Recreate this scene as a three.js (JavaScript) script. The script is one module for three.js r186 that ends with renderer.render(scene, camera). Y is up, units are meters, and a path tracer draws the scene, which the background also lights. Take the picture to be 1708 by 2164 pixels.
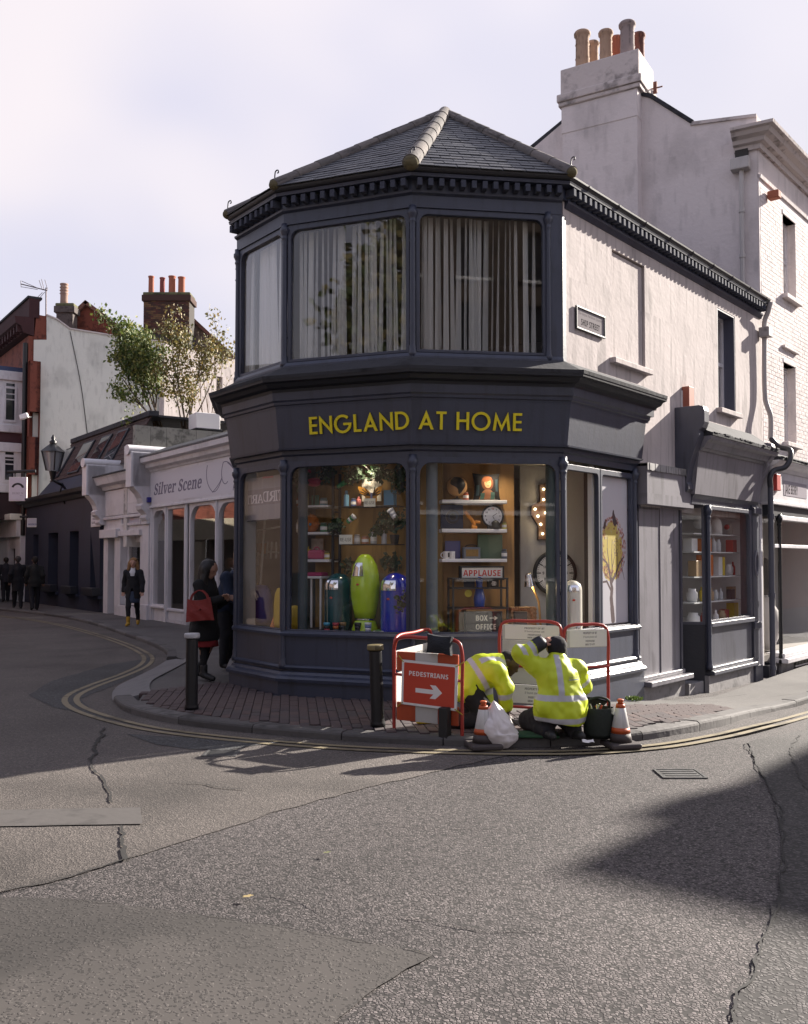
import * as THREE from 'three';
import { mergeGeometries, toCreasedNormals } from 'three/addons/utils/BufferGeometryUtils.js';
import { RoundedBoxGeometry } from 'three/addons/geometries/RoundedBoxGeometry.js';
import { RectAreaLightUniformsLib } from 'three/addons/lights/RectAreaLightUniformsLib.js';

// ------------------------------------------------------------------ camera
const scene = new THREE.Scene();
const FOCAL = 2000, FW = 1708, FH = 2164, PITCH = THREE.MathUtils.degToRad(2), HORIZON = 1185;
const camera = new THREE.PerspectiveCamera(2 * Math.atan(FH / 2 / FOCAL) * 180 / Math.PI, FW / FH, 0.1, 400);
camera.position.set(0, 1.6, 0);
camera.rotation.set(PITCH, 0, 0);
const AXIS = HORIZON - FOCAL * Math.tan(PITCH);           // row of the optical axis
camera.setViewOffset(FW, FH, 0, FH / 2 - AXIS, FW, FH);

// ------------------------------------------------------------------ seeded noise
let seed = 20231;
const rnd = () => { seed |= 0; seed = seed + 0x6D2B79F5 | 0; let t = Math.imul(seed ^ seed >>> 15, 1 | seed); t = t + Math.imul(t ^ t >>> 7, 61 | t) ^ t; return ((t ^ t >>> 14) >>> 0) / 4294967296; };
const rr = (a, b) => a + (b - a) * rnd();
const hash = (x, y, s) => { let h = Math.imul(x, 374761393) + Math.imul(y, 668265263) + Math.imul(s, 2147483) | 0; h = Math.imul(h ^ h >>> 13, 1274126177); return ((h ^ h >>> 16) >>> 0) / 4294967296; };
const sm = (t) => t * t * (3 - 2 * t);
function vnoise(x, y, per, s) {                            // value noise that repeats every `per` cells
  const x0 = Math.floor(x), y0 = Math.floor(y), fx = sm(x - x0), fy = sm(y - y0);
  const w = (a) => ((a % per) + per) % per;
  const a = hash(w(x0), w(y0), s), b = hash(w(x0 + 1), w(y0), s), c = hash(w(x0), w(y0 + 1), s), d = hash(w(x0 + 1), w(y0 + 1), s);
  return a + (b - a) * fx + (c - a) * fy + (a - b - c + d) * fx * fy;
}
function fbm(u, v, per, oct, s, gain = 0.5) {              // u,v in 0..1, tiles
  let t = 0, a = 1, n = 0;
  for (let i = 0; i < oct; i++) { t += a * vnoise(u * per, v * per, per, s + i * 17); n += a; a *= gain; per *= 2; }
  return t / n;
}
const clamp = (v, a = 0, b = 1) => Math.min(b, Math.max(a, v));
const sstep = (a, b, v) => sm(clamp((v - a) / (b - a)));

// ------------------------------------------------------------------ sky, sun, exposure
const SUN_AZ = THREE.MathUtils.degToRad(36), SUN_EL = THREE.MathUtils.degToRad(26);
const sunDir = new THREE.Vector3(Math.cos(SUN_AZ) * Math.cos(SUN_EL), Math.sin(SUN_EL), -Math.sin(SUN_AZ) * Math.cos(SUN_EL));
const SKY = 0.42;
{
  const W = 1024, H = 512, d = new Float32Array(W * H * 4), v = new THREE.Vector3();
  for (let j = 0; j < H; j++) for (let i = 0; i < W; i++) {
    const el = ((j + 0.5) / H - 0.5) * Math.PI, az = ((i + 0.5) / W - 0.5) * 2 * Math.PI;
    v.set(Math.cos(el) * Math.cos(az), Math.sin(el), Math.cos(el) * Math.sin(az));
    const k = clamp(v.y), h = Math.pow(1 - k, 3), g = Math.pow(clamp(v.dot(sunDir) * 0.5 + 0.5), 6);
    const p = 1 / (0.35 + Math.max(0, v.y)), cx = v.x * p * 0.9 + 7, cz = v.z * p * 0.9 + 7;
    let c = 0.55 * fbm(cx / 12, cz / 12, 12, 5, 3) + 0.45 * fbm((cx * 0.5 + cz) / 12, (cz * 0.4 - cx) / 12, 9, 5, 9);
    c = sstep(0.45, 0.6, c) * 0.9;
    let R = 0.5 + 0.27 * h + 0.2 * g, G = 0.52 + 0.22 * h + 0.16 * g, B = 0.71 + 0.06 * h + 0.05 * g;
    const l = 0.76 + 0.16 * g + 0.04 * h;
    R += (l * 1.04 - R) * c; G += (l * 0.96 - G) * c; B += (l * 0.99 - B) * c;
    if (v.y < 0) { const q = sstep(0, 0.12, -v.y); R += (0.2 - R) * q; G += (0.19 - G) * q; B += (0.19 - B) * q; }
    const q = SKY * (1 - 0.25 * sstep(0.5, 1, v.y)), o = (j * W + i) * 4; d[o] = R * q; d[o + 1] = G * q; d[o + 2] = B * q; d[o + 3] = 1;
  }
  const t = new THREE.DataTexture(d, W, H, THREE.RGBAFormat, THREE.FloatType);
  t.mapping = THREE.EquirectangularReflectionMapping; t.magFilter = THREE.LinearFilter; t.needsUpdate = true;
  scene.background = t; scene.environment = t;
}
const sun = new THREE.DirectionalLight(new THREE.Color(1, 0.92, 0.82), 5);
sun.target.position.set(0, 0, -12); sun.position.copy(sunDir).multiplyScalar(60).add(sun.target.position); sun.castShadow = true; sun.shadow.radius = 1.3;
sun.shadow.mapSize.set(4096, 4096); Object.assign(sun.shadow.camera, { left: -35, right: 35, top: 35, bottom: -35, near: 1, far: 140 });
scene.add(sun, sun.target);
const renderer = new THREE.WebGLRenderer();
renderer.toneMapping = THREE.LinearToneMapping; renderer.toneMappingExposure = 2.9; renderer.shadowMap.enabled = true;
RectAreaLightUniformsLib.init();

// ------------------------------------------------------------------ survey helpers: plan points are [x, depth], y is up
const pn = (s0, s1, y0, y1, o) => { const g = new THREE.PlaneGeometry(s1 - s0, y1 - y0); g.translate((s0 + s1) / 2, (y0 + y1) / 2, o); return g; };
const V = (x, y, d) => new THREE.Vector3(x, y, -d);
function sight(px, py) { const u = (px - FW / 2) / FOCAL, v = -(py - AXIS) / FOCAL; return [u, v * Math.cos(PITCH) + Math.sin(PITCH), Math.cos(PITCH) - v * Math.sin(PITCH)]; }
function atDepth(px, py, D) { const [u, y, d] = sight(px, py), t = D / d; return [u * t, 1.6 + y * t, D]; }
function atHeight(px, py, Y) { const [u, y, d] = sight(px, py), t = (Y - 1.6) / y; return [u * t, d * t]; }
class Face {                                               // an upright plane seen from outside: P left end, Q right end
  constructor(P, Q) { this.P = P; this.Q = Q; const dx = Q[0] - P[0], dd = Q[1] - P[1]; this.L = Math.hypot(dx, dd); this.u = [dx / this.L, dd / this.L]; this.n = [this.u[1], -this.u[0]]; }
  pick(px, py, o = 0) {
    const [u, y, d] = sight(px, py), P = [this.P[0] + this.n[0] * o, this.P[1] + this.n[1] * o], a = u, b = -this.u[0], c = d, e = -this.u[1], det = a * e - b * c;
    const t = (P[0] * e - b * P[1]) / det, s = (a * P[1] - c * P[0]) / det; return [s, 1.6 + y * t];
  }
  s(px, o = 0, py = HORIZON) { return this.pick(px, py, o)[0]; }
  y(px, py, o = 0) { return this.pick(px, py, o)[1]; }
  at(s, o = 0) { return [this.P[0] + this.u[0] * s + this.n[0] * o, this.P[1] + this.u[1] * s + this.n[1] * o]; }
  get M() { return new THREE.Matrix4().set(this.u[0], 0, this.n[0], this.P[0], 0, 1, 0, 0, -this.u[1], 0, -this.n[1], -this.P[1], 0, 0, 0, 1); }
  on(g) { return g.applyMatrix4(this.M); }
}

// ------------------------------------------------------------------ object helpers
const used = new Map();
function numbered(n) { const k = (used.get(n) || 0); used.set(n, k + 1); return k ? `${n}_${String(k).padStart(3, '0')}` : n; }
function mesh(name, geo, m, parent, extra) {
  const o = new THREE.Mesh(geo, m); o.castShadow = o.receiveShadow = true;
  o.name = parent && parent !== scene ? name : numbered(name); (parent || scene).add(o);
  if (extra) Object.assign(o.userData, extra); return o;
}
function thing(name, label, category, group, parent = scene) {
  const g = new THREE.Group(); g.name = numbered(name); g.userData = { label, category }; if (group) g.userData.group = group; parent.add(g); return g;
}
function one(name, geo, m, label, category, group) { const o = mesh(name, geo, m, null, { label, category }); if (group) o.userData.group = group; return o; }
function ground(name, geo, m) { return mesh(name, geo, m, null, { kind: 'structure' }); }
function clone(src, label, mat) {
  const c = src.clone(); c.name = numbered(src.name.replace(/_\d{3}$/, '')); c.userData = { ...src.userData, label: label || src.userData.label }; scene.add(c);
  return c;
}
const join = (list) => { const g = mergeGeometries(list.map((x) => { const y = x.index ? x.toNonIndexed() : x; for (const k of Object.keys(y.attributes)) if (!['position', 'normal', 'uv', 'color'].includes(k)) y.deleteAttribute(k); if (!y.attributes.uv) y.setAttribute('uv', new THREE.BufferAttribute(new Float32Array(y.attributes.position.count * 2), 2)); return y; })); return g; };
function boxUV(g0, k = 1) {                                // uv in metres from the side each face looks to
  const g = g0.index ? g0.toNonIndexed() : g0; if (!g.attributes.normal) g.computeVertexNormals();
  const p = g.attributes.position, n = g.attributes.normal, uv = new Float32Array(p.count * 2);
  for (let i = 0; i < p.count; i++) {
    const t = i - i % 3, ax = p.getX(t + 1) - p.getX(t), ay = p.getY(t + 1) - p.getY(t), az = p.getZ(t + 1) - p.getZ(t), bx = p.getX(t + 2) - p.getX(t), by = p.getY(t + 2) - p.getY(t), bz = p.getZ(t + 2) - p.getZ(t);
    const fx = ay * bz - az * by, fy = az * bx - ax * bz, fz = ax * by - ay * bx, l = Math.hypot(fx, fy, fz) || 1, X = fx / l, Y = fy / l, Z = fz / l;
    if (Math.abs(Y) > 0.75) { uv[2 * i] = p.getX(i) * k; uv[2 * i + 1] = p.getZ(i) * k; }
    else { const hl = Math.hypot(X, Z) || 1; uv[2 * i] = (p.getX(i) * Z / hl - p.getZ(i) * X / hl) * k; uv[2 * i + 1] = p.getY(i) * k; }
  }
  g.setAttribute('uv', new THREE.BufferAttribute(uv, 2)); return g;
}
function bx(s0, s1, y0, y1, o0, o1) { const g = new THREE.BoxGeometry(s1 - s0, y1 - y0, Math.abs(o1 - o0)); g.translate((s0 + s1) / 2, (y0 + y1) / 2, (o0 + o1) / 2); return g; }
function rbx(s0, s1, y0, y1, o0, o1, r = 0.01) { const w = Math.abs(s1 - s0), h = Math.abs(y1 - y0), d = Math.abs(o1 - o0); const g = new RoundedBoxGeometry(w, h, d, 2, Math.min(r, w / 2.1, h / 2.1, d / 2.1)); g.translate((s0 + s1) / 2, (y0 + y1) / 2, (o0 + o1) / 2); return g; }
function cyl(x, y0, y1, z, r0, r1 = r0, n = 16) { const g = new THREE.CylinderGeometry(r1, r0, y1 - y0, n); g.translate(x, (y0 + y1) / 2, z); return g; }
function lathe(pts, n = 24) { return new THREE.LatheGeometry(pts.map((p) => new THREE.Vector2(p[0], p[1])), n); }
function tube(pts, r, n = 8, seg, closed = false) { const c = new THREE.CatmullRomCurve3(pts, closed, 'centripetal'); return new THREE.TubeGeometry(c, seg || pts.length * 4, r, n, closed); }
function bar(a, b, r, n = 8, r2 = r) { const d = new THREE.Vector3().subVectors(b, a), g = new THREE.CylinderGeometry(r2, r, d.length(), n); g.applyQuaternion(new THREE.Quaternion().setFromUnitVectors(new THREE.Vector3(0, 1, 0), d.clone().normalize())); g.translate((a.x + b.x) / 2, (a.y + b.y) / 2, (a.z + b.z) / 2); return g; }
function poly(pts, depth, holes = [], bevel = 0) {         // outline in x,y extruded along +z by depth
  const s = new THREE.Shape(pts.map((p) => new THREE.Vector2(p[0], p[1]))); for (const h of holes) s.holes.push(new THREE.Path(h.map((p) => new THREE.Vector2(p[0], p[1]))));
  return new THREE.ExtrudeGeometry(s, { depth, bevelEnabled: bevel > 0, bevelSize: bevel, bevelThickness: bevel, bevelOffset: -bevel, bevelSegments: 2, curveSegments: 8 });
}
const rect = (x0, x1, y0, y1) => [[x0, y0], [x1, y0], [x1, y1], [x0, y1]];
function archHole(x0, x1, y0, y1, r, k = 5) {              // opening with rounded upper corners
  const p = [[x0, y0], [x1, y0]]; for (let i = 0; i <= k; i++) { const a = i / k * Math.PI / 2; p.push([x1 - r + r * Math.cos(a), y1 - r + r * Math.sin(a)]); }
  for (let i = 0; i <= k; i++) { const a = Math.PI / 2 + i / k * Math.PI / 2; p.push([x0 + r + r * Math.cos(a), y1 - r + r * Math.sin(a)]); } return p;
}
function offsetPath(path, o) {                             // mitred offset of a plan line, outwards
  return path.map((p, i) => {
    const f = (a, b) => { const dx = b[0] - a[0], dd = b[1] - a[1], l = Math.hypot(dx, dd); return [dd / l, -dx / l]; };
    const a = i > 0 ? f(path[i - 1], p) : null, b = i < path.length - 1 ? f(p, path[i + 1]) : null;
    if (!a || !b) { const n = a || b; return [p[0] + n[0] * o, p[1] + n[1] * o]; }
    const k = o / (1 + a[0] * b[0] + a[1] * b[1]); return [p[0] + (a[0] + b[0]) * k, p[1] + (a[1] + b[1]) * k];
  });
}
function sweep(path, prof, caps = true) {                  // closed profile [out, y] along a plan line, mitred
  const rings = prof.map((q) => offsetPath(path, q[0])), pos = [], n = prof.length, m = path.length, P = (i, j) => { const w = rings[j][i]; return [w[0], prof[j][1], -w[1]]; };
  const quad = (a, b, c, d) => pos.push(...a, ...b, ...c, ...a, ...c, ...d);
  for (let i = 0; i < m - 1; i++) for (let j = 0; j < n; j++) { const k = (j + 1) % n; quad(P(i, j), P(i + 1, j), P(i + 1, k), P(i, k)); }
  if (caps) for (const i of [0, m - 1]) { const t = THREE.ShapeUtils.triangulateShape(prof.map((q) => new THREE.Vector2(q[0], q[1])), []); for (const f of t) { const o = i ? [f[0], f[2], f[1]] : f; for (const j of o) pos.push(...P(i, j)); } }
  const g = new THREE.BufferGeometry(); g.setAttribute('position', new THREE.Float32BufferAttribute(pos, 3)); g.computeVertexNormals(); return boxUV(g);
}
function slab(pts, y0, y1) {                               // plan outline [x, depth] as a solid between two heights (y1 a number)
  const s = new THREE.Shape(pts.map((p) => new THREE.Vector2(p[0], p[1]))), g = new THREE.ExtrudeGeometry(s, { depth: y1 - y0, bevelEnabled: false });
  g.rotateX(-Math.PI / 2); g.translate(0, y0, 0); return boxUV(g);
}

// ------------------------------------------------------------------ textures
function dataTex(size, fn, srgb, rep = 1) {
  const d = new Uint8Array(size * size * 4);
  for (let j = 0; j < size; j++) for (let i = 0; i < size; i++) { const c = fn(i / size, j / size, i, j), o = (j * size + i) * 4; if (typeof c === 'number') { d[o] = d[o + 1] = d[o + 2] = clamp(c) * 255; } else { d[o] = clamp(c[0]) * 255; d[o + 1] = clamp(c[1]) * 255; d[o + 2] = clamp(c[2]) * 255; } d[o + 3] = 255; }
  const t = new THREE.DataTexture(d, size, size); t.wrapS = t.wrapT = THREE.RepeatWrapping; t.magFilter = THREE.LinearFilter; t.minFilter = THREE.LinearMipmapLinearFilter; t.generateMipmaps = true; t.anisotropy = 8;
  t.repeat.set(rep, rep); if (srgb) t.colorSpace = THREE.SRGBColorSpace; t.needsUpdate = true; return t;
}
function canvasTex(w, h, draw) {
  const c = document.createElement('canvas'); c.width = w; c.height = h; const x = c.getContext('2d'); draw(x, w, h);
  const t = new THREE.CanvasTexture(c); t.colorSpace = THREE.SRGBColorSpace; t.anisotropy = 8; return t;
}
const lin = (r, g, b) => new THREE.Color().setRGB(r, g, b);
const mottle = dataTex(512, (u, v) => 1 - 0.17 * sstep(0.46, 0.78, fbm(u, v, 4, 6, 41)) - 0.12 * sstep(0.5, 0.8, fbm(u, v * 0.25, 32, 4, 77)) - 0.06 * hash(u * 512, v * 512, 4), false, 1 / 3);   // plaster tone, linear multiplier
const renderBump = dataTex(512, (u, v) => 0.6 * fbm(u, v, 6, 6, 12) + 0.4 * fbm(u, v, 40, 3, 31), false, 1 / 2);
const streak = dataTex(512, (u, v) => { const a = fbm(u, v * 0.12, 40, 3, 5), b = fbm(u, v, 8, 5, 8); const c = fbm(u, v, 3, 4, 61); return 1 - 0.4 * sstep(0.5, 0.76, a) * b - 0.2 * (1 - b) - 0.14 * sstep(0.5, 0.62, c); }, false, 1 / 2.5);
const paintBump = dataTex(256, (u, v) => 0.5 * fbm(u, v, 6, 5, 3) + 0.5 * fbm(u, v, 50, 2, 4), false, 1);
const grimeTex = dataTex(512, (u, v) => { const a = fbm(u, v, 5, 6, 91), b = fbm(u, v, 24, 4, 29); return 1 - 0.55 * sstep(0.48, 0.72, a * 0.6 + b * 0.4); }, false, 1 / 2.2);
function std(color, rough = 0.8, o = {}) { return new THREE.MeshStandardMaterial({ color, roughness: rough, ...o }); }
const M = {
  paint: new THREE.MeshPhysicalMaterial({ color: lin(0.038, 0.046, 0.078), roughness: 0.45, bumpMap: paintBump, bumpScale: 0.0015, map: streak, clearcoat: 0.25, clearcoatRoughness: 0.4 }),
  paintDark: std(lin(0.016, 0.018, 0.026), 0.5, { bumpMap: paintBump, bumpScale: 0.002 }),
  lead: std(lin(0.036, 0.037, 0.044), 0.92, { map: grimeTex, bumpMap: renderBump, bumpScale: 0.008 }),
  render: std(lin(0.55, 0.49, 0.475), 0.9, { map: streak, bumpMap: renderBump, bumpScale: 0.006 }),
  whiteRender: std(lin(0.7, 0.635, 0.62), 0.9, { map: mottle, bumpMap: renderBump, bumpScale: 0.01 }),
  sooty: std(lin(0.56, 0.5, 0.48), 0.95, { map: grimeTex, bumpMap: renderBump, bumpScale: 0.012 }),
  cream: std(lin(0.7, 0.7, 0.64), 0.9, { map: mottle, bumpMap: renderBump, bumpScale: 0.008 }),
  whitePaint: std(lin(0.66, 0.64, 0.66), 0.55, { map: mottle, bumpMap: paintBump, bumpScale: 0.002 }),
  iron: std(lin(0.012, 0.012, 0.014), 0.4, { metalness: 0.2, bumpMap: paintBump, bumpScale: 0.003 }),
  ironPipe: std(lin(0.03, 0.03, 0.036), 0.45),
  terracotta: std(lin(0.36, 0.12, 0.07), 0.85, { map: mottle }),
  buff: std(lin(0.4, 0.27, 0.19), 0.9, { map: grimeTex }),
  redPot: std(lin(0.2, 0.08, 0.06), 0.85, { map: grimeTex }),
  glass: new THREE.MeshPhysicalMaterial({ color: 0xffffff, roughness: 0.015, transmission: 1, thickness: 0, ior: 1.5 }),
  black: std(lin(0.012, 0.012, 0.013), 0.6),
  dark: std(lin(0.05, 0.048, 0.046), 0.9),  // near-black; on panels behind windows it stands in for unlit rooms
  white: std(lin(0.72, 0.71, 0.7), 0.6),
};
// ================================================================== the ground
// plan of the corner shop
const A = [-2.20, 12.42], B = [-1.46, 11.46], C = [0.10, 10.85], D = [1.87, 11.10], E = [6.20, 16.33];
const FAB = new Face(A, B), FBC = new Face(B, C), FCD = new Face(C, D), FR = new Face(D, E);
const ROADY = -0.085;
function drop(x, d) {                                      // the right-hand street falls a little away from the corner
  const s = (x - D[0]) * FR.u[0] + (d - D[1]) * FR.u[1]; const o = (x - D[0]) * FR.n[0] + (d - D[1]) * FR.n[1]; return -0.27 * sstep(-1.2, 3.6, s) * sstep(-4.5, -1.5, o);
}
function onRoad(px, py, lift = 0) { let y = ROADY + lift, p; for (let i = 0; i < 8; i++) { p = atHeight(px, py, y); y = ROADY + lift + drop(...p); } return p; }
function onPave(px, py, lift = 0) { let y = lift, p; for (let i = 0; i < 8; i++) { p = atHeight(px, py, y); y = lift + drop(...p); } return p; }
const smoothPts = (pts, n) => { const c = new THREE.CatmullRomCurve3(pts.map((p) => new THREE.Vector3(p[0], 0, p[1])), false, 'centripetal'); return c.getSpacedPoints(n).map((p) => [p.x, p.z]); };

// asphalt textures: chippings bound in tar, drawn as separate stones
function chipTex(size, per, fill, s, tone) {               // cellular stones; returns colour + height
  const col = new Float32Array(size * size), hgt = new Float32Array(size * size);
  for (let j = 0; j < size; j++) for (let i = 0; i < size; i++) {
    const u = i / size * per, v = j / size * per, cu = Math.floor(u), cv = Math.floor(v); let d1 = 9, d2 = 9, id = 0, r = 0;
    for (let b = -1; b <= 1; b++) for (let a = -1; a <= 1; a++) {
      const X = cu + a, Y = cv + b, wx = (X + per) % per, wy = (Y + per) % per, ox = hash(wx, wy, s), oy = hash(wx, wy, s + 1), st = 0.7 + 0.6 * hash(wx, wy, s + 5);
      const dd = Math.hypot((X + ox - u) * st, (Y + oy - v) / st); if (dd < d1) { d2 = d1; d1 = dd; id = hash(wx, wy, s + 2); r = hash(wx, wy, s + 3); } else if (dd < d2) d2 = dd;
    }
    const e = d2 - d1, stone = r < fill ? sstep(0.05, 0.3, e) : 0, o = j * size + i, big = fbm(i / size, j / size, 6, 4, s + 50);
    hgt[o] = stone * (0.55 + 0.45 * id) * (0.75 + 0.5 * (big - 0.5)); col[o] = (1 - stone) * tone[0] + stone * (tone[1] + (tone[2] - tone[1]) * id * id);
    col[o] *= 0.82 + 0.36 * big; col[o] *= 0.93 + 0.14 * hash(i, j, s + 9);
  }
  return [col, hgt];
}
function asphalt(size, per, fill, s, tone, metres, rgb, bump) {
  const [col, hgt] = chipTex(size, per, fill, s, tone);
  const map = dataTex(size, (u, v, i, j) => { const c = col[j * size + i]; return [c * rgb[0], c * rgb[1], c * rgb[2]]; }, false, 1 / metres);
  const bm = dataTex(size, (u, v, i, j) => hgt[j * size + i], false, 1 / metres);
  return std(lin(0.29, 0.29, 0.29), 0.85, { map, bumpMap: bm, bumpScale: bump, vertexColors: true });
}
const roadMat = asphalt(1536, 150, 0.82, 7, [0.09, 0.28, 0.72], 2.4, [0.92, 0.8, 0.785], 0.0042);
const oldMat = asphalt(1024, 150, 0.7, 23, [0.2, 0.28, 0.5], 2.2, [1.12, 0.97, 0.88], 0.004);
const patchMat = asphalt(1024, 140, 0.38, 37, [0.25, 0.1, 0.36], 2.0, [0.86, 0.765, 0.71], 0.0022);
const rightMat = asphalt(1024, 120, 0.6, 61, [0.1, 0.2, 0.46], 2.1, [0.9, 0.82, 0.8], 0.004);
const paveMat = asphalt(1024, 220, 0.6, 83, [0.3, 0.34, 0.5], 2.3, [1, 0.94, 0.9], 0.002);

function sheet(poly2, lift, step, base) {                  // a ground sheet cut to an outline, finely divided, following the fall of the street
  const s = new THREE.Shape(poly2.map((p) => new THREE.Vector2(p[0], p[1])));
  let g = new THREE.ShapeGeometry(s).toNonIndexed(); let P = Array.from(g.attributes.position.array);
  for (let it = 0; it < 12; it++) {                        // split long edges, the longest edge of each triangle first
    const out = []; let again = false;
    for (let i = 0; i < P.length; i += 9) {
      const t = [[P[i], P[i + 1]], [P[i + 3], P[i + 4]], [P[i + 6], P[i + 7]]], l = [0, 1, 2].map((k) => Math.hypot(t[k][0] - t[(k + 1) % 3][0], t[k][1] - t[(k + 1) % 3][1])), m = l.indexOf(Math.max(...l));
      const near = Math.hypot((t[0][0] + t[1][0] + t[2][0]) / 3, (t[0][1] + t[1][1] + t[2][1]) / 3), lim = step * Math.max(1, near / 9);
      if (l[m] > lim) { again = true; const a = t[m], b = t[(m + 1) % 3], c = t[(m + 2) % 3], h = [(a[0] + b[0]) / 2, (a[1] + b[1]) / 2]; out.push(...a, 0, ...h, 0, ...c, 0, ...h, 0, ...b, 0, ...c, 0); }
      else out.push(...t[0], 0, ...t[1], 0, ...t[2], 0);
    }
    P = out; if (!again) break;
  }
  const pos = new Float32Array(P.length), uv = new Float32Array(P.length / 3 * 2), col = new Float32Array(P.length);
  for (let i = 0; i < P.length / 3; i++) {
    const x = P[3 * i], d = P[3 * i + 1]; pos[3 * i] = x; pos[3 * i + 1] = base + lift + drop(x, d); pos[3 * i + 2] = -d; uv[2 * i] = x; uv[2 * i + 1] = d;
    const f1 = fbm((x + 40) / 80, (d + 40) / 80, 40, 4, 5), f2 = fbm((x + 40) / 80, (d + 40) / 80, 150, 4, 15), q = 0.74 + 0.5 * f1 + 0.3 * (f2 - 0.5) - 0.32 * sstep(0.6, 0.74, fbm((x + 40) / 80, (d + 40) / 80, 90, 3, 57)); col[3 * i] = col[3 * i + 1] = col[3 * i + 2] = q;
  }
  g = new THREE.BufferGeometry(); g.setAttribute('position', new THREE.BufferAttribute(pos, 3)); g.setAttribute('uv', new THREE.BufferAttribute(uv, 2)); g.setAttribute('color', new THREE.BufferAttribute(col, 3)); g.computeVertexNormals();
  if (g.attributes.normal.getY(0) < 0) { const p = g.attributes.position; for (let i = 0; i < p.count; i += 3) for (const k of ['position', 'uv', 'color']) { const a = g.attributes[k], n = a.itemSize; for (let c = 0; c < n; c++) { const t = a.array[(i + 1) * n + c]; a.array[(i + 1) * n + c] = a.array[(i + 2) * n + c]; a.array[(i + 2) * n + c] = t; } } g.computeVertexNormals(); }
  return g;
}
ground('road', sheet([[-70, -40], [60, -40], [60, 90], [-70, 90]], 0, 0.35, ROADY), roadMat);
const RP = (...l) => l.map((q) => onRoad(q[0], q[1]));
const jag = (pts, amp, n) => { const o = []; for (let i = 0; i < pts.length - 1; i++) { const a = pts[i], b = pts[i + 1], L = Math.hypot(b[0] - a[0], b[1] - a[1]), k = Math.max(1, Math.round(L / n)); for (let j = 0; j < k; j++) { const t = j / k, e = j ? amp * (rnd() - 0.5) * 2 : 0; o.push([a[0] + (b[0] - a[0]) * t - (b[1] - a[1]) / L * e, a[1] + (b[1] - a[1]) * t + (b[0] - a[0]) / L * e]); } } o.push(pts[pts.length - 1]); return o; };
// older, finer surface of the left-hand street, up to the diagonal joint
const seam = jag(RP([-330, 1960], [0, 1887], [140, 1858], [262, 1818], [430, 1766], [600, 1712], [800, 1660], [950, 1624], [1060, 1600], [1180, 1590]), 0.02, 0.12);
ground('road_surface', sheet([...seam, [2.2, 9.2], [0, 9.6], [-2, 11], [-3, 13], [-5, 20], [-14, 36], [-24, 46], [-40, 40], [-30, 8]], 0.005, 0.3, ROADY), oldMat);
ground('road_surface', sheet(jag(RP([-500, 2320], [-330, 1890], [150, 1903], [300, 1920], [600, 1963], [915, 2021], [860, 2050], [770, 2110], [690, 2180], [560, 2330]), 0.012, 0.1), 0.008, 0.25, ROADY), patchMat);
ground('road_surface', sheet([...jag(RP([1480, 2330], [1545, 2164], [1640, 1905], [1655, 1790], [1640, 1700], [1600, 1620], [1580, 1570], [1700, 1545]), 0.012, 0.12), [5.2, 9.5], [9, 14], [16, 10], [8, 1.5]], 0.008, 0.3, ROADY), rightMat);
const darkOld = asphalt(768, 120, 0.6, 99, [0.12, 0.2, 0.36], 2.4, [0.95, 0.97, 1], 0.004);
ground('road_surface', sheet(jag(RP([60, 1470], [110, 1440], [230, 1405], [300, 1395], [330, 1385], [300, 1425], [170, 1478], [190, 1500], [330, 1540], [200, 1515], [110, 1495]), 0.02, 0.2), 0.009, 0.3, ROADY), darkOld);
ground('road_surface', sheet(jag(RP([268, 1553], [420, 1562], [620, 1566], [470, 1588], [400, 1585], [330, 1575]), 0.02, 0.2), 0.009, 0.3, ROADY), darkOld);
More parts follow.
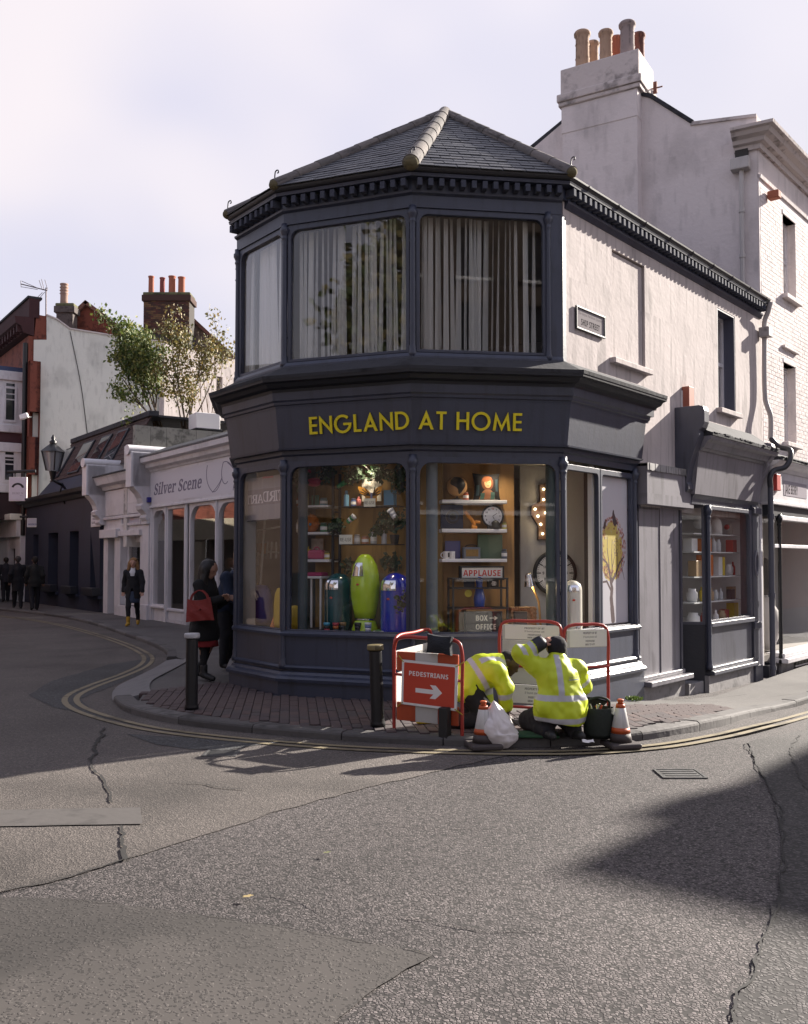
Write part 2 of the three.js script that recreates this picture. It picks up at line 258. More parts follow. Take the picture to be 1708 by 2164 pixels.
// pale repair strip and cracks
{
  const strip = std(lin(0.078, 0.071, 0.068), 0.85, { map: grimeTex, bumpMap: renderBump, bumpScale: 0.004 });
  const g = sheet(jag(RP([-120, 1716], [0, 1715], [298, 1710], [301, 1745], [0, 1750], [-120, 1752]), 0.004, 0.08), 0.012, 0.3, ROADY); ground('road_patch', g, strip);
  const tar = std(lin(0.02, 0.019, 0.018), 0.85);
  const crack = (pts, w0, w1, lift = 0.014) => {
    const cv = new THREE.CatmullRomCurve3(RP(...pts).map((p) => new THREE.Vector3(p[0], 0, p[1])), false, 'centripetal'), len = cv.getLength(), nn = Math.max(8, Math.round(len / 0.02)), sd = Math.floor(rnd() * 999), c = cv.getSpacedPoints(nn).map((p, i) => { const l = i * 0.02, tg = cv.getTangentAt(Math.min(1, i / nn)), e = 0.05 * (vnoise(l / 0.22, 0.5, 4096, sd) - 0.5) + 0.03 * (vnoise(l / 0.07, 1.5, 4096, sd) - 0.5) + 0.014 * (vnoise(l / 0.03, 2.5, 4096, sd) - 0.5); return [p.x - tg.z * e, p.z + tg.x * e]; }), L = [], Rr = [];
    c.forEach((p, i) => { const q = c[Math.min(i + 1, c.length - 1)], o = c[Math.max(i - 1, 0)], dx = q[0] - o[0], dd = q[1] - o[1], l = Math.hypot(dx, dd) || 1, t = i / (c.length - 1), w = (w0 + (w1 - w0) * t) * (0.12 + 0.6 * vnoise(i * 0.02 / 0.09, 7.5, 4096, sd)) * (i === 0 || i === c.length - 1 ? 0.1 : 1); L.push([p[0] - dd / l * w, p[1] + dx / l * w]); Rr.push([p[0] + dd / l * w, p[1] - dx / l * w]); });
    const pos = []; const P = (p) => [p[0], ROADY + lift + drop(...p), -p[1]];
    for (let i = 0; i < L.length - 1; i++) pos.push(...P(L[i]), ...P(Rr[i]), ...P(L[i + 1]), ...P(Rr[i]), ...P(Rr[i + 1]), ...P(L[i + 1]));
    const g2 = new THREE.BufferGeometry(); g2.setAttribute('position', new THREE.Float32BufferAttribute(pos, 3)); g2.computeVertexNormals(); ground('road_crack', g2, tar);
  };
  crack([[218, 1540], [205, 1580], [192, 1625], [222, 1655], [240, 1700]], 0.035, 0.02);
  crack([[255, 1748], [258, 1790], [264, 1822]], 0.014, 0.03);
  crack([[262, 1820], [190, 1842], [100, 1868], [0, 1888]], 0.012, 0.012);
  crack([[360, 1656], [430, 1660], [470, 1668], [520, 1672]], 0.008, 0.02);
  crack([[1580, 1570], [1600, 1620], [1640, 1700], [1655, 1790], [1640, 1905], [1590, 2040], [1545, 2164]], 0.012, 0.012);
  crack([[1690, 1555], [1672, 1590], [1690, 1640], [1712, 1680]], 0.014, 0.012);
  crack([[800, 1742], [880, 1750], [1010, 1752], [1110, 1756]], 0.009, 0.006);
  crack([[1060, 1690], [1170, 1702], [1260, 1710]], 0.006, 0.004);
  crack([[850, 1940], [1000, 1965], [1160, 1970]], 0.009, 0.005);
  crack([[480, 1900], [560, 1893], [640, 1905], [690, 1932]], 0.007, 0.008);
  crack([[700, 1838], [745, 1868]], 0.006, 0.004);
  crack([[915, 2021], [760, 1992], [600, 1963], [430, 1935], [300, 1920], [120, 1902]], 0.005, 0.004);
  crack([[1395, 1624], [1470, 1630], [1545, 1640]], 0.007, 0.004);
}
// kerb lines (outer edge of the kerb at road level)
const kerbL = [[-300, 1263], [-120, 1276], [0, 1291], [60, 1297], [130, 1306], [200, 1322], [260, 1343], [320, 1365], [352, 1383], [352, 1398]].map((q) => onRoad(...q));
const apron = [[352, 1398], [330, 1412], [290, 1432], [250, 1452], [237, 1470], [240, 1486], [258, 1500]];
const kerbMain = smoothPts([[240, 1484], [262, 1503], [330, 1523], [420, 1538], [520, 1549], [640, 1560], [780, 1570], [900, 1576], [1020, 1580], [1130, 1580], [1240, 1576], [1340, 1567], [1430, 1553], [1520, 1534], [1610, 1511], [1720, 1482], [1900, 1432], [2200, 1375]].map((q) => onRoad(...q)), 120);
const kerbLs = smoothPts(kerbL, 60), apronPts = smoothPts([...[kerbL[kerbL.length - 1]], ...apron.slice(1, -1).map((q) => onRoad(...q)), kerbMain[0]], 24);
const kerbAll = [...kerbLs, ...apronPts.slice(1, -1), ...kerbMain];
const kerbMat = [0.085, 0.11, 0.07].map((v) => std(lin(v * 1.06, v, v * 0.98), 0.85, { map: grimeTex, bumpMap: renderBump, bumpScale: 0.012 }));
const apronMat = std(lin(0.17, 0.165, 0.165), 0.85, { map: mottle, bumpMap: renderBump, bumpScale: 0.006 });
{
  const kerb = new THREE.Group(); kerb.name = 'kerb'; kerb.userData.kind = 'structure'; scene.add(kerb);
  const stones = (path, len, w, flush) => {
    let acc = 0, start = 0;
    const emit = (i0, i1) => {
      let seg = path.slice(i0, i1 + 1); if (seg.length < 2) return; const g0 = 0.006;
      const e = (a, b) => { const l = Math.hypot(b[0] - a[0], b[1] - a[1]); return [a[0] + (b[0] - a[0]) * g0 / l, a[1] + (b[1] - a[1]) * g0 / l]; };
      seg = [e(seg[0], seg[1]), ...seg.slice(1, -1), e(seg[seg.length - 1], seg[seg.length - 2])];
      const top = flush ? 0.006 : rr(-0.006, 0.006), g = sweep(seg, flush ? [[-w, -0.2], [0, -0.2], [0.0, ROADY + 0.02], [-w, top]] : [[-w, -0.2], [0, -0.2], [0, top - 0.03], [-0.008, top - 0.012], [-0.03, top], [-w, top]]);
      const p = g.attributes.position; for (let k = 0; k < p.count; k++) p.setY(k, p.getY(k) + drop(p.getX(k), -p.getZ(k)));
      g.computeVertexNormals(); const mid = seg[seg.length >> 1];
      mesh('kerbstone', g, flush ? apronMat : kerbMat[Math.floor(rnd() * 3)], kerb);
    };
    for (let i = 1; i < path.length; i++) { acc += Math.hypot(path[i][0] - path[i - 1][0], path[i][1] - path[i - 1][1]); if (acc > len) { emit(start, i); start = i; acc = 0; } } emit(start, path.length - 1);
  };
  stones([...kerbLs].map((p) => p), 1.0, 0.16, false); stones(apronPts, 1.1, 0.45, true); stones(kerbMain, 0.85, 0.2, false);
}
// pavement
const inner = (w) => { const o = offsetPath(kerbAll, -w); return o; };
const wallLine = [[7.6, 16.9 + 0.2], [4.0, 12.9], [1.9, 11.0], [0.1, 10.7], [-1.5, 11.3], [-2.25, 12.35], [-3.5, 20.8], [-7.2, 26.2], [-15, 37.2], [-22, 47]];
{
  const edge = [...offsetPath(kerbLs, -0.16), ...offsetPath(apronPts, -0.45).slice(4, -6), ...offsetPath(kerbMain, -0.2).slice(3)].filter((p) => p[0] < 14 && p[1] < 50);
  const far = edge[edge.length - 1];
  ground('pavement', sheet([...edge, [far[0] + 0.5, far[1] + 3], [9, 19.5], ...wallLine.slice(1).map((p) => [p[0] * 0.995 + 0.3, p[1] + 0.25])], -0.012, 0.35, 0), paveMat);
}
// double yellow lines
{
  const ym = std(lin(0.2, 0.165, 0.1), 0.75, { map: grimeTex, bumpMap: renderBump, bumpScale: 0.004 });
  const ribbon = (path, o0, o1) => {
    const a = offsetPath(path, o0), b = offsetPath(path, o1), pos = [], P = (p) => [p[0], ROADY + 0.013 + drop(...p), -p[1]];
    for (let i = 0; i < a.length - 1; i++) pos.push(...P(a[i]), ...P(a[i + 1]), ...P(b[i]), ...P(a[i + 1]), ...P(b[i + 1]), ...P(b[i]));
    const g = new THREE.BufferGeometry(); g.setAttribute('position', new THREE.Float32BufferAttribute(pos, 3)); g.computeVertexNormals(); return boxUV(g);
  };
  const yl = smoothPts([[-300, 1272], [-120, 1286], [0, 1302], [60, 1309], [130, 1321], [200, 1339], [260, 1358], [303, 1376], [322, 1391], [312, 1408], [270, 1428], [210, 1450], [168, 1470], [162, 1483], [178, 1497], [230, 1516], [330, 1540], [450, 1556], [600, 1570], [780, 1582], [960, 1588], [1100, 1590], [1240, 1588], [1340, 1581], [1430, 1570], [1520, 1553], [1610, 1532], [1720, 1503], [1900, 1455], [2200, 1400]].map((q) => onRoad(...q)), 260);
  ground('yellow_line', ribbon(yl, -0.035, 0.035), ym); ground('yellow_line', ribbon(yl, 0.10, 0.17), ym);
}
// clay pavers of the corner pavement, running bond, each its own block; those under the shop and the kerb are left out
{
  const area = [...offsetPath(kerbMain, -0.2).slice(5, 58), [1.0, 9.9], [0.1, 10.72], [-1.5, 11.32], [-2.3, 12.5], [-2.6, 12.4], [-3.2, 11.6], [-3.0, 11.0]];
  const inside = (x, d) => { let c = false; for (let i = 0, j = area.length - 1; i < area.length; j = i++) { const a = area[i], b = area[j]; if ((a[1] > d) !== (b[1] > d) && x < (b[0] - a[0]) * (d - a[1]) / (b[1] - a[1]) + a[0]) c = !c; } return c; };
  const base = new RoundedBoxGeometry(0.094, 0.06, 0.196, 1, 0.006), mats = [[0.07, 0.049, 0.049], [0.056, 0.043, 0.046], [0.084, 0.056, 0.053], [0.063, 0.051, 0.052]].map((c) => std(lin(...c), 0.85, { bumpMap: renderBump, bumpScale: 0.004 }));
  const list = []; const rot = 0.12, c = Math.cos(rot), s = Math.sin(rot);
  for (let i = -45; i < 50; i++) for (let j = -20; j < 24; j++) { const a = i * 0.1, b = j * 0.2 + (i % 2 ? 0.1 : 0); const x = -1 + a * c - b * s, d = 10.4 + a * s + b * c; if (inside(x, d)) list.push([x, d]); }
  list.sort((p, q) => p[1] - q[1]);
  const pave = new THREE.Group(); pave.name = 'brick_pavement'; pave.userData.kind = 'structure'; scene.add(pave); const rest = [];
  list.forEach(([x, d], k) => {
    const y = -0.03 + rr(-0.003, 0.003) + 0.006, m4 = new THREE.Matrix4().makeRotationFromEuler(new THREE.Euler(rr(-0.015, 0.015), rot + rr(-0.01, 0.01), rr(-0.015, 0.015))).setPosition(x, y + drop(x, d), -d);
    if (k < 300) { const o = mesh('paver', base, mats[Math.floor(rnd() * 4)], pave); o.applyMatrix4(m4); } else rest.push(base.clone().applyMatrix4(m4));
  });
  if (rest.length) mesh('pavers', join(rest), mats[0], pave, { kind: 'stuff' });
}
// covers let into the road
{
  const cov = (px0, py0, px1, py1, label, n) => {
    const a = onRoad(px0, py0), b = onRoad(px1, py1), w = Math.abs(b[0] - a[0]), l = Math.abs(b[1] - a[1]), cx = (a[0] + b[0]) / 2, cd = (a[1] + b[1]) / 2;
    const t = thing('road_cover', label, 'cover'); const m = std(lin(0.1, 0.1, 0.1), 0.55, { metalness: 0.5, map: grimeTex }), y = ROADY + 0.0 + drop(cx, cd);
    mesh('frame', join([bx(-w / 2, w / 2, 0, 0.01, l / 2 - 0.02, l / 2), bx(-w / 2, w / 2, 0, 0.01, -l / 2, -l / 2 + 0.02), bx(-w / 2, -w / 2 + 0.02, 0, 0.01, -l / 2 + 0.02, l / 2 - 0.02), bx(w / 2 - 0.02, w / 2, 0, 0.01, -l / 2 + 0.02, l / 2 - 0.02)]), m, t);
    mesh('lid', bx(-w / 2 + 0.022, w / 2 - 0.022, 0, 0.006, -l / 2 + 0.022, l / 2 - 0.022), m, t);
    for (let i = 1; i < n; i++) mesh('rib', bx(-w / 2 + 0.04, w / 2 - 0.04, 0.006, 0.01, -l / 2 + l * i / n - 0.008, -l / 2 + l * i / n + 0.008), m, t);
    t.position.set(cx, y, -cd); return t;
  };
  cov(1402, 1646, 1470, 1627, 'small rectangular metal cover in the road on the right', 4);
  cov(425, 1600, 510, 1586, 'worn metal cover in the shaded road on the left', 6);
}
// ================================================================== the corner shop
const shop = thing('corner_shop', 'two storey corner shop with dark blue grey front and slate roof', 'shop building');
const A2 = [-3.3, 20.3], back = [-0.4, 21.5];
const retA = [A[0] - 0.138 * 1.2, A[1] + 0.99 * 1.2];
const pathUp = [FAB.at(0.03), B, C, D, E], pathShop = [retA, A, B, C, D, FR.at(1.93)], pathCorn = [retA, A, B, C, D, FR.at(2.12)];
const add = (name, g, m, parent = shop, extra) => mesh(name, g, m, parent, extra);
// --- top of the walls
add('architrave', sweep([A, B, C, D], [[-0.1, 5.70], [0.02, 5.70], [0.02, 5.84], [0.055, 5.862], [0.06, 5.885], [-0.1, 5.885]]), M.paint);
add('wall_moulding', sweep([FR.at(0.07), E], [[-0.1, 5.80], [0.012, 5.80], [0.05, 5.86], [0.055, 5.885], [-0.1, 5.885]]), M.paint);
add('frieze', sweep(pathUp, [[-0.12, 5.885], [0.035, 5.885], [0.035, 6.015], [-0.12, 6.015]]), M.paint);
add('cornice_crown', sweep(pathUp, [[-0.12, 6.015], [0.148, 6.015], [0.152, 6.03], [0.16, 6.05], [-0.12, 6.05]]), M.paint);
{
  const dentM = new THREE.MeshPhysicalMaterial({ color: lin(0.06, 0.066, 0.09), roughness: 0.85, specularIntensity: 0.4 });
  const g = new RoundedBoxGeometry(0.058, 0.088, 0.115, 1, 0.004);
  for (const [F, n, o] of [[FAB, 9, 0], [FBC, 13, 0], [FCD, 14, 0], [FR, 53, 0]]) for (let i = 0; i < n; i++) {
    const s = (i + 0.5) / n * F.L, d = add('dentil', g, dentM); d.applyMatrix4(F.M.clone().multiply(new THREE.Matrix4().makeTranslation(s, 5.955 + rr(-0.002, 0.002), 0.0925)));
  }
  const gut = []; for (let i = 0; i <= 8; i++) { const a = Math.PI + i / 8 * Math.PI; gut.push([0.13 + 0.055 * Math.cos(a), 6.115 + 0.055 * Math.sin(a)]); } for (let i = 8; i >= 0; i--) { const a = Math.PI + i / 8 * Math.PI; gut.push([0.13 + 0.046 * Math.cos(a), 6.115 + 0.046 * Math.sin(a)]); }
  add('gutter', sweep(pathUp, gut), M.ironPipe);
  for (let i = 0; i < 9; i++) { const s = 0.35 + i * 0.78, q = gut.slice(0, 9).map((p) => [0.13 + (p[0] - 0.13) * 1.12, 6.12 + (p[1] - 6.12) * 1.12]).concat(gut.slice(9)); add('gutter_joint', sweep([FR.at(s), FR.at(s + 0.05)], q), M.ironPipe); }
}
// --- roof
const roof = new THREE.Group(); roof.name = 'roof'; shop.add(roof);
{
  const ev = offsetPath([[-1.5, 14.2], ...pathUp], 0.17); ev[0] = [-1.3, 14.3]; const ap = offsetPath(pathUp, 0.17)[0]; ev[1] = ap; const yE = 6.12, apex = V(0.59, 8.05, 13.5), ridge = V(3.2, 8.05, 16.8), eb = ev.map((p) => V(p[0], yE, p[1]));
  const tri = []; const T = (...p) => p.forEach((q) => tri.push(q.x, q.y, q.z));
  for (let i = 1; i < 4; i++) T(eb[i], eb[i + 1], apex); T(eb[4], eb[5], ridge); T(eb[4], ridge, apex); T(eb[0], eb[1], apex); T(eb[5], V(4.6, yE, 18.6), ridge); T(V(4.6, yE, 18.6), V(-1, yE, 18.5), ridge); T(V(-1, yE, 18.5), eb[0], ridge); T(eb[0], apex, ridge);
  const g = new THREE.BufferGeometry(); g.setAttribute('position', new THREE.Float32BufferAttribute(tri, 3)); g.computeVertexNormals();
  const slateM = [[0.052, 0.055, 0.066], [0.068, 0.07, 0.08], [0.042, 0.045, 0.056], [0.085, 0.085, 0.092]].map((c) => std(lin(...c), 0.5, { bumpMap: renderBump, bumpScale: 0.006 }));
  mesh('roof_deck', boxUV(g), slateM[2], roof);
  const sg = new Map();
  for (let f = 1; f < 4; f++) {
    const a = eb[f], b = eb[f + 1], u = b.clone().sub(a), L = u.length(); u.normalize(); const w = apex.clone().sub(a), ua = w.dot(u), v = w.clone().addScaledVector(u, -ua), Hh = v.length(); v.normalize(); const n = u.clone().cross(v);
    const dv = 0.14, W = 0.27; let row = 0;
    for (let y = -0.03; y < Hh - 0.12; y += dv, row++) {
      const x0 = ua * (y + 0.06) / Hh, x1 = L + (ua - L) * (y + 0.06) / Hh;
      for (let x = -(row % 2) * W / 2; x < L; x += W) {
        const p = Math.max(x, x0), q = Math.min(x + W, x1); if (q - p < 0.06) continue;
        const wq = Math.max(0.06, Math.round((q - p - 0.006) * 50) / 50), key = wq.toFixed(2); if (!sg.has(key)) sg.set(key, new THREE.BoxGeometry(wq, dv + 0.07, 0.009));
        const c = a.clone().addScaledVector(u, (p + q) / 2).addScaledVector(v, y + dv / 2 + 0.03).addScaledVector(n, 0.016 + rr(-0.002, 0.003));
        const m4 = new THREE.Matrix4().makeBasis(u, v, n).multiply(new THREE.Matrix4().makeRotationX(-0.055 + rr(-0.008, 0.008))).multiply(new THREE.Matrix4().makeRotationZ(rr(-0.01, 0.01))).setPosition(c);
        mesh('slate', sg.get(key), slateM[Math.floor(Math.pow(rnd(), 1.3) * 4)], roof).applyMatrix4(m4);
      }
    }
  }
  const hipM = [[0.14, 0.125, 0.12], [0.165, 0.145, 0.135], [0.12, 0.11, 0.105]].map((c) => std(lin(...c), 0.9, { map: grimeTex, bumpMap: renderBump, bumpScale: 0.012 })), capEnd = std(lin(0.13, 0.11, 0.06), 0.95, { map: grimeTex });
  for (const [i, r] of [[1, 0.07], [2, 0.075], [3, 0.1], [4, 0.075]]) {
    const a = eb[i].clone(), d = apex.clone().sub(a), L = d.length(); d.normalize(); const n = Math.round(L / 0.42), l = L / n;
    for (let k = 0; k < n; k++) { const g2 = new THREE.CylinderGeometry(r * 0.93, r * 1.02, l + 0.03, 20); g2.applyQuaternion(new THREE.Quaternion().setFromUnitVectors(new THREE.Vector3(0, 1, 0), d)); const p = a.clone().addScaledVector(d, (k + 0.5) * l); g2.translate(p.x, p.y + 0.03, p.z); mesh('hip_tile', boxUV(g2), hipM[k % 3], roof); }
    const end = new THREE.SphereGeometry(r * 0.98, 16, 10); end.scale(1, 0.9, 1); end.translate(a.x, a.y + 0.03, a.z); mesh('hip_end', end, capEnd, roof);
    const hk = tube([V(0, 0, 0), V(0, 0.1, 0), V(0.01, 0.15, 0), V(0.035, 0.165, 0), V(0.045, 0.14, 0), V(0.03, 0.125, 0)], 0.008, 6); hk.translate(a.x, a.y + 0.05, a.z); mesh('hip_iron', hk, M.ironPipe, roof);
  }
}
// --- rendered wall to the right-hand street
const jambM = std(lin(0.075, 0.078, 0.11), 0.6);
{
  const W = [[0.03, 2.95], [1.95, 2.95], [1.95, 2.3], [6.79, 2.3], [6.79, 5.88], [0.03, 5.88]];
  const g = poly(W, 0.28, [rect(4.82, 5.575, 4.0, 5.6), rect(1.27, 2.225, 4.2, 5.625)]); g.translate(0, 0, -0.28); add('rendered_wall', boxUV(FR.on(g)), M.render);
  add('blind_panel', boxUV(FR.on(rbx(1.285, 2.21, 4.2, 5.61, -0.1, -0.035, 0.006))), M.render);
  add('blind_window_sill', boxUV(FR.on(rbx(1.19, 2.3, 4.125, 4.2, -0.05, 0.085, 0.012))), M.render);
  const w = new THREE.Group(); w.name = 'sash_window'; shop.add(w);
  mesh('sill', boxUV(FR.on(rbx(4.74, 5.65, 3.92, 4.0, -0.05, 0.09, 0.012))), M.render, w);
  mesh('frame', FR.on(poly(rect(4.82, 5.575, 4.0, 5.6), 0.06, [rect(4.9, 5.5, 4.08, 4.77), rect(4.9, 5.5, 4.83, 5.53)]).translate(0, 0, -0.24)), M.whitePaint, w);
  for (const [a, b] of [[4.823, 4.85], [5.545, 5.572]]) mesh('jamb_lining', FR.on(bx(a, b, 4.003, 5.597, -0.23, -0.004)), jambM, w); mesh('head_lining', FR.on(bx(4.852, 5.543, 5.57, 5.597, -0.23, -0.004)), jambM, w);
  mesh('pane', FR.on(bx(4.89, 5.51, 4.07, 4.78, -0.215, -0.211)), M.glass, w); mesh('pane', FR.on(bx(4.89, 5.51, 4.82, 5.54, -0.215, -0.211)), M.glass, w);
  for (const x of [5.1, 5.3]) mesh('glazing_bar', FR.on(bx(x - 0.012, x + 0.012, 4.83, 5.53, -0.23, -0.19)), M.whitePaint, w);
  // neighbouring wall under the render and the parts of the ground floor that close the room
  const inn = std(lin(0.32, 0.29, 0.25), 0.9);
  add('floor_slab', slab([[-2.05, 12.45], [-1.38, 11.58], [0.1, 11.0], [1.8, 11.24], [6.0, 16.35], [4.4, 18.4], [-0.4, 20.5], [-3.1, 20.0]], 3.62, 3.92), inn);
  add('ceiling', slab([[-2.05, 12.45], [-1.38, 11.58], [0.1, 11.0], [1.8, 11.24], [6.0, 16.35], [4.4, 18.4], [-0.4, 20.5], [-3.1, 20.0]], 5.9, 6.0), inn);
  add('back_wall', new Face([-3.3, 20.3], A).on(bx(0.1, 7.9, -0.3, 6, -0.25, -0.02)), inn);
  add('back_wall', new Face([4.4, 18.5], [-3.3, 20.35]).on(bx(0, 7.9, -0.4, 6, -0.2, 0)), inn);
  add('back_wall', new Face(E, [4.4, 18.5]).on(bx(0, 2.8, -0.6, 6, -0.2, 0)), inn);
  add('party_wall', FR.on(bx(3.22, 6.72, -0.6, 2.3, -2.2, -2.05)), inn);
}
// --- mid cornice, fascia
add('lead_flashing', sweep(pathCorn, [[0, 3.745], [0.36, 3.745], [0.365, 3.785], [0.3, 3.8], [0.03, 3.95], [0.0, 3.95]]), M.lead);
add('shop_cornice', sweep(pathCorn, [[0, 3.60], [0.2, 3.61], [0.21, 3.64], [0.27, 3.66], [0.3, 3.7], [0.35, 3.715], [0.355, 3.745], [0, 3.745]]), M.paintDark);
add('cornice_band', sweep([retA, A, B, C, D, FR.at(2.07)], [[0, 3.515], [0.19, 3.515], [0.195, 3.61], [0, 3.61]]), M.paint);
add('bed_mould', sweep([retA, A, B, C, D, FR.at(2.0)], [[0, 3.43], [0.142, 3.43], [0.148, 3.455], [0.165, 3.465], [0.17, 3.495], [0.185, 3.515], [0, 3.515]]), M.paint);
add('fascia', sweep(pathShop, [[0, 2.95], [0.08, 2.95], [0.14, 3.43], [0, 3.43]]), M.paint);
add('fascia_trim', sweep(pathShop, [[0.0, 2.925], [0.095, 2.93], [0.1, 2.95], [0.0, 2.95]]), M.paint);
// --- shop sign letters, drawn on their own grid (cap height 1)
const arc = (cx, cy, r, a0, a1, n = 16) => Array.from({ length: n + 1 }, (_, i) => { const a = (a0 + (a1 - a0) * i / n) * Math.PI / 180; return [cx + r * Math.cos(a), cy + r * Math.sin(a)]; });
const GLYPH = {
  E: [0.5, [[0, 0], [0.5, 0], [0.5, 0.14], [0.15, 0.14], [0.15, 0.43], [0.47, 0.43], [0.47, 0.57], [0.15, 0.57], [0.15, 0.86], [0.5, 0.86], [0.5, 1], [0, 1]]],
  N: [0.78, [[0, 0], [0.14, 0], [0.14, 0.68], [0.78, -0.04], [0.78, 1], [0.64, 1], [0.64, 0.32], [0, 1.04]]],
  G: [1.05, [...arc(0.52, 0.5, 0.53, 45, 366, 26), [0.56, 0.56], [0.56, 0.42], ...arc(0.52, 0.5, 0.385, 348, 45, 22)]],
  L: [0.45, [[0, 0], [0.45, 0], [0.45, 0.14], [0.15, 0.14], [0.15, 1], [0, 1]]],
  A: [0.84, [[0, 0], [0.16, 0], [0.25, 0.22], [0.59, 0.22], [0.68, 0], [0.84, 0], [0.42, 1.06]], [[0.31, 0.36], [0.42, 0.64], [0.53, 0.36]]],
  D: [0.8, [[0, 0], [0.3, 0], ...arc(0.3, 0.5, 0.5, -90, 90), [0, 1]], [[0.15, 0.14], [0.15, 0.86], ...arc(0.3, 0.5, 0.36, 90, -90)]],
  T: [0.56, [[0.205, 0], [0.355, 0], [0.355, 0.86], [0.56, 0.86], [0.56, 1], [0, 1], [0, 0.86], [0.205, 0.86]]],
  H: [0.7, [[0, 0], [0.15, 0], [0.15, 0.44], [0.55, 0.44], [0.55, 0], [0.7, 0], [0.7, 1], [0.55, 1], [0.55, 0.58], [0.15, 0.58], [0.15, 1], [0, 1]]],
  O: [1.05, arc(0.525, 0.5, 0.53, 0, 360, 32).slice(0, -1), arc(0.525, 0.5, 0.385, 360, 0, 32).slice(0, -1)],
  M: [1.0, [[0, 0], [0.15, 0], [0.235, 0.58], [0.5, -0.03], [0.765, 0.58], [0.85, 0], [1, 0], [0.85, 1.04], [0.5, 0.28], [0.15, 1.04]]],
};
{
  const yellow = std(lin(0.7, 0.58, 0.01), 0.5);
  const put = (F, text, s0, s1, y0, h) => {
    const adv = []; let x = 0; for (const c of text) { if (c === ' ') { x += 0.42; continue; } adv.push([c, x]); x += GLYPH[c][0] + 0.14; } const k = (s1 - s0) / (x - 0.14);
    for (const [c, p] of adv) {
      const [, o, hole] = GLYPH[c], g = poly(o.map((q) => [q[0] * k, q[1] * h]), 0.018, hole ? [hole.map((q) => [q[0] * k, q[1] * h])] : []); g.rotateX(Math.atan(0.06 / 0.48)); g.translate(s0 + p * k, y0, 0.08 + 0.06 * (y0 - 2.95) / 0.48 + 0.012);
      add('letter', F.on(g), yellow);
    }
  };
  const a = FBC.pick(656, 917, 0.11), b = FBC.pick(866, 907, 0.11); put(FBC, 'ENGLAND', a[0], b[0], 3.10, 0.205);
  const c = FCD.pick(884, 906, 0.11), d = FCD.pick(1102, 909, 0.11); put(FCD, 'AT HOME', c[0], d[0], 3.10, 0.205);
}
// --- columns
function column(p, y0, y1, r, name = 'column') {
  const h = y1 - y0, g = lathe([[0, 0], [r * 1.5, 0], [r * 1.5, 0.05], [r * 1.15, 0.08], [r * 1.25, 0.12], [r, 0.15], [r, h * 0.2], [r * 1.2, h * 0.2 + 0.012], [r, h * 0.2 + 0.03], [r * 0.92, h - 0.42], [r * 1.15, h - 0.41], [r * 0.92, h - 0.39], [r * 0.92, h - 0.27], [r * 1.1, h - 0.26], [r * 0.95, h - 0.24], [r * 1.0, h - 0.2], [r * 1.25, h - 0.19], [r * 1.25, h - 0.17], [r * 1.05, h - 0.16], [r * 1.15, h - 0.14], [r * 1.75, h - 0.1], [r * 1.75, h - 0.06], [r * 1.3, h - 0.05], [r * 1.3, h], [0, h]], 18);
  g.translate(p[0], y0, -p[1]); return add(name, g, M.paint);
}
for (const p of [A, B, C, D]) column([p[0], p[1]], 0.3, 2.82, 0.036);
for (const p of [A, B, C]) column([p[0], p[1]], 3.95, 5.72, 0.034);
column(FR.at(1.86), 0.3, 2.82, 0.036); column(FCD.at(1.62, 0.01), 3.95, 5.72, 0.03);
add('corner_board', sweep([FCD.at(1.65), D, FR.at(0.07)], [[-0.1, 3.93], [0.015, 3.93], [0.015, 5.70], [-0.1, 5.70]]), M.paint);
// --- window frames and glass
function shopWindow(F, s0, s1, y0, y1, r, name, parts = true) {
  const w = new THREE.Group(); w.name = name; shop.add(w);
  mesh('frame', F.on(poly(rect(s0, s1, y0 - 0.03, y1 + 0.07), 0.05, [archHole(s0 + 0.045, s1 - 0.045, y0 + 0.006, y1, r)], 0.006).translate(0, 0, -0.055)), M.paint, w);
  mesh('pane', F.on(y0 < 2 || F === FCD ? pn(s0 + 0.03, s1 - 0.03, y0 - 0.01, y1 + 0.02, -0.037) : bx(s0 + 0.03, s1 - 0.03, y0, y1 + 0.02, -0.042, -0.037)), M.glass, w);
  return w;
}
for (const [F, s0, s1] of [[FAB, 0.04, FAB.L - 0.04], [FBC, 0.04, FBC.L - 0.04], [FCD, 0.04, FCD.L - 0.04]]) shopWindow(F, s0, s1, 0.77, 2.73, 0.13, 'shop_window');
for (const [F, s0, s1] of [[FAB, 0.04, FAB.L - 0.04], [FBC, 0.04, FBC.L - 0.04], [FCD, 0.04, 1.6]]) shopWindow(F, s0, s1, 4.04, 5.63, 0.1, 'upper_window');
const sMul = FR.s(1265, -0.03), sTreeR = FR.s(1337, -0.03);
shopWindow(FR, 0.04, sMul, 0.77, 2.68, 0.05, 'shop_window'); shopWindow(FR, sMul + 0.012, 1.83, 0.77, 2.68, 0.05, 'shop_window');
add('beam', sweep(pathShop, [[-0.2, 2.79], [0.0, 2.79], [0.0, 2.86], [0.03, 2.88], [0.03, 2.925], [-0.2, 2.925]]), M.paint);
add('upper_sill', sweep([retA, A, B, C, D], [[-0.2, 3.93], [0.05, 3.93], [0.05, 3.96], [0.03, 4.0], [-0.2, 4.012]]), M.paint);
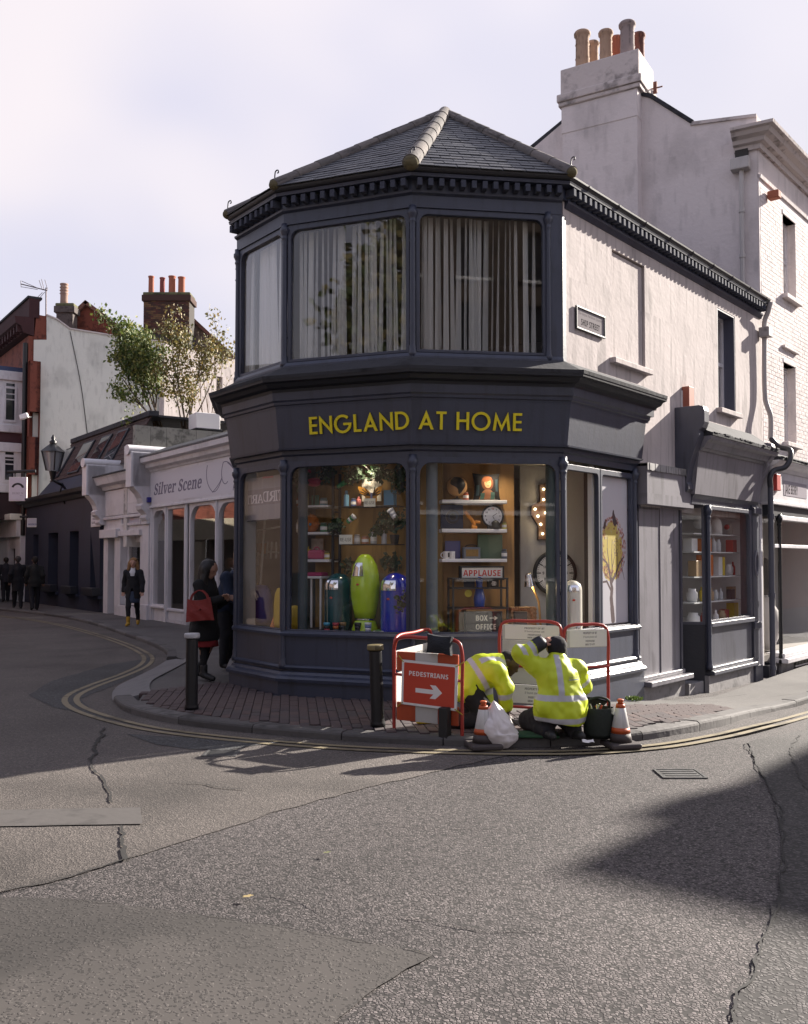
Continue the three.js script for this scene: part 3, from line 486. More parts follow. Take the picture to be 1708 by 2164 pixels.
// --- stall riser
add('stall_riser', sweep(pathShop, [[-0.15, -0.2], [0.01, -0.2], [0.01, 0.7], [-0.15, 0.7]]), M.paint);
add('shop_sill', sweep(pathShop, [[-0.15, 0.7], [0.05, 0.7], [0.055, 0.73], [0.02, 0.76], [-0.15, 0.762]]), M.paint);
add('riser_mould', sweep(pathShop, [[0.01, 0.30], [0.035, 0.30], [0.045, 0.325], [0.025, 0.345], [0.01, 0.35]]), M.paint);
add('plinth_mould', sweep(pathShop, [[0.01, 0.16], [0.12, 0.16], [0.125, 0.195], [0.1, 0.22], [0.06, 0.24], [0.04, 0.27], [0.01, 0.28]]), M.paint);
add('plinth', sweep(pathShop, [[0.01, -0.5], [0.085, -0.5], [0.085, 0.16], [0.01, 0.16]]), M.paint);
add('fascia_end', FR.on(bx(1.94, 2.0, 2.3, 2.95, -0.1, 0.02)), M.paint);

// --- curtains of the upper room
{
  const cm = new THREE.MeshPhysicalMaterial({ color: lin(0.75, 0.75, 0.72), roughness: 0.95, transmission: 0.2, thickness: 0 });
  for (const [F, s0, s1, n, sp] of [[FAB, 0.1, 1.12, 9, 0.95], [FBC, 0.1, 1.58, 22, 0.78], [FCD, 0.1, 1.52, 24, 0.8]]) {
    for (let i = 0; i < n; i++) {
      const c = s0 + (i + 0.5 + rr(-0.45, 0.45)) / n * (s1 - s0), w = (s1 - s0) / n * sp * rr(0.2, 1.7), wt = w * rr(0.3, 0.8), o = -0.16 - rr(0, 0.06), ph = rr(0, 6), lean = rr(-0.03, 0.03), nx = 14, ny = 6, pos = [], idx = [];
      for (let j = 0; j <= ny; j++) for (let k = 0; k <= nx; k++) { const t = j / ny, ww = w + (wt - w) * t, q = k / nx - 0.5; pos.push(c + lean * (t - 0.5) + q * ww, 4.0 + t * 1.66, o + 0.022 * Math.sin(k * 1.9 + ph + Math.sin(t * 2 + ph) * 0.6) * (1 - 0.4 * t)); }
      for (let j = 0; j < ny; j++) for (let k = 0; k < nx; k++) { const a = j * (nx + 1) + k; idx.push(a, a + 1, a + nx + 1, a + 1, a + nx + 2, a + nx + 1); }
      const g = new THREE.BufferGeometry(); g.setAttribute('position', new THREE.Float32BufferAttribute(pos, 3)); g.setIndex(idx); g.computeVertexNormals(); add('curtain', F.on(g), cm);
    }
  }
}
// --- enamel street sign
{
  const t = thing('street_sign', 'white enamel street name sign on the rendered wall', 'sign');
  const p = FR.pick(1214, 690, 0.03), q = FR.pick(1275, 695, 0.03), s0 = 0.29, s1 = 1.02, y0 = 4.4, y1 = 4.68;
  mesh('frame', FR.on(poly(rect(s0, s1, y0, y1), 0.02, [rect(s0 + 0.02, s1 - 0.02, y0 + 0.02, y1 - 0.02)], 0.004).translate(0, 0, 0.012)), M.ironPipe, t);
  const tex = canvasTex(512, 200, (x, w, h) => { x.fillStyle = '#c9c4c6'; x.fillRect(0, 0, w, h); x.fillStyle = '#1d1b22'; x.textAlign = 'center'; x.font = 'bold 70px sans-serif'; x.save(); x.translate(w / 2, 160); x.scale(0.86, 1.25); x.fillText('SHIP STREET', 0, 0); x.restore(); x.font = 'italic 38px serif'; x.fillStyle = '#55515c'; x.fillText('The Royal Pavilion Quarter', w / 2, 58, 460); });
  const pl = new THREE.PlaneGeometry(s1 - s0 - 0.04, y1 - y0 - 0.04); pl.translate((s0 + s1) / 2, (y0 + y1) / 2, 0.02); mesh('plate', FR.on(bx(s0 + 0.02, s1 - 0.02, y0 + 0.02, y1 - 0.02, 0.002, 0.017)), M.white, t); mesh('lettering', FR.on(pl), new THREE.MeshPhysicalMaterial({ color: lin(0.5, 0.49, 0.49), roughness: 1, specularIntensity: 0.05, map: tex }), t);
}
// ================================================================== right-hand street: boarded doorway, second shop front, tall white house
const greyPaint = new THREE.MeshPhysicalMaterial({ color: lin(0.22, 0.21, 0.235), roughness: 0.45, map: streak, bumpMap: paintBump, bumpScale: 0.0015 });
const bluePaint = new THREE.MeshPhysicalMaterial({ color: lin(0.085, 0.088, 0.115), roughness: 0.42, map: streak, bumpMap: paintBump, bumpScale: 0.0015 });
const plinthStone = std(lin(0.26, 0.25, 0.25), 0.9, { map: grimeTex, bumpMap: renderBump, bumpScale: 0.01 });
const L = (name, g, m, par) => mesh(name, boxUV(FR.on(g)), m, par);
{
  const t = thing('boarded_doorway', 'boarded up grey doorway between the two shop fronts', 'doorway');
  L('board', bx(1.99, 2.612, 0.06, 2.33, -0.1, 0.0), greyPaint, t); L('board', bx(2.62, 3.24, 0.06, 2.33, -0.1, 0.012), greyPaint, t);
  L('edge_post', bx(3.245, 3.3, 0.02, 2.33, -0.14, 0.035), bluePaint, t);
  L('sill_mould', rbx(1.96, 3.3, 0.0, 0.06, -0.1, 0.07, 0.012), greyPaint, t);
  L('sill', rbx(1.98, 3.36, -0.075, -0.003, -0.1, 0.17, 0.015), greyPaint, t);
  L('plinth', bx(1.94, 3.3, -0.6, -0.078, -0.1, 0.06), plinthStone, t);
  const hood = new THREE.Group(); hood.name = 'door_hood'; t.add(hood);
  mesh('box', boxUV(FR.on(rbx(1.93, 3.46, 2.35, 2.86, -0.02, 0.15, 0.006))), greyPaint, hood);
  const lp = []; for (let i = 0; i <= 24; i++) lp.push([1.92 + i / 24 * 1.4, 0.165 + 0.004 * Math.sin(i * 1.9) + 0.004 * Math.sin(i * 0.7)]);
  const lg = []; for (let i = 0; i < 24; i++) lg.push(bx(lp[i][0], lp[i + 1][0], 2.855 - 0.05 + 0.004 * Math.sin(i * 2.3), 2.9, lp[i][1] - 0.006, lp[i][1]), bx(lp[i][0], lp[i + 1][0], 2.894, 2.9, 0, lp[i][1] - 0.006));
  mesh('lead_cover', boxUV(FR.on(join(lg))), std(lin(0.3, 0.29, 0.29), 0.6, { map: grimeTex }), hood);
  L('lining', bx(1.96, 3.3, 2.26, 2.345, -0.15, -0.02), M.paintDark, t);
  L('back_wall', bx(1.95, 3.3, -0.5, 2.4, -0.3, -0.16), M.dark, t);
}
{ // alarm box on the wall
  const t = thing('alarm_box', 'brick red box fixed to the rendered wall above the bracket', 'alarm box'); L('case', rbx(3.43, 3.62, 3.8, 4.14, 0, 0.11, 0.008), std(lin(0.33, 0.1, 0.06), 0.6), t); L('back_plate', bx(3.40, 3.66, 3.83, 4.08, 0.0, 0.014), M.white, t);
}
const shop2 = thing('grey_shop', 'grey painted second shop front with a white shelved window', 'shop');
{
  const p = (name, g, m = bluePaint) => L(name, g, m, shop2);
  const bracketProf = [[0, 2.58], [0.16, 2.58], [0.2, 2.62], [0.2, 2.68], [0.17, 2.72], [0.2, 2.9], [0.26, 3.1], [0.36, 3.36], [0.36, 3.44], [0.41, 3.48], [0.44, 3.56], [0.44, 3.72], [0.42, 3.78], [0.36, 3.8], [0, 3.8]];
  for (const [s0, s1, m] of [[3.17, 3.33, bluePaint], [5.99, 6.13, greyPaint]]) { const g = poly(bracketProf.map((q) => [q[0], s0 > 5 ? 2.5 + (q[1] - 2.58) * 0.85 : q[1]]), s1 - s0, [], 0.008); g.applyMatrix4(new THREE.Matrix4().set(0, 0, -1, s1, 0, 1, 0, 0, 1, 0, 0, 0, 0, 0, 0, 1)); p('console_bracket', g, m); }
  const path = [FR.at(3.335), FR.at(5.985)], path2 = [FR.at(3.34), FR.at(6.18)];
  const sw = (name, pr, m, pth = path) => mesh(name, sweep(pth, pr), m, shop2);
  sw('fascia', [[0, 2.56], [0.22, 2.56], [0.29, 3.18], [0, 3.18]], greyPaint);
  sw('cornice', [[0, 3.18], [0.31, 3.18], [0.33, 3.21], [0.36, 3.22], [0.40, 3.3], [0.46, 3.33], [0.48, 3.38], [0, 3.38]], greyPaint, path2);
  sw('lead_roof', [[0, 3.385], [0.49, 3.385], [0.495, 3.42], [0.42, 3.45], [0.05, 3.72], [0, 3.74]], M.lead, path2);
  for (let i = 0; i < 14; i++) { const s = 3.4 + i * 0.2; p('roof_slate', rbx(s, s + rr(0.1, 0.19), 3.42, 3.432 + rr(0, 0.015), 0.33, 0.5 + rr(-0.01, 0.015), 0.003), M.lead); }
  sw('beam', [[-0.1, 2.42], [0.16, 2.42], [0.17, 2.5], [0.2, 2.56], [-0.1, 2.56]], bluePaint, [FR.at(3.36), FR.at(5.98)]);
  // angled lobby, column and window
  const cS = 3.85; const c = column(FR.at(cS, 0.2), 0.0, 2.42, 0.035); shop2.add(c);
  p('window_frame', poly(rect(cS, 5.66, 0.66, 2.42), 0.05, [archHole(cS + 0.05, 5.58, 0.72, 2.36, 0.1)], 0.005).translate(0, 0, 0.15));
  mesh('pane', FR.on(pn(cS + 0.04, 5.6, 0.7, 2.38, 0.17)), M.glass, shop2);
  p('sill', rbx(cS + 0.02, 5.66, 0.62, 0.69, 0.05, 0.24, 0.012)); p('riser', bx(cS, 5.66, 0.03, 0.62, 0.05, 0.18), bluePaint); p('riser_mould', rbx(cS + 0.03, 5.68, -0.02, 0.035, 0.05, 0.22, 0.012), bluePaint); p('ledge', rbx(cS + 0.02, 5.7, -0.085, -0.022, 0.02, 0.27, 0.014), bluePaint); p('plinth', bx(cS - 0.02, 5.68, -0.6, -0.088, 0.02, 0.2), plinthStone);
  const lob = new Face(FR.at(3.32, -0.75), FR.at(cS, 0.17)), lp = (name, g, m = bluePaint) => mesh(name, boxUV(lob.on(g)), m, shop2);
  lp('lobby_riser', bx(0, lob.L - 0.03, -0.4, 0.66, -0.06, 0), M.paintDark); lp('lobby_frame', poly(rect(0, lob.L - 0.02, 0.66, 2.42), 0.04, [rect(0.04, lob.L - 0.06, 0.7, 2.38)]).translate(0, 0, -0.05)); mesh('pane', lob.on(pn(0.03, lob.L - 0.05, 0.69, 2.39, -0.03)), M.glass, shop2);
  p('step', rbx(3.3, cS - 0.02, -0.4, -0.16, -0.8, 0.12, 0.01), plinthStone); p('lobby_door', bx(3.3, 3.36, -0.16, 2.42, -1.0, -0.14), M.paintDark); p('lobby_ceiling', bx(3.3, 6.6, 2.43, 2.52, -1.6, 0.0), M.white);
  // pilaster with an oval ornament
  p('pilaster', poly(rect(5.7, 5.985, -0.5, 2.5), 0.2, [], 0.006)); p('pilaster_base', rbx(5.67, 6.01, -0.5, -0.1, 0, 0.24, 0.01)); p('pilaster_cap', rbx(5.67, 6.01, 2.36, 2.46, 0, 0.25, 0.012)); p('pilaster_block', rbx(5.69, 6.0, 0.5, 0.6, 0, 0.23, 0.01));
  const ov = new THREE.TorusGeometry(0.07, 0.014, 8, 28); ov.scale(1, 2.6, 1); ov.translate(5.845, 1.55, 0.212); p('oval_ornament', ov, greyPaint);
  // room behind
  p('room_back', bx(3.36, 6.6, -0.3, 2.43, -1.6, -1.5), M.white); p('room_end', bx(6.55, 6.6, -0.3, 2.43, -1.5, 0.05), M.white); p('room_floor', bx(3.9, 6.55, 0.5, 0.6, -1.5, 0.04), M.white); p('room_end', bx(3.4, 3.42, -0.1, 2.43, -1.5, -0.82), M.white);
}
{ // shelves and goods of the second shop
  const shm = new THREE.MeshPhysicalMaterial({ color: lin(0.75, 0.78, 0.76), roughness: 0.2 });
  const un = thing('shelving_unit', 'white shelf unit in the window of the second shop', 'shelves');
  const ys = [0.6, 0.97, 1.36, 1.74, 2.02]; ys.slice(1).forEach((y) => L('shelf', bx(4.0, 6.25, y - 0.018, y, -0.42, -0.08), shm, un)); for (const s of [4.36, 6.1]) L('post', bx(s - 0.022, s + 0.022, 0.6, 2.36, -0.08, -0.045), M.white, un);
  const cols = { red: [0.42, 0.05, 0.04], orange: [0.5, 0.15, 0.04], white: [0.7, 0.7, 0.68], yellow: [0.6, 0.45, 0.03], clear: [0.5, 0.53, 0.54], black: [0.03, 0.03, 0.035], tan: [0.35, 0.25, 0.14], green: [0.12, 0.3, 0.08] };
  const mm = Object.fromEntries(Object.entries(cols).map(([k, c]) => [k, std(lin(...c), 0.4)]));
  const place = ['lowest', 'second', 'third', 'fourth', 'top'];
  const item = (row, s, kind, c, w, h) => {
    const y = ys[row] + 0.002, o = -0.2 + rr(-0.05, 0.05), where = `on the ${place[row]} shelf of the second shop window`; let g, cat = kind;
    if (kind === 'box') g = rbx(s - w / 2, s + w / 2, y, y + h, o - w / 3, o + w / 3, 0.006);
    else if (kind === 'bottle') { g = lathe([[0, 0], [w / 2, 0], [w / 2, h * 0.62], [w * 0.18, h * 0.8], [w * 0.18, h], [0, h]], 14); g.translate(s, y, o); }
    else if (kind === 'jar') { g = lathe([[0, 0], [w * 0.42, 0], [w / 2, h * 0.3], [w / 2, h * 0.7], [w * 0.35, h * 0.85], [w * 0.38, h], [w * 0.3, h], [0, h * 0.96]], 14); g.translate(s, y, o); }
    else if (kind === 'dome') { g = lathe([[0, 0], [w / 2, 0], [w / 2, h * 0.5], [w * 0.4, h * 0.8], [w * 0.15, h * 0.95], [w * 0.05, h], [0, h]], 16); g.translate(s, y, o); }
    else { g = new THREE.SphereGeometry(w / 2, 18, 12); g.translate(s, y + h / 2, o); }
    one('shop_' + kind, FR.on(g), mm[c], `${c} ${kind} ${where}${item.n++ % 2 ? '' : ''}`, cat, 'goods in the second shop window').userData.where = undefined;
  }; item.n = 0;
  const goods = [[4, 4.55, 'globe', 'white', 0.2, 0.34], [4, 4.9, 'dome', 'clear', 0.16, 0.24], [4, 5.15, 'dome', 'white', 0.2, 0.28], [4, 5.55, 'globe', 'red', 0.09, 0.26], [4, 5.8, 'bottle', 'white', 0.08, 0.22], [3, 4.25, 'box', 'white', 0.22, 0.2], [3, 4.62, 'box', 'orange', 0.22, 0.2], [3, 5.0, 'bottle', 'clear', 0.09, 0.24], [3, 5.25, 'jar', 'clear', 0.11, 0.2], [3, 5.75, 'box', 'red', 0.18, 0.2], [2, 4.2, 'box', 'tan', 0.2, 0.24], [2, 4.7, 'box', 'orange', 0.26, 0.33], [2, 5.3, 'box', 'white', 0.16, 0.3], [2, 5.42, 'box', 'yellow', 0.07, 0.3], [2, 5.75, 'jar', 'white', 0.14, 0.18], [2, 5.95, 'bottle', 'red', 0.08, 0.22], [1, 4.2, 'jar', 'white', 0.16, 0.2], [1, 4.6, 'jar', 'yellow', 0.18, 0.22], [1, 4.95, 'bottle', 'tan', 0.09, 0.2], [1, 5.2, 'jar', 'clear', 0.1, 0.16], [1, 5.4, 'bottle', 'clear', 0.08, 0.18], [1, 5.65, 'box', 'black', 0.14, 0.16], [1, 5.9, 'box', 'tan', 0.16, 0.2], [0, 4.3, 'jar', 'white', 0.2, 0.2], [0, 4.75, 'jar', 'red', 0.14, 0.18], [0, 5.0, 'bottle', 'white', 0.1, 0.22], [0, 5.25, 'jar', 'tan', 0.14, 0.2], [0, 5.6, 'box', 'red', 0.16, 0.2], [0, 5.9, 'box', 'yellow', 0.2, 0.3]];
  goods.forEach((q) => item(...q));
}
// ------------------------------------------------------------------ tall white house
const FG = new Face([0.21, 19.95], E);
const house = thing('white_house', 'tall white rendered house with cornice and six chimney pots', 'house');
function brickField(F, s0, s1, y0, y1, o, holes, mats, parent, cap, bw = 0.215, bh = 0.065, j = 0.01, proud = 0.012) {
  const full = new THREE.BoxGeometry(bw, bh, proud), half = new THREE.BoxGeometry(bw / 2 - j / 2, bh, proud), rest = []; let n = 0, row = 0;
  for (let y = y0; y + bh < y1; y += bh + j, row++) for (let s = s0 - (row % 2) * (bw + j) / 2; s < s1; s += bw + j) {
    let a = Math.max(s, s0), b = Math.min(s + bw, s1); if (b - a < 0.05) continue; if (holes.some((h) => b > h[0] && a < h[1] && y + bh > h[2] && y < h[3])) { const h = holes.find((q) => b > q[0] && a < q[1] && y + bh > q[2] && y < q[3]); if (a < h[0] - 0.05) b = h[0]; else if (b > h[1] + 0.05) a = h[1]; else continue; }
    const w = b - a, g = w > bw - 0.01 ? full : w < bw / 2 + 0.01 && w > bw / 2 - 0.02 ? half : new THREE.BoxGeometry(w, bh, proud);
    const m4 = F.M.clone().multiply(new THREE.Matrix4().makeTranslation((a + b) / 2, y + bh / 2, o - proud / 2 + (proud > 0.013 ? 0.008 : 0.0035) + rr(-0.0015, 0.0015)));
    if (n++ < cap) mesh('brick', g, mats[Math.floor(rnd() * mats.length)], parent).applyMatrix4(m4); else rest.push(boxUV(g.clone().applyMatrix4(m4)));
  }
  if (rest.length) mesh('bricks', join(rest), mats[0], parent, { kind: 'stuff' });
}
{
  const H = (name, F, g, m, par = house) => mesh(name, boxUV(F.on(g)), m, par);
  const wins = [[8.05, 8.77, 6.52, 8.02], [7.98, 8.66, 3.78, 5.24], [10.2, 10.9, 6.52, 8.02], [10.2, 10.9, 3.78, 5.24]];
  H('front_wall', FR, poly(rect(6.8, 12, 3.2, 8.98), 0.35, wins.map((w) => rect(w[0], w[1], w[2], w[3]))).translate(0, 0, -0.35), M.whiteRender);
  brickField(FR, 6.86, 9.9, 3.42, 8.28, 0.0, wins.map((w) => [w[0] - 0.01, w[1] + 0.01, w[2] - 0.09, w[3] + 0.09]), [M.whiteRender, std(lin(0.6, 0.54, 0.53), 0.9, { map: mottle }), std(lin(0.7, 0.64, 0.62), 0.9, { map: mottle })], house, 290);
  for (const [a, b, c, d] of wins.slice(0, 2)) {
    const w = new THREE.Group(); w.name = 'sash_window'; house.add(w);
    H('head', FR, rbx(a - 0.03, b + 0.03, d, d + 0.08, -0.2, 0.015, 0.01), M.whiteRender, w); H('sill', FR, rbx(a - 0.09, b + 0.09, c - 0.09, c - 0.005, -0.1, 0.1, 0.012), M.whiteRender, w);
    H('frame', FR, poly(rect(a, b, c, d), 0.05, [rect(a + 0.06, b - 0.06, c + 0.06, (c + d) / 2 - 0.03), rect(a + 0.06, b - 0.06, (c + d) / 2 + 0.03, d - 0.06)]).translate(0, 0, -0.2), M.whitePaint, w);
    mesh('pane', FR.on(bx(a + 0.05, b - 0.05, c + 0.05, (c + d) / 2 - 0.02, -0.18, -0.175)), M.glass, w); mesh('pane', FR.on(bx(a + 0.05, b - 0.05, (c + d) / 2 + 0.02, d - 0.05, -0.18, -0.175)), M.glass, w); H('blind', FR, bx(a + 0.02, b - 0.02, c + 0.4, d, -0.33, -0.31), M.white, w); H('painted_dark_room', FR, bx(a - 0.3, b + 0.3, c - 0.3, d + 0.3, -1.0, -0.95), M.dark, w);  // backing panel whose dark colour paints in the shade of the room
  }
  H('lintel_drip', FR, rbx(7.9, 8.75, 5.5, 5.55, 0, 0.06, 0.01), M.whiteRender);
  mesh('string_course', sweep([FR.at(6.8), FR.at(12)], [[-0.1, 8.3], [0.03, 8.3], [0.04, 8.36], [-0.1, 8.38]]), M.whiteRender, house);
  const cp = [FG.at(6.6), E, FR.at(12)];
  mesh('cornice', sweep(cp, [[-0.1, 8.80], [0.05, 8.80], [0.07, 8.88], [0.14, 8.9], [0.17, 8.96], [0.26, 9.0], [0.3, 9.06], [0.36, 9.08], [0.37, 9.13], [-0.1, 9.16]]), M.sooty, house);
  mesh('parapet', sweep([FG.at(6.68), E, FR.at(12)], [[-0.28, 9.1], [-0.02, 9.1], [-0.02, 9.4], [-0.28, 9.42]]), M.sooty, house);
  const gp = [[0.6, 4], [6.98, 4], [6.98, 9.4], [5.86, 9.52], [5.1, 10.2], [4.5, 10.5], [3.36, 10.14], [2.63, 9.72], [1.2, 8.9], [0.6, 8.6]];
  H('gable_wall', FG, poly(gp, 0.3).translate(0, 0, -0.3), M.whiteRender);
  H('gable_coping', FG, poly([[5.84, 9.50], [6.98, 9.38], [6.98, 9.43], [5.86, 9.56]], 0.36).translate(0, 0, -0.33), M.sooty);
  H('verge', FG, poly([[3.4, 10.17], [2.63, 9.74], [1.2, 8.92], [1.2, 9.0], [2.6, 9.82], [3.4, 10.25]], 0.4).translate(0, 0, -0.42), M.lead); H('verge', FG, poly([[5.86, 9.53], [5.1, 10.21], [4.9, 10.3], [4.92, 10.36], [5.13, 10.27], [5.9, 9.58]], 0.4).translate(0, 0, -0.37), M.lead);
  H('chimney_breast', FG, poly(rect(3.47, 4.93, 4, 10.32), 0.25), M.whiteRender);
  const ch = new THREE.Group(); ch.name = 'chimney'; house.add(ch);
  const C2 = (g, name, m = M.sooty) => mesh(name, boxUV(FG.on(g)), m, ch);
  C2(rbx(3.45, 4.94, 9.8, 10.36, -0.7, 0.262, 0.02), 'stack', M.whiteRender); C2(rbx(3.40, 5.0, 10.32, 10.42, -0.74, 0.3, 0.03), 'lower_band'); C2(rbx(3.38, 5.03, 10.41, 10.56, -0.77, 0.33, 0.02), 'band'); C2(rbx(3.44, 4.97, 10.55, 11.06, -0.7, 0.27, 0.02), 'cap');
  const pot = (s, o, h, r, m) => { const g = lathe([[r * 0.8, 0], [r * 1.02, 0.02], [r * 1.02, 0.06], [r * 0.97, h * 0.3], [r * 1.04, h * 0.32], [r * 0.97, h * 0.34], [r * 0.95, h * 0.66], [r * 1.03, h * 0.68], [r * 0.95, h * 0.7], [r * 0.96, h - 0.1], [r * 1.16, h - 0.08], [r * 1.2, h - 0.03], [r * 1.05, h], [r * 0.8, h], [r * 0.75, h - 0.3]], 24); g.translate(s, 11.05, o); mesh('chimney_pot', boxUV(FG.on(g)), m, ch); };
  pot(3.79, 0.0, 0.78, 0.135, M.buff); pot(4.26, 0.0, 0.66, 0.12, M.buff); pot(4.68, 0.0, 0.70, 0.135, std(lin(0.3, 0.24, 0.23), 0.9, { map: grimeTex })); pot(3.84, -0.45, 0.78, 0.11, M.buff); pot(4.32, -0.45, 0.74, 0.11, M.terracotta); pot(4.76, -0.45, 0.68, 0.11, M.redPot);
  C2(rbx(5.03, 5.1, 10.5, 10.72, -0.5, -0.44, 0.01), 'bracket_iron', M.redPot); C2(bx(4.97, 5.2, 10.6, 10.62, -0.5, -0.48), 'bracket_iron', M.redPot);
  // rain-water head and pipe on the gable
  const rp = std(lin(0.5, 0.47, 0.45), 0.6, { map: mottle });
  H('hopper_head', FG, rbx(6.56, 6.88, 8.45, 8.66, 0.0, 0.2, 0.02), rp); H('outlet', FG, bx(6.62, 6.84, 8.66, 8.85, -0.02, 0.06), M.dark); H('gable_pipe', FG, cyl(6.73, 6.2, 8.45, 0.09, 0.04), rp); for (const y of [6.9, 7.7]) H('pipe_collar', FG, cyl(6.73, y, y + 0.06, 0.09, 0.052), rp);
  H('floodlight', FR, rbx(7.15, 7.32, 8.02, 8.16, 0.02, 0.22, 0.02), M.terracotta);
}
{ // downpipe where the shop meets the house
  const t = thing('downpipe', 'grey cast iron downpipe between the rendered wall and the white house', 'drainpipe'), P = (s, y, o) => { const q = FR.at(s, o); return V(q[0], y, q[1]); };
  const pm = std(lin(0.4, 0.37, 0.36), 0.55, { map: grimeTex });
  mesh('upper_pipe', tube([P(6.72, 6.05, 0.2), P(6.72, 5.9, 0.16), P(6.72, 5.75, 0.1), P(6.72, 5.5, 0.09), P(6.72, 4.4, 0.09), P(6.73, 4.25, 0.12), P(6.76, 4.1, 0.16), P(6.76, 3.7, 0.16)], 0.042, 12, 60), pm, t);
  mesh('hopper', boxUV(FR.on(rbx(6.62, 6.82, 5.45, 5.62, 0.02, 0.2, 0.015))), pm, t);
  mesh('swan_neck', tube([P(6.76, 3.7, 0.16), P(6.74, 3.55, 0.3), P(6.62, 3.46, 0.52), P(6.5, 3.3, 0.56), P(6.42, 3.16, 0.5), P(6.3, 3.1, 0.36), P(6.2, 3.0, 0.33), P(6.2, 2.8, 0.33)], 0.045, 12, 60), M.ironPipe, t);
  mesh('lower_pipe', bar(P(6.2, 2.82, 0.33), P(6.2, -0.3, 0.33), 0.045, 14), bluePaint, t); for (const y of [2.3, 1.0, -0.2]) mesh('collar', bar(P(6.2, y, 0.33), P(6.2, y + 0.07, 0.33), 0.058, 14), bluePaint, t);
}
// ------------------------------------------------------------------ third shop at the right edge
{
  const t = thing('corner_white_shop', 'white shop front at the right edge under the white house', 'shop'); const p = (name, g, m = M.whitePaint) => L(name, g, m, t), o = 0.25;
  const pth = [FR.at(6.3), FR.at(11)]; mesh('cornice', sweep(pth, [[0, 3.12], [0.3, 3.12], [0.33, 3.18], [0.4, 3.22], [0.46, 3.28], [0, 3.28]]), M.whitePaint, t); mesh('lead_roof', sweep(pth, [[0, 3.285], [0.47, 3.285], [0.47, 3.32], [0.05, 3.5], [0, 3.5]]), M.lead, t);
  for (let i = 0; i < 10; i++) p('roof_slate', rbx(6.35 + i * 0.21, 6.5 + i * 0.21 + rr(0, 0.05), 3.325, 3.34, 0.3, 0.48 + rr(-0.02, 0.02), 0.003), M.lead);
  p('fascia', rbx(6.32, 11, 2.62, 3.12, 0, 0.28, 0.006)); p('fascia_mould', rbx(6.32, 11, 2.55, 2.62, 0, 0.31, 0.012));
  const tex = canvasTex(512, 96, (x, w, h) => { x.fillStyle = '#e6e2e6'; x.fillRect(0, 0, w, h); x.fillStyle = '#15131a'; x.font = 'bold 64px sans-serif'; x.textAlign = 'left'; x.save(); x.scale(0.8, 1.25); x.fillText('JAKE BERRY', 30, 66); x.restore(); }); const pl = new THREE.PlaneGeometry(1.28, 0.26); pl.translate(7.65, 2.86, 0.286); mesh('lettering', FR.on(pl), new THREE.MeshPhysicalMaterial({ color: lin(0.5, 0.48, 0.5), roughness: 1, specularIntensity: 0.05, map: tex }), t);
  p('end_pilaster', bx(6.34, 6.46, -0.6, 2.55, 0, 0.1)); p('transom', rbx(6.6, 11, 1.82, 1.88, 0.16, 0.26, 0.008)); p('head', rbx(6.46, 11, 2.36, 2.55, 0.1, 0.25, 0.006), M.paintDark); p('window_head', rbx(6.95, 11, 2.3, 2.38, 0.14, 0.27, 0.01));
  mesh('pane', FR.on(pn(6.9, 9.2, 0.03, 2.36, 0.2)), M.glass, t); const c = column(FR.at(6.86, 0.25), -0.15, 2.4, 0.032, 'column'); c.material = M.iron; t.add(c);
  mesh('pane', new Face(FR.at(6.5, -0.4), FR.at(6.84, 0.22)).on(bx(0.02, 0.68, 0.05, 2.36, -0.02, -0.015)), M.glass, t); p('lobby_wall', bx(6.36, 6.42, -0.4, 2.5, -1.6, 0.0), M.white); p('sill', rbx(6.84, 11, -0.06, 0.02, 0, 0.32, 0.012)); p('sill_step', rbx(6.82, 11, -0.15, -0.065, 0, 0.38, 0.014)); p('plinth', bx(6.9, 11, -0.6, -0.155, 0, 0.24), plinthStone); p('lobby_step', bx(6.4, 6.88, -0.6, -0.16, -0.6, 0.2), M.paintDark);
  for (let i = 0; i < 10; i++) p('grille_bar', bx(7.62 + i * 0.085, 7.645 + i * 0.085, -0.36, -0.16, 0.24, 0.26), M.iron); p('grille_rail', bx(7.55, 8.5, -0.27, -0.25, 0.26, 0.275), M.whitePaint); p('grille_back', bx(7.56, 8.48, -0.4, -0.158, 0.235, 0.242), M.dark);
  p('room_back', bx(6.45, 11, -0.2, 2.6, -2.2, -2.1), std(lin(0.14, 0.13, 0.125), 0.9)); p('room_floor', bx(6.45, 11, -0.1, 0.0, -2.1, 0.1), std(lin(0.2, 0.18, 0.16), 0.8)); p('room_ceiling', bx(6.45, 11, 2.5, 2.6, -2.1, 0.1), M.dark); p('room_end', bx(10.9, 11, 0, 2.5, -2.1, 0.1), M.white);
  const al = thing('alarm_box', 'small red alarm box beside the drainpipe on the white fascia', 'alarm box'); L('case', rbx(6.44, 6.64, 2.78, 3.06, 0.285, 0.36, 0.015), std(lin(0.45, 0.04, 0.03), 0.5), al); L('cover', rbx(6.64, 6.74, 2.8, 3.04, 0.285, 0.34, 0.015), M.white, al);
  const v = lathe([[0, 0], [0.16, 0], [0.24, 0.2], [0.28, 0.45], [0.25, 0.68], [0.16, 0.82], [0.14, 0.9], [0.18, 0.95], [0, 0.93]], 24); v.translate(7.35, 0.03, -0.2); one('urn', FR.on(v), std(lin(0.45, 0.42, 0.4), 0.6, { map: mottle }), 'large pale urn in the window of the white shop front', 'urn');
  const dm = thing('clothes_stand', 'black coat on a stand behind the urn in the right shop', 'coat'); L('coat', lathe([[0, 0], [0.22, 0], [0.24, 0.5], [0.17, 0.8], [0.2, 1.15], [0.08, 1.25], [0, 1.27]], 14).translate(8.0, 0.4, -0.45), M.black, dm); L('pole', cyl(8.0, 0.0, 0.42, -0.45, 0.02), M.iron, dm);
}
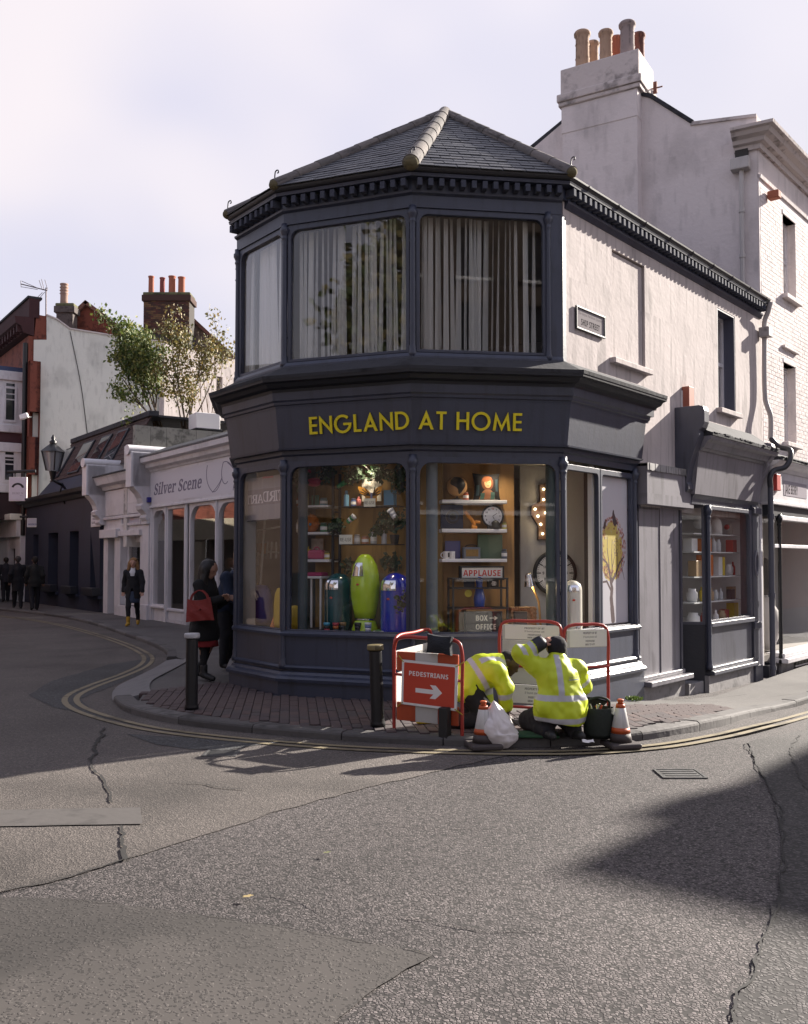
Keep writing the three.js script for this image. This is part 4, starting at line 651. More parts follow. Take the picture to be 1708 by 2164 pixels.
// ================================================================== left-hand street
const U = [0.5756, -0.8178];
const FS = new Face([-6.88, 25.85], [-3.72, 21.36]);                 // white shops
const FD = new Face([-14.9, 37.3], [-9.70, 29.9]);                   // dark blue house
const FH2 = new Face([-14.9 - U[0] * 14, 37.3 - U[1] * 14], [-14.9, 37.3]);   // red brick house front
const FW2 = new Face([-14.9, 37.3], [-14.9 + 0.8178 * 7, 37.3 + 0.5756 * 7]); // its rendered side, facing the camera
const on = (F, name, g, m, par) => mesh(name, boxUV(F.on(g)), m, par);
const sx = (F, px, o = 0) => F.s(px, o), hy = (F, px, py, o = 0) => F.y(px, py, o);
const whiteP = M.whitePaint;
{ // ---- shop with the script sign
  const t = thing('white_shop', 'white single storey shop with arched windows and scribbled lettering', 'shop building');
  const a = sx(FS, 318), b = 6.2, yb = 3.09, yt = 4.02;
  const th = 0.3;
  on(FS, 'fascia', rbx(a, b, yb, yt, -0.25, 0.05, 0.008), whiteP, t);
  mesh('cornice', sweep([FS.at(a - 0.35), FS.at(b)], [[-0.2, yt], [0.08, yt], [0.1, yt + 0.05], [0.2, yt + 0.1], [0.22, yt + 0.2], [0.34, yt + 0.24], [0.36, yt + 0.36], [-0.2, yt + 0.36]]), whiteP, t);
  mesh('lead_roof', sweep([FS.at(a - 0.3), FS.at(b)], [[-0.4, yt + 0.36], [0.37, yt + 0.365], [0.37, yt + 0.41], [-0.4, yt + 0.72]]), std(lin(0.05, 0.052, 0.062), 0.6, { map: grimeTex, bumpMap: renderBump, bumpScale: 0.02 }), t);
  // lettering and twigs painted on the fascia
  const tex = canvasTex(1024, 256, (x, w, h) => {
    x.fillStyle = '#f1eff1'; x.fillRect(0, 0, w, h); x.strokeStyle = '#837e90'; x.fillStyle = '#837e90'; x.lineCap = 'round';
    x.font = 'italic bold 104px serif'; x.save(); x.translate(50, 185); x.scale(0.82, 1.3); x.lineWidth = 2; x.fillText('Silver', 0, 0); x.strokeText('Silver', 0, 0); x.fillText('Scene', 345, 0); x.strokeText('Scene', 345, 0); x.restore();
    x.lineWidth = 6; const q = (...p) => { x.beginPath(); x.moveTo(p[0], p[1]); for (let i = 2; i < p.length; i += 4) x.quadraticCurveTo(p[i], p[i + 1], p[i + 2], p[i + 3]); x.stroke(); };
    q(640, 20, 610, 150, 690, 230, 740, 250, 780, 130); q(690, 235, 750, 190, 775, 140); q(790, 20, 760, 110, 790, 170, 810, 200, 830, 170); q(790, 20, 840, 0, 900, 110, 940, 160, 1000, 220); q(830, 30, 870, 60, 930, 150); q(880, 240, 890, 150, 930, 140, 960, 150, 960, 230); q(910, 150, 920, 200, 915, 250);
  });
  const pl = new THREE.PlaneGeometry(b - a - 0.1, yt - yb - 0.14); pl.translate((a + b) / 2, (yt + yb) / 2, 0.056); mesh('painted_sign', FS.on(pl), std(lin(0.72, 0.7, 0.72), 0.7, { map: tex }), t);
  on(FS, 'fascia_sill', rbx(a, b, yb - 0.06, yb, -0.2, 0.09, 0.01), whiteP, t);
  const top = yb - 0.06, sill = hy(FS, 335, 1277), base = -0.02;
  const arch = (px0, px1, r, name, y0) => {
    const s0 = sx(FS, px0), s1 = sx(FS, px1), w = new THREE.Group(); w.name = name; t.add(w);
    on(FS, 'frame', poly(rect(s0, s1, y0 - 0.06, top), 0.1, [archHole(s0 + 0.06, s1 - 0.06, y0, top - 0.08, Math.min(r, (s1 - s0) / 2 - 0.07), 8)], 0.008).translate(0, 0, -0.1), whiteP, w);
    mesh('pane', FS.on(bx(s0 + 0.03, s1 - 0.03, y0 - 0.02, top - 0.04, -0.06, -0.052)), M.glass, w);
    return [s0, s1];
  };
  const w1 = arch(322, 351, 0.3, 'arched_window', sill), w2 = arch(353, 391, 0.02, 'shop_door', 0.35), w3 = arch(400, 459, 0.42, 'arched_window', sill), w4 = arch(459, 530, 0.42, 'arched_window', sill);
  for (const [s0, s1] of [w1, w3, w4]) { on(FS, 'riser', bx(s0 + 0.01, s1 - 0.01, base - 0.2, sill - 0.08, -0.14, -0.02), whiteP, t); on(FS, 'window_sill', rbx(s0 - 0.02, s1 + 0.02, sill - 0.1, sill - 0.04, -0.12, 0.06, 0.012), whiteP, t); }
  for (const s of [w1[0] - 0.03, (w1[1] + w2[0]) / 2, (w2[1] + w3[0]) / 2, (w3[1] + w4[0]) / 2]) { on(FS, 'post', cyl(s, base - 0.1, top, 0.01, 0.045, 0.045, 12), whiteP, t); on(FS, 'post_base', bx(s - 0.07, s + 0.07, base - 0.2, 0.3, -0.1, 0.05), whiteP, t); }
  on(FS, 'door_panel', bx(w2[0] + 0.05, w2[1] - 0.05, 0.06, 0.36, -0.09, -0.03), whiteP, t); on(FS, 'threshold', bx(w2[0], w2[1], -0.3, 0.05, -0.2, 0.0), whiteP, t);
  on(FS, 'alarm_box', rbx(a + 0.03, a + 0.2, yb + 0.1, yb + 0.24, 0.058, 0.16, 0.01), std(lin(0.02, 0.02, 0.2), 0.5), t);
  // room
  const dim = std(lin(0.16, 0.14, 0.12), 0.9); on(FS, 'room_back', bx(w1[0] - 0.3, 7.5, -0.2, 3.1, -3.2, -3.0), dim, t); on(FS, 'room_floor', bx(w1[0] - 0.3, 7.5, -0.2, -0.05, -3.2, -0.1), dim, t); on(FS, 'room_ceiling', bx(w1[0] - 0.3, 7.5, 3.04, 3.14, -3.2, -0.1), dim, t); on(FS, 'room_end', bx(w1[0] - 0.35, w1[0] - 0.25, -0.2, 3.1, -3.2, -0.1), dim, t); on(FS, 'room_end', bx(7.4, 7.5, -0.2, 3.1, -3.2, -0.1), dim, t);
  on(FS, 'roof', bx(w1[0] - 0.3, 7.5, yt + 0.2, yt + 0.3, -6, -0.25), M.lead, t);
  for (let i = 0; i < 7; i++) { const s = w3[0] + 0.15 + i * 0.36; const g = lathe([[0, 0], [0.1, 0], [0.1, 0.3], [0.06, 0.34], [0, 0.36]], 10); g.translate(s, 0.7 + (i % 3) * 0.4, -0.9 - (i % 2) * 0.6); on(FS, 'display_pot', g, [M.terracotta, M.white, M.buff][i % 3], t); }
  on(FS, 'display_plinth', bx(w3[0], 7, 0, 0.7, -1.8, -0.5), M.white, t);
}
{ // ---- white portal house beside it
  const t = thing('portal_house', 'narrow white portal house with scrolled brackets and dark doors', 'house');
  const a = sx(FS, 219), b = sx(FS, 300), yc = hy(FS, 250, 1033), o = 0.0;
  const d1 = [sx(FS, 228), sx(FS, 242)], d2 = [sx(FS, 254), sx(FS, 296)], dt1 = hy(FS, 235, 1137), dt2 = hy(FS, 270, 1134);
  on(FS, 'wall', poly(rect(a, b + 0.9, -0.3, 3.75), 0.35, [rect(d1[0], d1[1], -0.29, dt1), rect(d2[0], d2[1], 0.3, dt2)], 0).translate(0, 0, -0.35), whiteP, t);
  on(FS, 'plinth_step', rbx(d2[0] - 0.1, d2[1] + 0.1, -0.3, 0.3, -0.25, 0.03, 0.02), whiteP, t);
  on(FS, 'door', bx(d1[0], d1[1], -0.3, dt1, -0.34, -0.28), M.paintDark, t); on(FS, 'door_frame', poly(rect(d2[0], d2[1], 0.3, dt2), 0.06, [rect(d2[0] + 0.12, d2[1] - 0.12, 0.4, dt2 - 0.16)], 0.006).translate(0, 0, -0.28), whiteP, t); mesh('pane', FS.on(bx(d2[0] + 0.1, d2[1] - 0.1, 0.38, dt2 - 0.14, -0.26, -0.252)), M.glass, t); on(FS, 'painted_dark_hall', bx(d2[0] - 0.2, d2[1] + 0.2, 0.2, dt2 + 0.2, -1.6, -1.5), M.dark, t); on(FS, 'painted_dark_hall', bx(d2[0] - 0.2, d2[0] - 0.1, 0.2, dt2 + 0.2, -1.5, -0.36), M.dark, t); on(FS, 'painted_dark_hall', bx(d2[0] - 0.1, d2[1] + 0.2, dt2 + 0.1, dt2 + 0.2, -1.5, -0.36), M.dark, t);  // hall panels coloured dark, painting the gloom of the passage
  const tx = canvasTex(128, 64, (x, w, h) => { x.fillStyle = '#e8e8e4'; x.fillRect(0, 0, w, h); x.fillStyle = '#222'; x.font = 'bold 40px sans-serif'; x.save(); x.translate(w, 0); x.scale(-1, 1); x.fillText('CAFE', 12, 50); x.restore(); }); const pp = new THREE.PlaneGeometry(0.5, 0.3); pp.translate(d2[1] - 0.4, dt2 - 0.55, -0.29); mesh('window_card', FS.on(pp), std(0xffffff, 0.8, { map: tx }), t);
  on(FS, 'lintel', rbx(a - 0.02, d2[0] - 0.02, dt1, dt1 + 0.26, -0.1, 0.14, 0.015), whiteP, t); on(FS, 'lintel', rbx(d2[0] - 0.12, d2[1] + 0.12, dt2 + 0.02, dt2 + 0.18, -0.1, 0.08, 0.012), whiteP, t);
  const ps = sx(FS, 262), pe = sx(FS, 297), py0 = hy(FS, 280, 1110), py1 = hy(FS, 280, 1070); on(FS, 'sign_panel', poly(rect(ps - 0.15, pe + 0.1, py0, py1 + 0.15), 0.05, [rect(ps - 0.08, pe + 0.03, py0 + 0.07, py1 + 0.08)], 0.006), whiteP, t);
  const tx2 = canvasTex(256, 128, (x, w, h) => { x.fillStyle = '#cfc9cf'; x.fillRect(0, 0, w, h); x.fillStyle = '#d29a98'; x.font = '52px serif'; x.textAlign = 'center'; x.fillText('PIZZERIA', w / 2, 66, 220); x.font = '26px serif'; x.fillText('open', w / 2, 105); }); const p2 = new THREE.PlaneGeometry(pe - ps, py1 - py0 - 0.05); p2.translate((ps + pe) / 2 - 0.02, (py0 + py1) / 2 + 0.03, 0.006); mesh('faded_sign', FS.on(p2), std(lin(0.75, 0.75, 0.78), 0.8, { map: tx2 }), t);
  on(FS, 'fascia_panel', rbx(a + 0.25, b + 0.3, 2.95, 3.72, -0.05, 0.05, 0.02), whiteP, t); on(FS, 'string', rbx(a, b + 0.5, 2.84, 2.93, -0.1, 0.08, 0.02), whiteP, t);
  mesh('cornice', sweep([FS.at(a), FS.at(b + 0.2)], [[-0.2, 3.74], [0.1, 3.74], [0.14, 3.84], [0.3, 3.9], [0.36, 4.06], [0.4, 4.12], [-0.2, 4.2]]), whiteP, t); mesh('lead_top', sweep([FS.at(a + 0.1), FS.at(b + 0.2)], [[-0.4, 4.18], [0.42, 4.13], [0.42, 4.17], [-0.4, 4.4]]), M.lead, t);
  // scrolled brackets with rounded caps on top
  for (const [s0, s1, top] of [[a - 0.28, a + 0.12, hy(FS, 205, 983)], [b + 0.35, b + 0.75, hy(FS, 280, 962)]]) {
    const pr = [[0, 2.7], [0.16, 2.7], [0.2, 2.78], [0.16, 2.86], [0.22, 2.94], [0.3, 3.0], [0.32, 3.1], [0.26, 3.16], [0.3, 3.3], [0.38, 3.44], [0.5, 3.56], [0.56, 3.7], [0.56, top - 0.1], [0, top - 0.1]];
    const g = poly(pr, s1 - s0, [], 0.02); g.applyMatrix4(new THREE.Matrix4().set(0, 0, -1, s1, 0, 1, 0, 0, 1, 0, 0, 0, 0, 0, 0, 1)); on(FS, 'scroll_bracket', g, whiteP, t);
    on(FS, 'block', rbx(s0 - 0.02, s1 + 0.02, 3.6, top - 0.08, -0.6, 0.6, 0.02), whiteP, t);
    const cp = new THREE.CylinderGeometry(0.14, 0.14, 1.3, 16); cp.rotateX(Math.PI / 2); cp.scale(1.5, 1, 1); cp.translate((s0 + s1) / 2, top - 0.02, 0.0); on(FS, 'cap', cp, whiteP, t);
  }
  on(FS, 'pilaster', rbx(b + 0.3, b + 0.72, -0.2, 2.75, -0.1, 0.08, 0.02), whiteP, t); on(FS, 'pilaster_base', rbx(b + 0.26, b + 0.76, -0.3, 0.4, -0.1, 0.14, 0.02), whiteP, t); on(FS, 'pilaster_cap', rbx(b + 0.26, b + 0.76, 2.6, 2.75, -0.1, 0.14, 0.02), whiteP, t);
  on(FS, 'roof', bx(a - 0.3, b + 1.4, 3.9, 4.0, -5, -0.3), M.lead, t);
}
const navy = std(lin(0.02, 0.025, 0.05), 0.7, { bumpMap: renderBump, bumpScale: 0.006, map: mottle });
{ // ---- dark blue house with a mansard
  const t = thing('dark_blue_house', 'low dark blue house with tall windows and a brown mansard roof', 'house');
  const a = -0.4, b = FD.L + 0.3, yc = hy(FD, 130, 1060), wy0 = 0.5, wy1 = hy(FD, 160, 1122);
  const wx = [[70, 81], [102, 123], [147, 166], [191, 213]].map((p) => p.map((q) => sx(FD, q)));
  on(FD, 'wall', poly(rect(a, b, -0.3, yc + 0.2), 0.45, wx.map((w) => rect(w[0], w[1], wy0, wy1))).translate(0, 0, -0.45), navy, t);
  for (const w of wx) {
    const g = new THREE.Group(); g.name = 'tall_window'; t.add(g); const n = 4, y0 = wy0, y1 = wy1;
    on(FD, 'frame', poly(rect(w[0], w[1], y0, y1), 0.06, Array.from({ length: n }, (_, i) => rect(w[0] + 0.08, w[1] - 0.08, y0 + 0.06 + i * (y1 - y0 - 0.06) / n, y0 + (i + 1) * (y1 - y0 - 0.06) / n))).translate(0, 0, -0.4), M.paintDark, g);
    mesh('pane', FD.on(bx(w[0] + 0.04, w[1] - 0.04, y0, y1 - 0.03, -0.375, -0.37)), M.glass, g); on(FD, 'sill', rbx(w[0] - 0.1, w[1] + 0.1, y0 - 0.1, y0 - 0.005, -0.2, 0.1, 0.02), navy, g); on(FD, 'painted_dark_room', bx(w[0] - 0.3, w[1] + 0.3, y0 - 0.3, y1 + 0.3, -1.2, -1.1), M.dark, g);  // flat panel behind each window, the unlit interior put into its colour
    on(FD, 'planter', rbx(w[0] - 0.05, w[1] + 0.05, y0, y0 + 0.25, 0.02, 0.28, 0.02), M.paintDark, g);
  }
  mesh('cornice', sweep([FD.at(a), FD.at(b)], [[-0.2, yc], [0.1, yc], [0.16, yc + 0.12], [0.3, yc + 0.18], [0.34, yc + 0.3], [-0.2, yc + 0.34]]), M.paintDark, t);
  const up = hy(FD, 190, 988), slopeTop = hy(FD, 190, 925, -1.3), lo = yc + 0.3;
  // lower navy slope and slated upper slope leaning back, with roof windows
  const P3 = (s, y, o) => [s, y, o]; const quadG = (p) => { const g = new THREE.BufferGeometry(); g.setAttribute('position', new THREE.Float32BufferAttribute([...p[0], ...p[1], ...p[2], ...p[0], ...p[2], ...p[3]], 3)); g.computeVertexNormals(); return g; };
  const s0 = sx(FD, 78), s1 = sx(FD, 272, -0.6) + 0.2, o1 = -0.45, o2 = -1.25;
  on(FD, 'parapet_slope', quadG([P3(s0 - 0.5, lo, -0.05), P3(b, lo, -0.05), P3(b, up, o1), P3(s0 + 0.1, up, o1)]), navy, t);
  const sl = std(lin(0.055, 0.03, 0.026), 0.8, { map: grimeTex, bumpMap: renderBump, bumpScale: 0.02 });
  const dir = new THREE.Vector3(0, slopeTop - up, o2 - o1), len = dir.length(); dir.normalize(); const nn = new THREE.Vector3(0, -dir.z, dir.y);
  on(FD, 'mansard', quadG([P3(s0 + 0.1, up, o1), P3(s1, up, o1), P3(s1, slopeTop, o2), P3(s0 + 0.35, slopeTop, o2)]), sl, t);
  const W = 0.34, hgt = 0.2; let count = 0; const tg = new THREE.BoxGeometry(W - 0.012, hgt + 0.05, 0.02);
  for (let r = 0, y = 0; y < len - 0.1; y += hgt, r++) for (let s = s0 + 0.25 + (r % 2) * W / 2; s < s1 - W / 2; s += W) { if (count++ > 290) break; const c = new THREE.Vector3(s, up + dir.y * (y + 0.1), o1 + dir.z * (y + 0.1)).addScaledVector(nn, 0.015); const m4 = new THREE.Matrix4().makeBasis(new THREE.Vector3(1, 0, 0), dir, nn).multiply(new THREE.Matrix4().makeRotationX(-0.06)).setPosition(c); mesh('roof_tile', tg, sl, t).applyMatrix4(FD.M.clone().multiply(m4)); }
  const rwin = [[120, 134], [156, 176], [194, 212], [228, 246]];
  for (const [p0, p1] of rwin) { const q0 = sx(FD, p0, -0.7), q1 = sx(FD, p1, -0.7), g = new THREE.Group(); g.name = 'roof_window'; t.add(g); const B2 = (x0, x1, v0, v1, h0, h1) => { const bb = new THREE.BoxGeometry(x1 - x0, v1 - v0, h1 - h0); bb.translate((x0 + x1) / 2, (v0 + v1) / 2, (h0 + h1) / 2); bb.applyMatrix4(new THREE.Matrix4().makeBasis(new THREE.Vector3(1, 0, 0), dir, nn).setPosition(0, up, o1)); return FD.on(bb); };
    mesh('frame', B2(q0 - 0.08, q1 + 0.08, 0.1, len * 0.82, 0.0, 0.08), M.paintDark, g); mesh('pane', B2(q0, q1, 0.16, len * 0.78, 0.082, 0.09), new THREE.MeshPhysicalMaterial({ color: lin(0.06, 0.065, 0.075), roughness: 0.03, clearcoat: 1, clearcoatRoughness: 0.02 }), g); }
  on(FD, 'ridge_capping', rbx(s0 + 0.2, s1 + 0.05, slopeTop - 0.04, slopeTop + 0.14, o2 - 0.2, o2 + 0.12, 0.03), M.lead, t); on(FD, 'flat_roof', bx(s0 + 0.3, s1, slopeTop - 0.05, slopeTop + 0.02, -5, o2), M.lead, t);
  on(FD, 'end_wall', bx(s0, s0 + 0.3, 0, slopeTop - 0.3, -6, -0.5), M.cream, t);
  const n0 = sx(FD, 192, 0.02), n1 = sx(FD, 212, 0.02), ny = hy(FD, 202, 1100, 0.02), nt = canvasTex(160, 110, (x, w, h) => { x.fillStyle = '#d8d6da'; x.fillRect(0, 0, w, h); x.fillStyle = '#4a4a58'; x.font = 'bold 30px sans-serif'; x.textAlign = 'center'; x.fillText('SHIP ST', w / 2, 48); x.fillText('GARDENS', w / 2, 86, 145); });
  const ns = thing('name_plate', 'small white name plate on the dark blue house', 'sign'); on(FD, 'plate', rbx(n0, n1, ny - 0.2, ny + 0.2, 0.0, 0.03, 0.006), M.white, ns); const np = new THREE.PlaneGeometry(n1 - n0 - 0.04, 0.36); np.translate((n0 + n1) / 2, ny, 0.034); mesh('lettering', FD.on(np), std(0xffffff, 0.7, { map: nt }), ns);
}
{ // ---- party wall with concrete parapet, roof box
  const FP = new Face([-7.93, 27.4], [-7.93 + 0.8178 * 4, 27.4 + 0.5756 * 4]); const t = thing('parapet_wall', 'stained grey concrete parapet behind the white shop roof', 'wall');
  const conc = std(lin(0.25, 0.245, 0.215), 0.95, { map: grimeTex, bumpMap: renderBump, bumpScale: 0.01 }); const y0 = FP.y(290, 943), y1 = FP.y(290, 898);
  const cuts = [283, 316, 350, 381, 413, 447, 482].map((p) => FP.s(p)); for (let i = 0; i < 6; i++) on(FP, 'panel', bx(cuts[i] + 0.004, cuts[i + 1] - 0.004, y0, y1 - 0.004 * (i % 2), -0.2, (i % 3) * 0.003), conc, t); on(FP, 'end_block', rbx(cuts[6], cuts[6] + 0.45, y0 - 0.5, y1 + 0.1, -0.4, 0.06, 0.02), std(lin(0.12, 0.11, 0.1), 0.95, { map: grimeTex }), t);
  const wl = std(lin(0.6, 0.57, 0.54), 0.95, { map: grimeTex, bumpMap: renderBump, bumpScale: 0.02 }); on(FP, 'lower_wall', bx(-0.1, 4, 2, y0, -0.3, -0.02), wl, t);
  const lm = thing('flat_roof_edge', 'thin white slab along the foot of the concrete parapet', 'ledge'); on(FP, 'slab', rbx(0.0, 3.1, y0 - 0.07, y0 - 0.01, -0.02, 0.1, 0.01), wl, lm); lm.userData.label = 'narrow stained ledge along the foot of the concrete parapet';
  const bxp = atDepth(426, 908, 29.0), t2 = thing('roof_box', 'white metal box standing on the roof by the bare shrubs', 'roof vent'); const g = new RoundedBoxGeometry(0.76, 0.52, 0.76, 2, 0.02); g.rotateY(0.55); g.translate(bxp[0], bxp[1] + 0.27, -29.4); mesh('case', g, M.white, t2); const g2 = new RoundedBoxGeometry(0.84, 0.05, 0.84, 2, 0.015); g2.rotateY(0.55); g2.translate(bxp[0], bxp[1] + 0.02, -29.4); mesh('base', g2, M.lead, t2); mesh('stand', new THREE.BoxGeometry(0.6, 2.2, 0.6).translate(bxp[0], bxp[1] - 1.1, -29.6), M.lead, t2);
}
const redBrick = std(lin(0.19, 0.055, 0.035), 0.9, { map: grimeTex, bumpMap: renderBump, bumpScale: 0.01 }), darkBrick = std(lin(0.055, 0.02, 0.022), 0.9, { map: mottle });
{ // ---- red brick house with bays
  const t = thing('red_brick_house', 'tall red brick house with white bay windows and rendered side wall', 'house');
  const S = FH2.L, q = (px, o = 0) => FH2.s(px, o), y = (px, py, o = 0) => FH2.y(px, py, o), wallTop = y(66, 705);
  const narrow = [[q(52), q(58.5), y(55, 873), y(55, 768)], [q(51), q(57), 5.0, y(54, 925)]];
  on(FH2, 'front_wall', poly(rect(0, S - 0.05, 2.6, wallTop), 0.4, narrow.map((n) => rect(...n))).translate(0, 0, -0.4), redBrick, t);
  for (const n of narrow) on(FH2, 'narrow_window', bx(n[0], n[1], n[2], n[3], -0.4, -0.25), darkBrick, t);
  mesh('cornice', sweep([FH2.at(0), FH2.at(S)], [[-0.2, wallTop], [0.2, wallTop + 0.1], [0.3, wallTop + 0.35], [0.5, wallTop + 0.45], [0.55, wallTop + 0.7], [-0.2, wallTop + 0.75]]), darkBrick, t);
  for (let i = 0; i < 14; i++) on(FH2, 'bracket', bx(S - 0.3 - i * 0.5, S - 0.12 - i * 0.5, wallTop + 0.12, wallTop + 0.42, 0.1, 0.42), darkBrick, t);
  on(FH2, 'parapet', bx(0, S, wallTop + 0.75, wallTop + 1.5, -0.4, 0.0), darkBrick, t); on(FH2, 'roof_edge', rbx(0, S, wallTop + 1.5, wallTop + 1.6, -0.5, 0.06, 0.02), M.lead, t);
  on(FH2, 'downpipe', cyl(S - 0.12, 2.6, wallTop - 0.3, 0.1, 0.09), M.iron, t);
  for (const [py0, py1, n] of [[892, 770, 0], [1026, 928, 1]]) {
    const b = new THREE.Group(); b.name = 'bay_window'; t.add(b); const o = 0.95, sr = q(42), y0 = y(20, py0, o), y1 = y(20, py1, o), sl = sr - 3.4;
    on(FH2, 'bay_body', bx(sl, sr, y0, y1, 0, o), whiteP, b); on(FH2, 'bay_cornice', rbx(sl - 0.1, sr + 0.1, y1 - 0.25, y1 + 0.12, 0, o + 0.14, 0.03), whiteP, b); on(FH2, 'bay_sill', rbx(sl - 0.1, sr + 0.1, y0 - 0.12, y0 + 0.2, 0, o + 0.12, 0.03), whiteP, b); if (!n) on(FH2, 'bay_roof', bx(sl, sr + 0.05, y1 + 0.12, y1 + 0.3, 0, o), std(lin(0.05, 0.07, 0.14), 0.7), b); on(FH2, 'bay_apron', bx(sl + 0.02, sr - 0.02, y0 - 1.2, y0 - 0.1, 0, o - 0.06), n ? std(lin(0.03, 0.015, 0.018), 0.8) : std(lin(0.06, 0.02, 0.026), 0.8), b);
    const gl = new THREE.MeshPhysicalMaterial({ color: lin(0.02, 0.022, 0.028), roughness: 0.06 });
    const FB = new Face(FH2.at(sr + 0.003, o), FH2.at(sr + 0.003, 0)); const h = y1 - y0; for (let k = 0; k < 3; k++) mesh('pane', FB.on(bx(0.34, 0.66, y0 + 0.35 + h * 0.4 + k * h * 0.1, y0 + 0.33 + h * 0.4 + (k + 1) * h * 0.1 - 0.03, -0.02, 0.012)), gl, b); mesh('pane', FB.on(bx(0.34, 0.66, y0 + 0.4, y0 + 0.3 + h * 0.4, -0.02, 0.012)), gl, b); mesh('sash_frame', boxUV(FB.on(poly(rect(0.26, 0.74, y0 + 0.3, y0 + h * 0.78), 0.04, [rect(0.33, 0.67, y0 + 0.38, y0 + h * 0.74)]))), whiteP, b);
    for (let k = 0; k < 4; k++) { on(FH2, 'pane', bx(sl + 0.2 + k * 0.8, sl + 0.7 + k * 0.8, y0 + 0.4, y1 - 0.45, o - 0.02, o + 0.012), gl, b); on(FH2, 'mullion', rbx(sl + 0.72 + k * 0.8, sl + 0.88 + k * 0.8, y0 + 0.2, y1 - 0.25, o - 0.02, o + 0.06, 0.02), whiteP, b); }
  }
  // ground floor shop
  on(FH2, 'shop_fascia', rbx(0, S - 0.1, 2.55, 3.2, -0.1, 0.35, 0.02), whiteP, t); on(FH2, 'shop_cornice', rbx(0, S - 0.05, 3.2, 3.45, -0.1, 0.6, 0.03), M.cream, t); on(FH2, 'shop_pier', rbx(S - 0.9, S - 0.1, -0.3, 2.56, -0.1, 0.2, 0.02), whiteP, t); on(FH2, 'shop_door', bx(S - 2.2, S - 0.9, -0.3, 2.1, -0.3, -0.05), M.paintDark, t); on(FH2, 'shop_pier', rbx(S - 3.0, S - 2.2, -0.3, 2.56, -0.1, 0.2, 0.02), whiteP, t); on(FH2, 'shop_wall', bx(0, S - 3.0, -0.3, 2.56, -0.2, 0.1), whiteP, t); on(FH2, 'shop_lintel', bx(S - 2.2, S - 0.9, 2.1, 2.56, -0.2, 0.1), whiteP, t);
  // rendered side wall facing the camera
  const G = FW2, gp = (px, py) => G.pick(px, py); const pts = [[0.03, 0], [G.s(347), 0], gp(347, 724), gp(261, 714), gp(148, 696), gp(120, 676), gp(99, 667), gp(99, 718), gp(72, 718)]; pts[0] = [gp(72, 718)[0], 0]; on(G, 'side_wall', poly(pts, 0.3).translate(0, 0, -0.3), M.cream, t); on(G, 'wall_return', poly([gp(72, 719), gp(99.5, 719), gp(99.5, 668), gp(78, 664)], 0.26).translate(0, 0, -0.3), redBrick, t);
  on(G, 'coping', poly([gp(99, 667), gp(120, 676), gp(148, 696), gp(261, 714), gp(347, 724), gp(347, 721), gp(261, 711), gp(148, 693), gp(121, 673), gp(99, 664)], 0.4).translate(0, 0, -0.35), M.sooty, t);
  on(G, 'cable', tube([V(0, 0, 0), V(0, 0, 0)].map((_, i) => new THREE.Vector3(...(i ? gp(186, 930) : gp(148, 700)), 0.02)).flatMap((p, i, a) => i ? [p] : [p, a[0].clone().lerp(a[1], 0.5).add(new THREE.Vector3(0.08, 0, 0))]), 0.015, 5), M.dark, t);
}
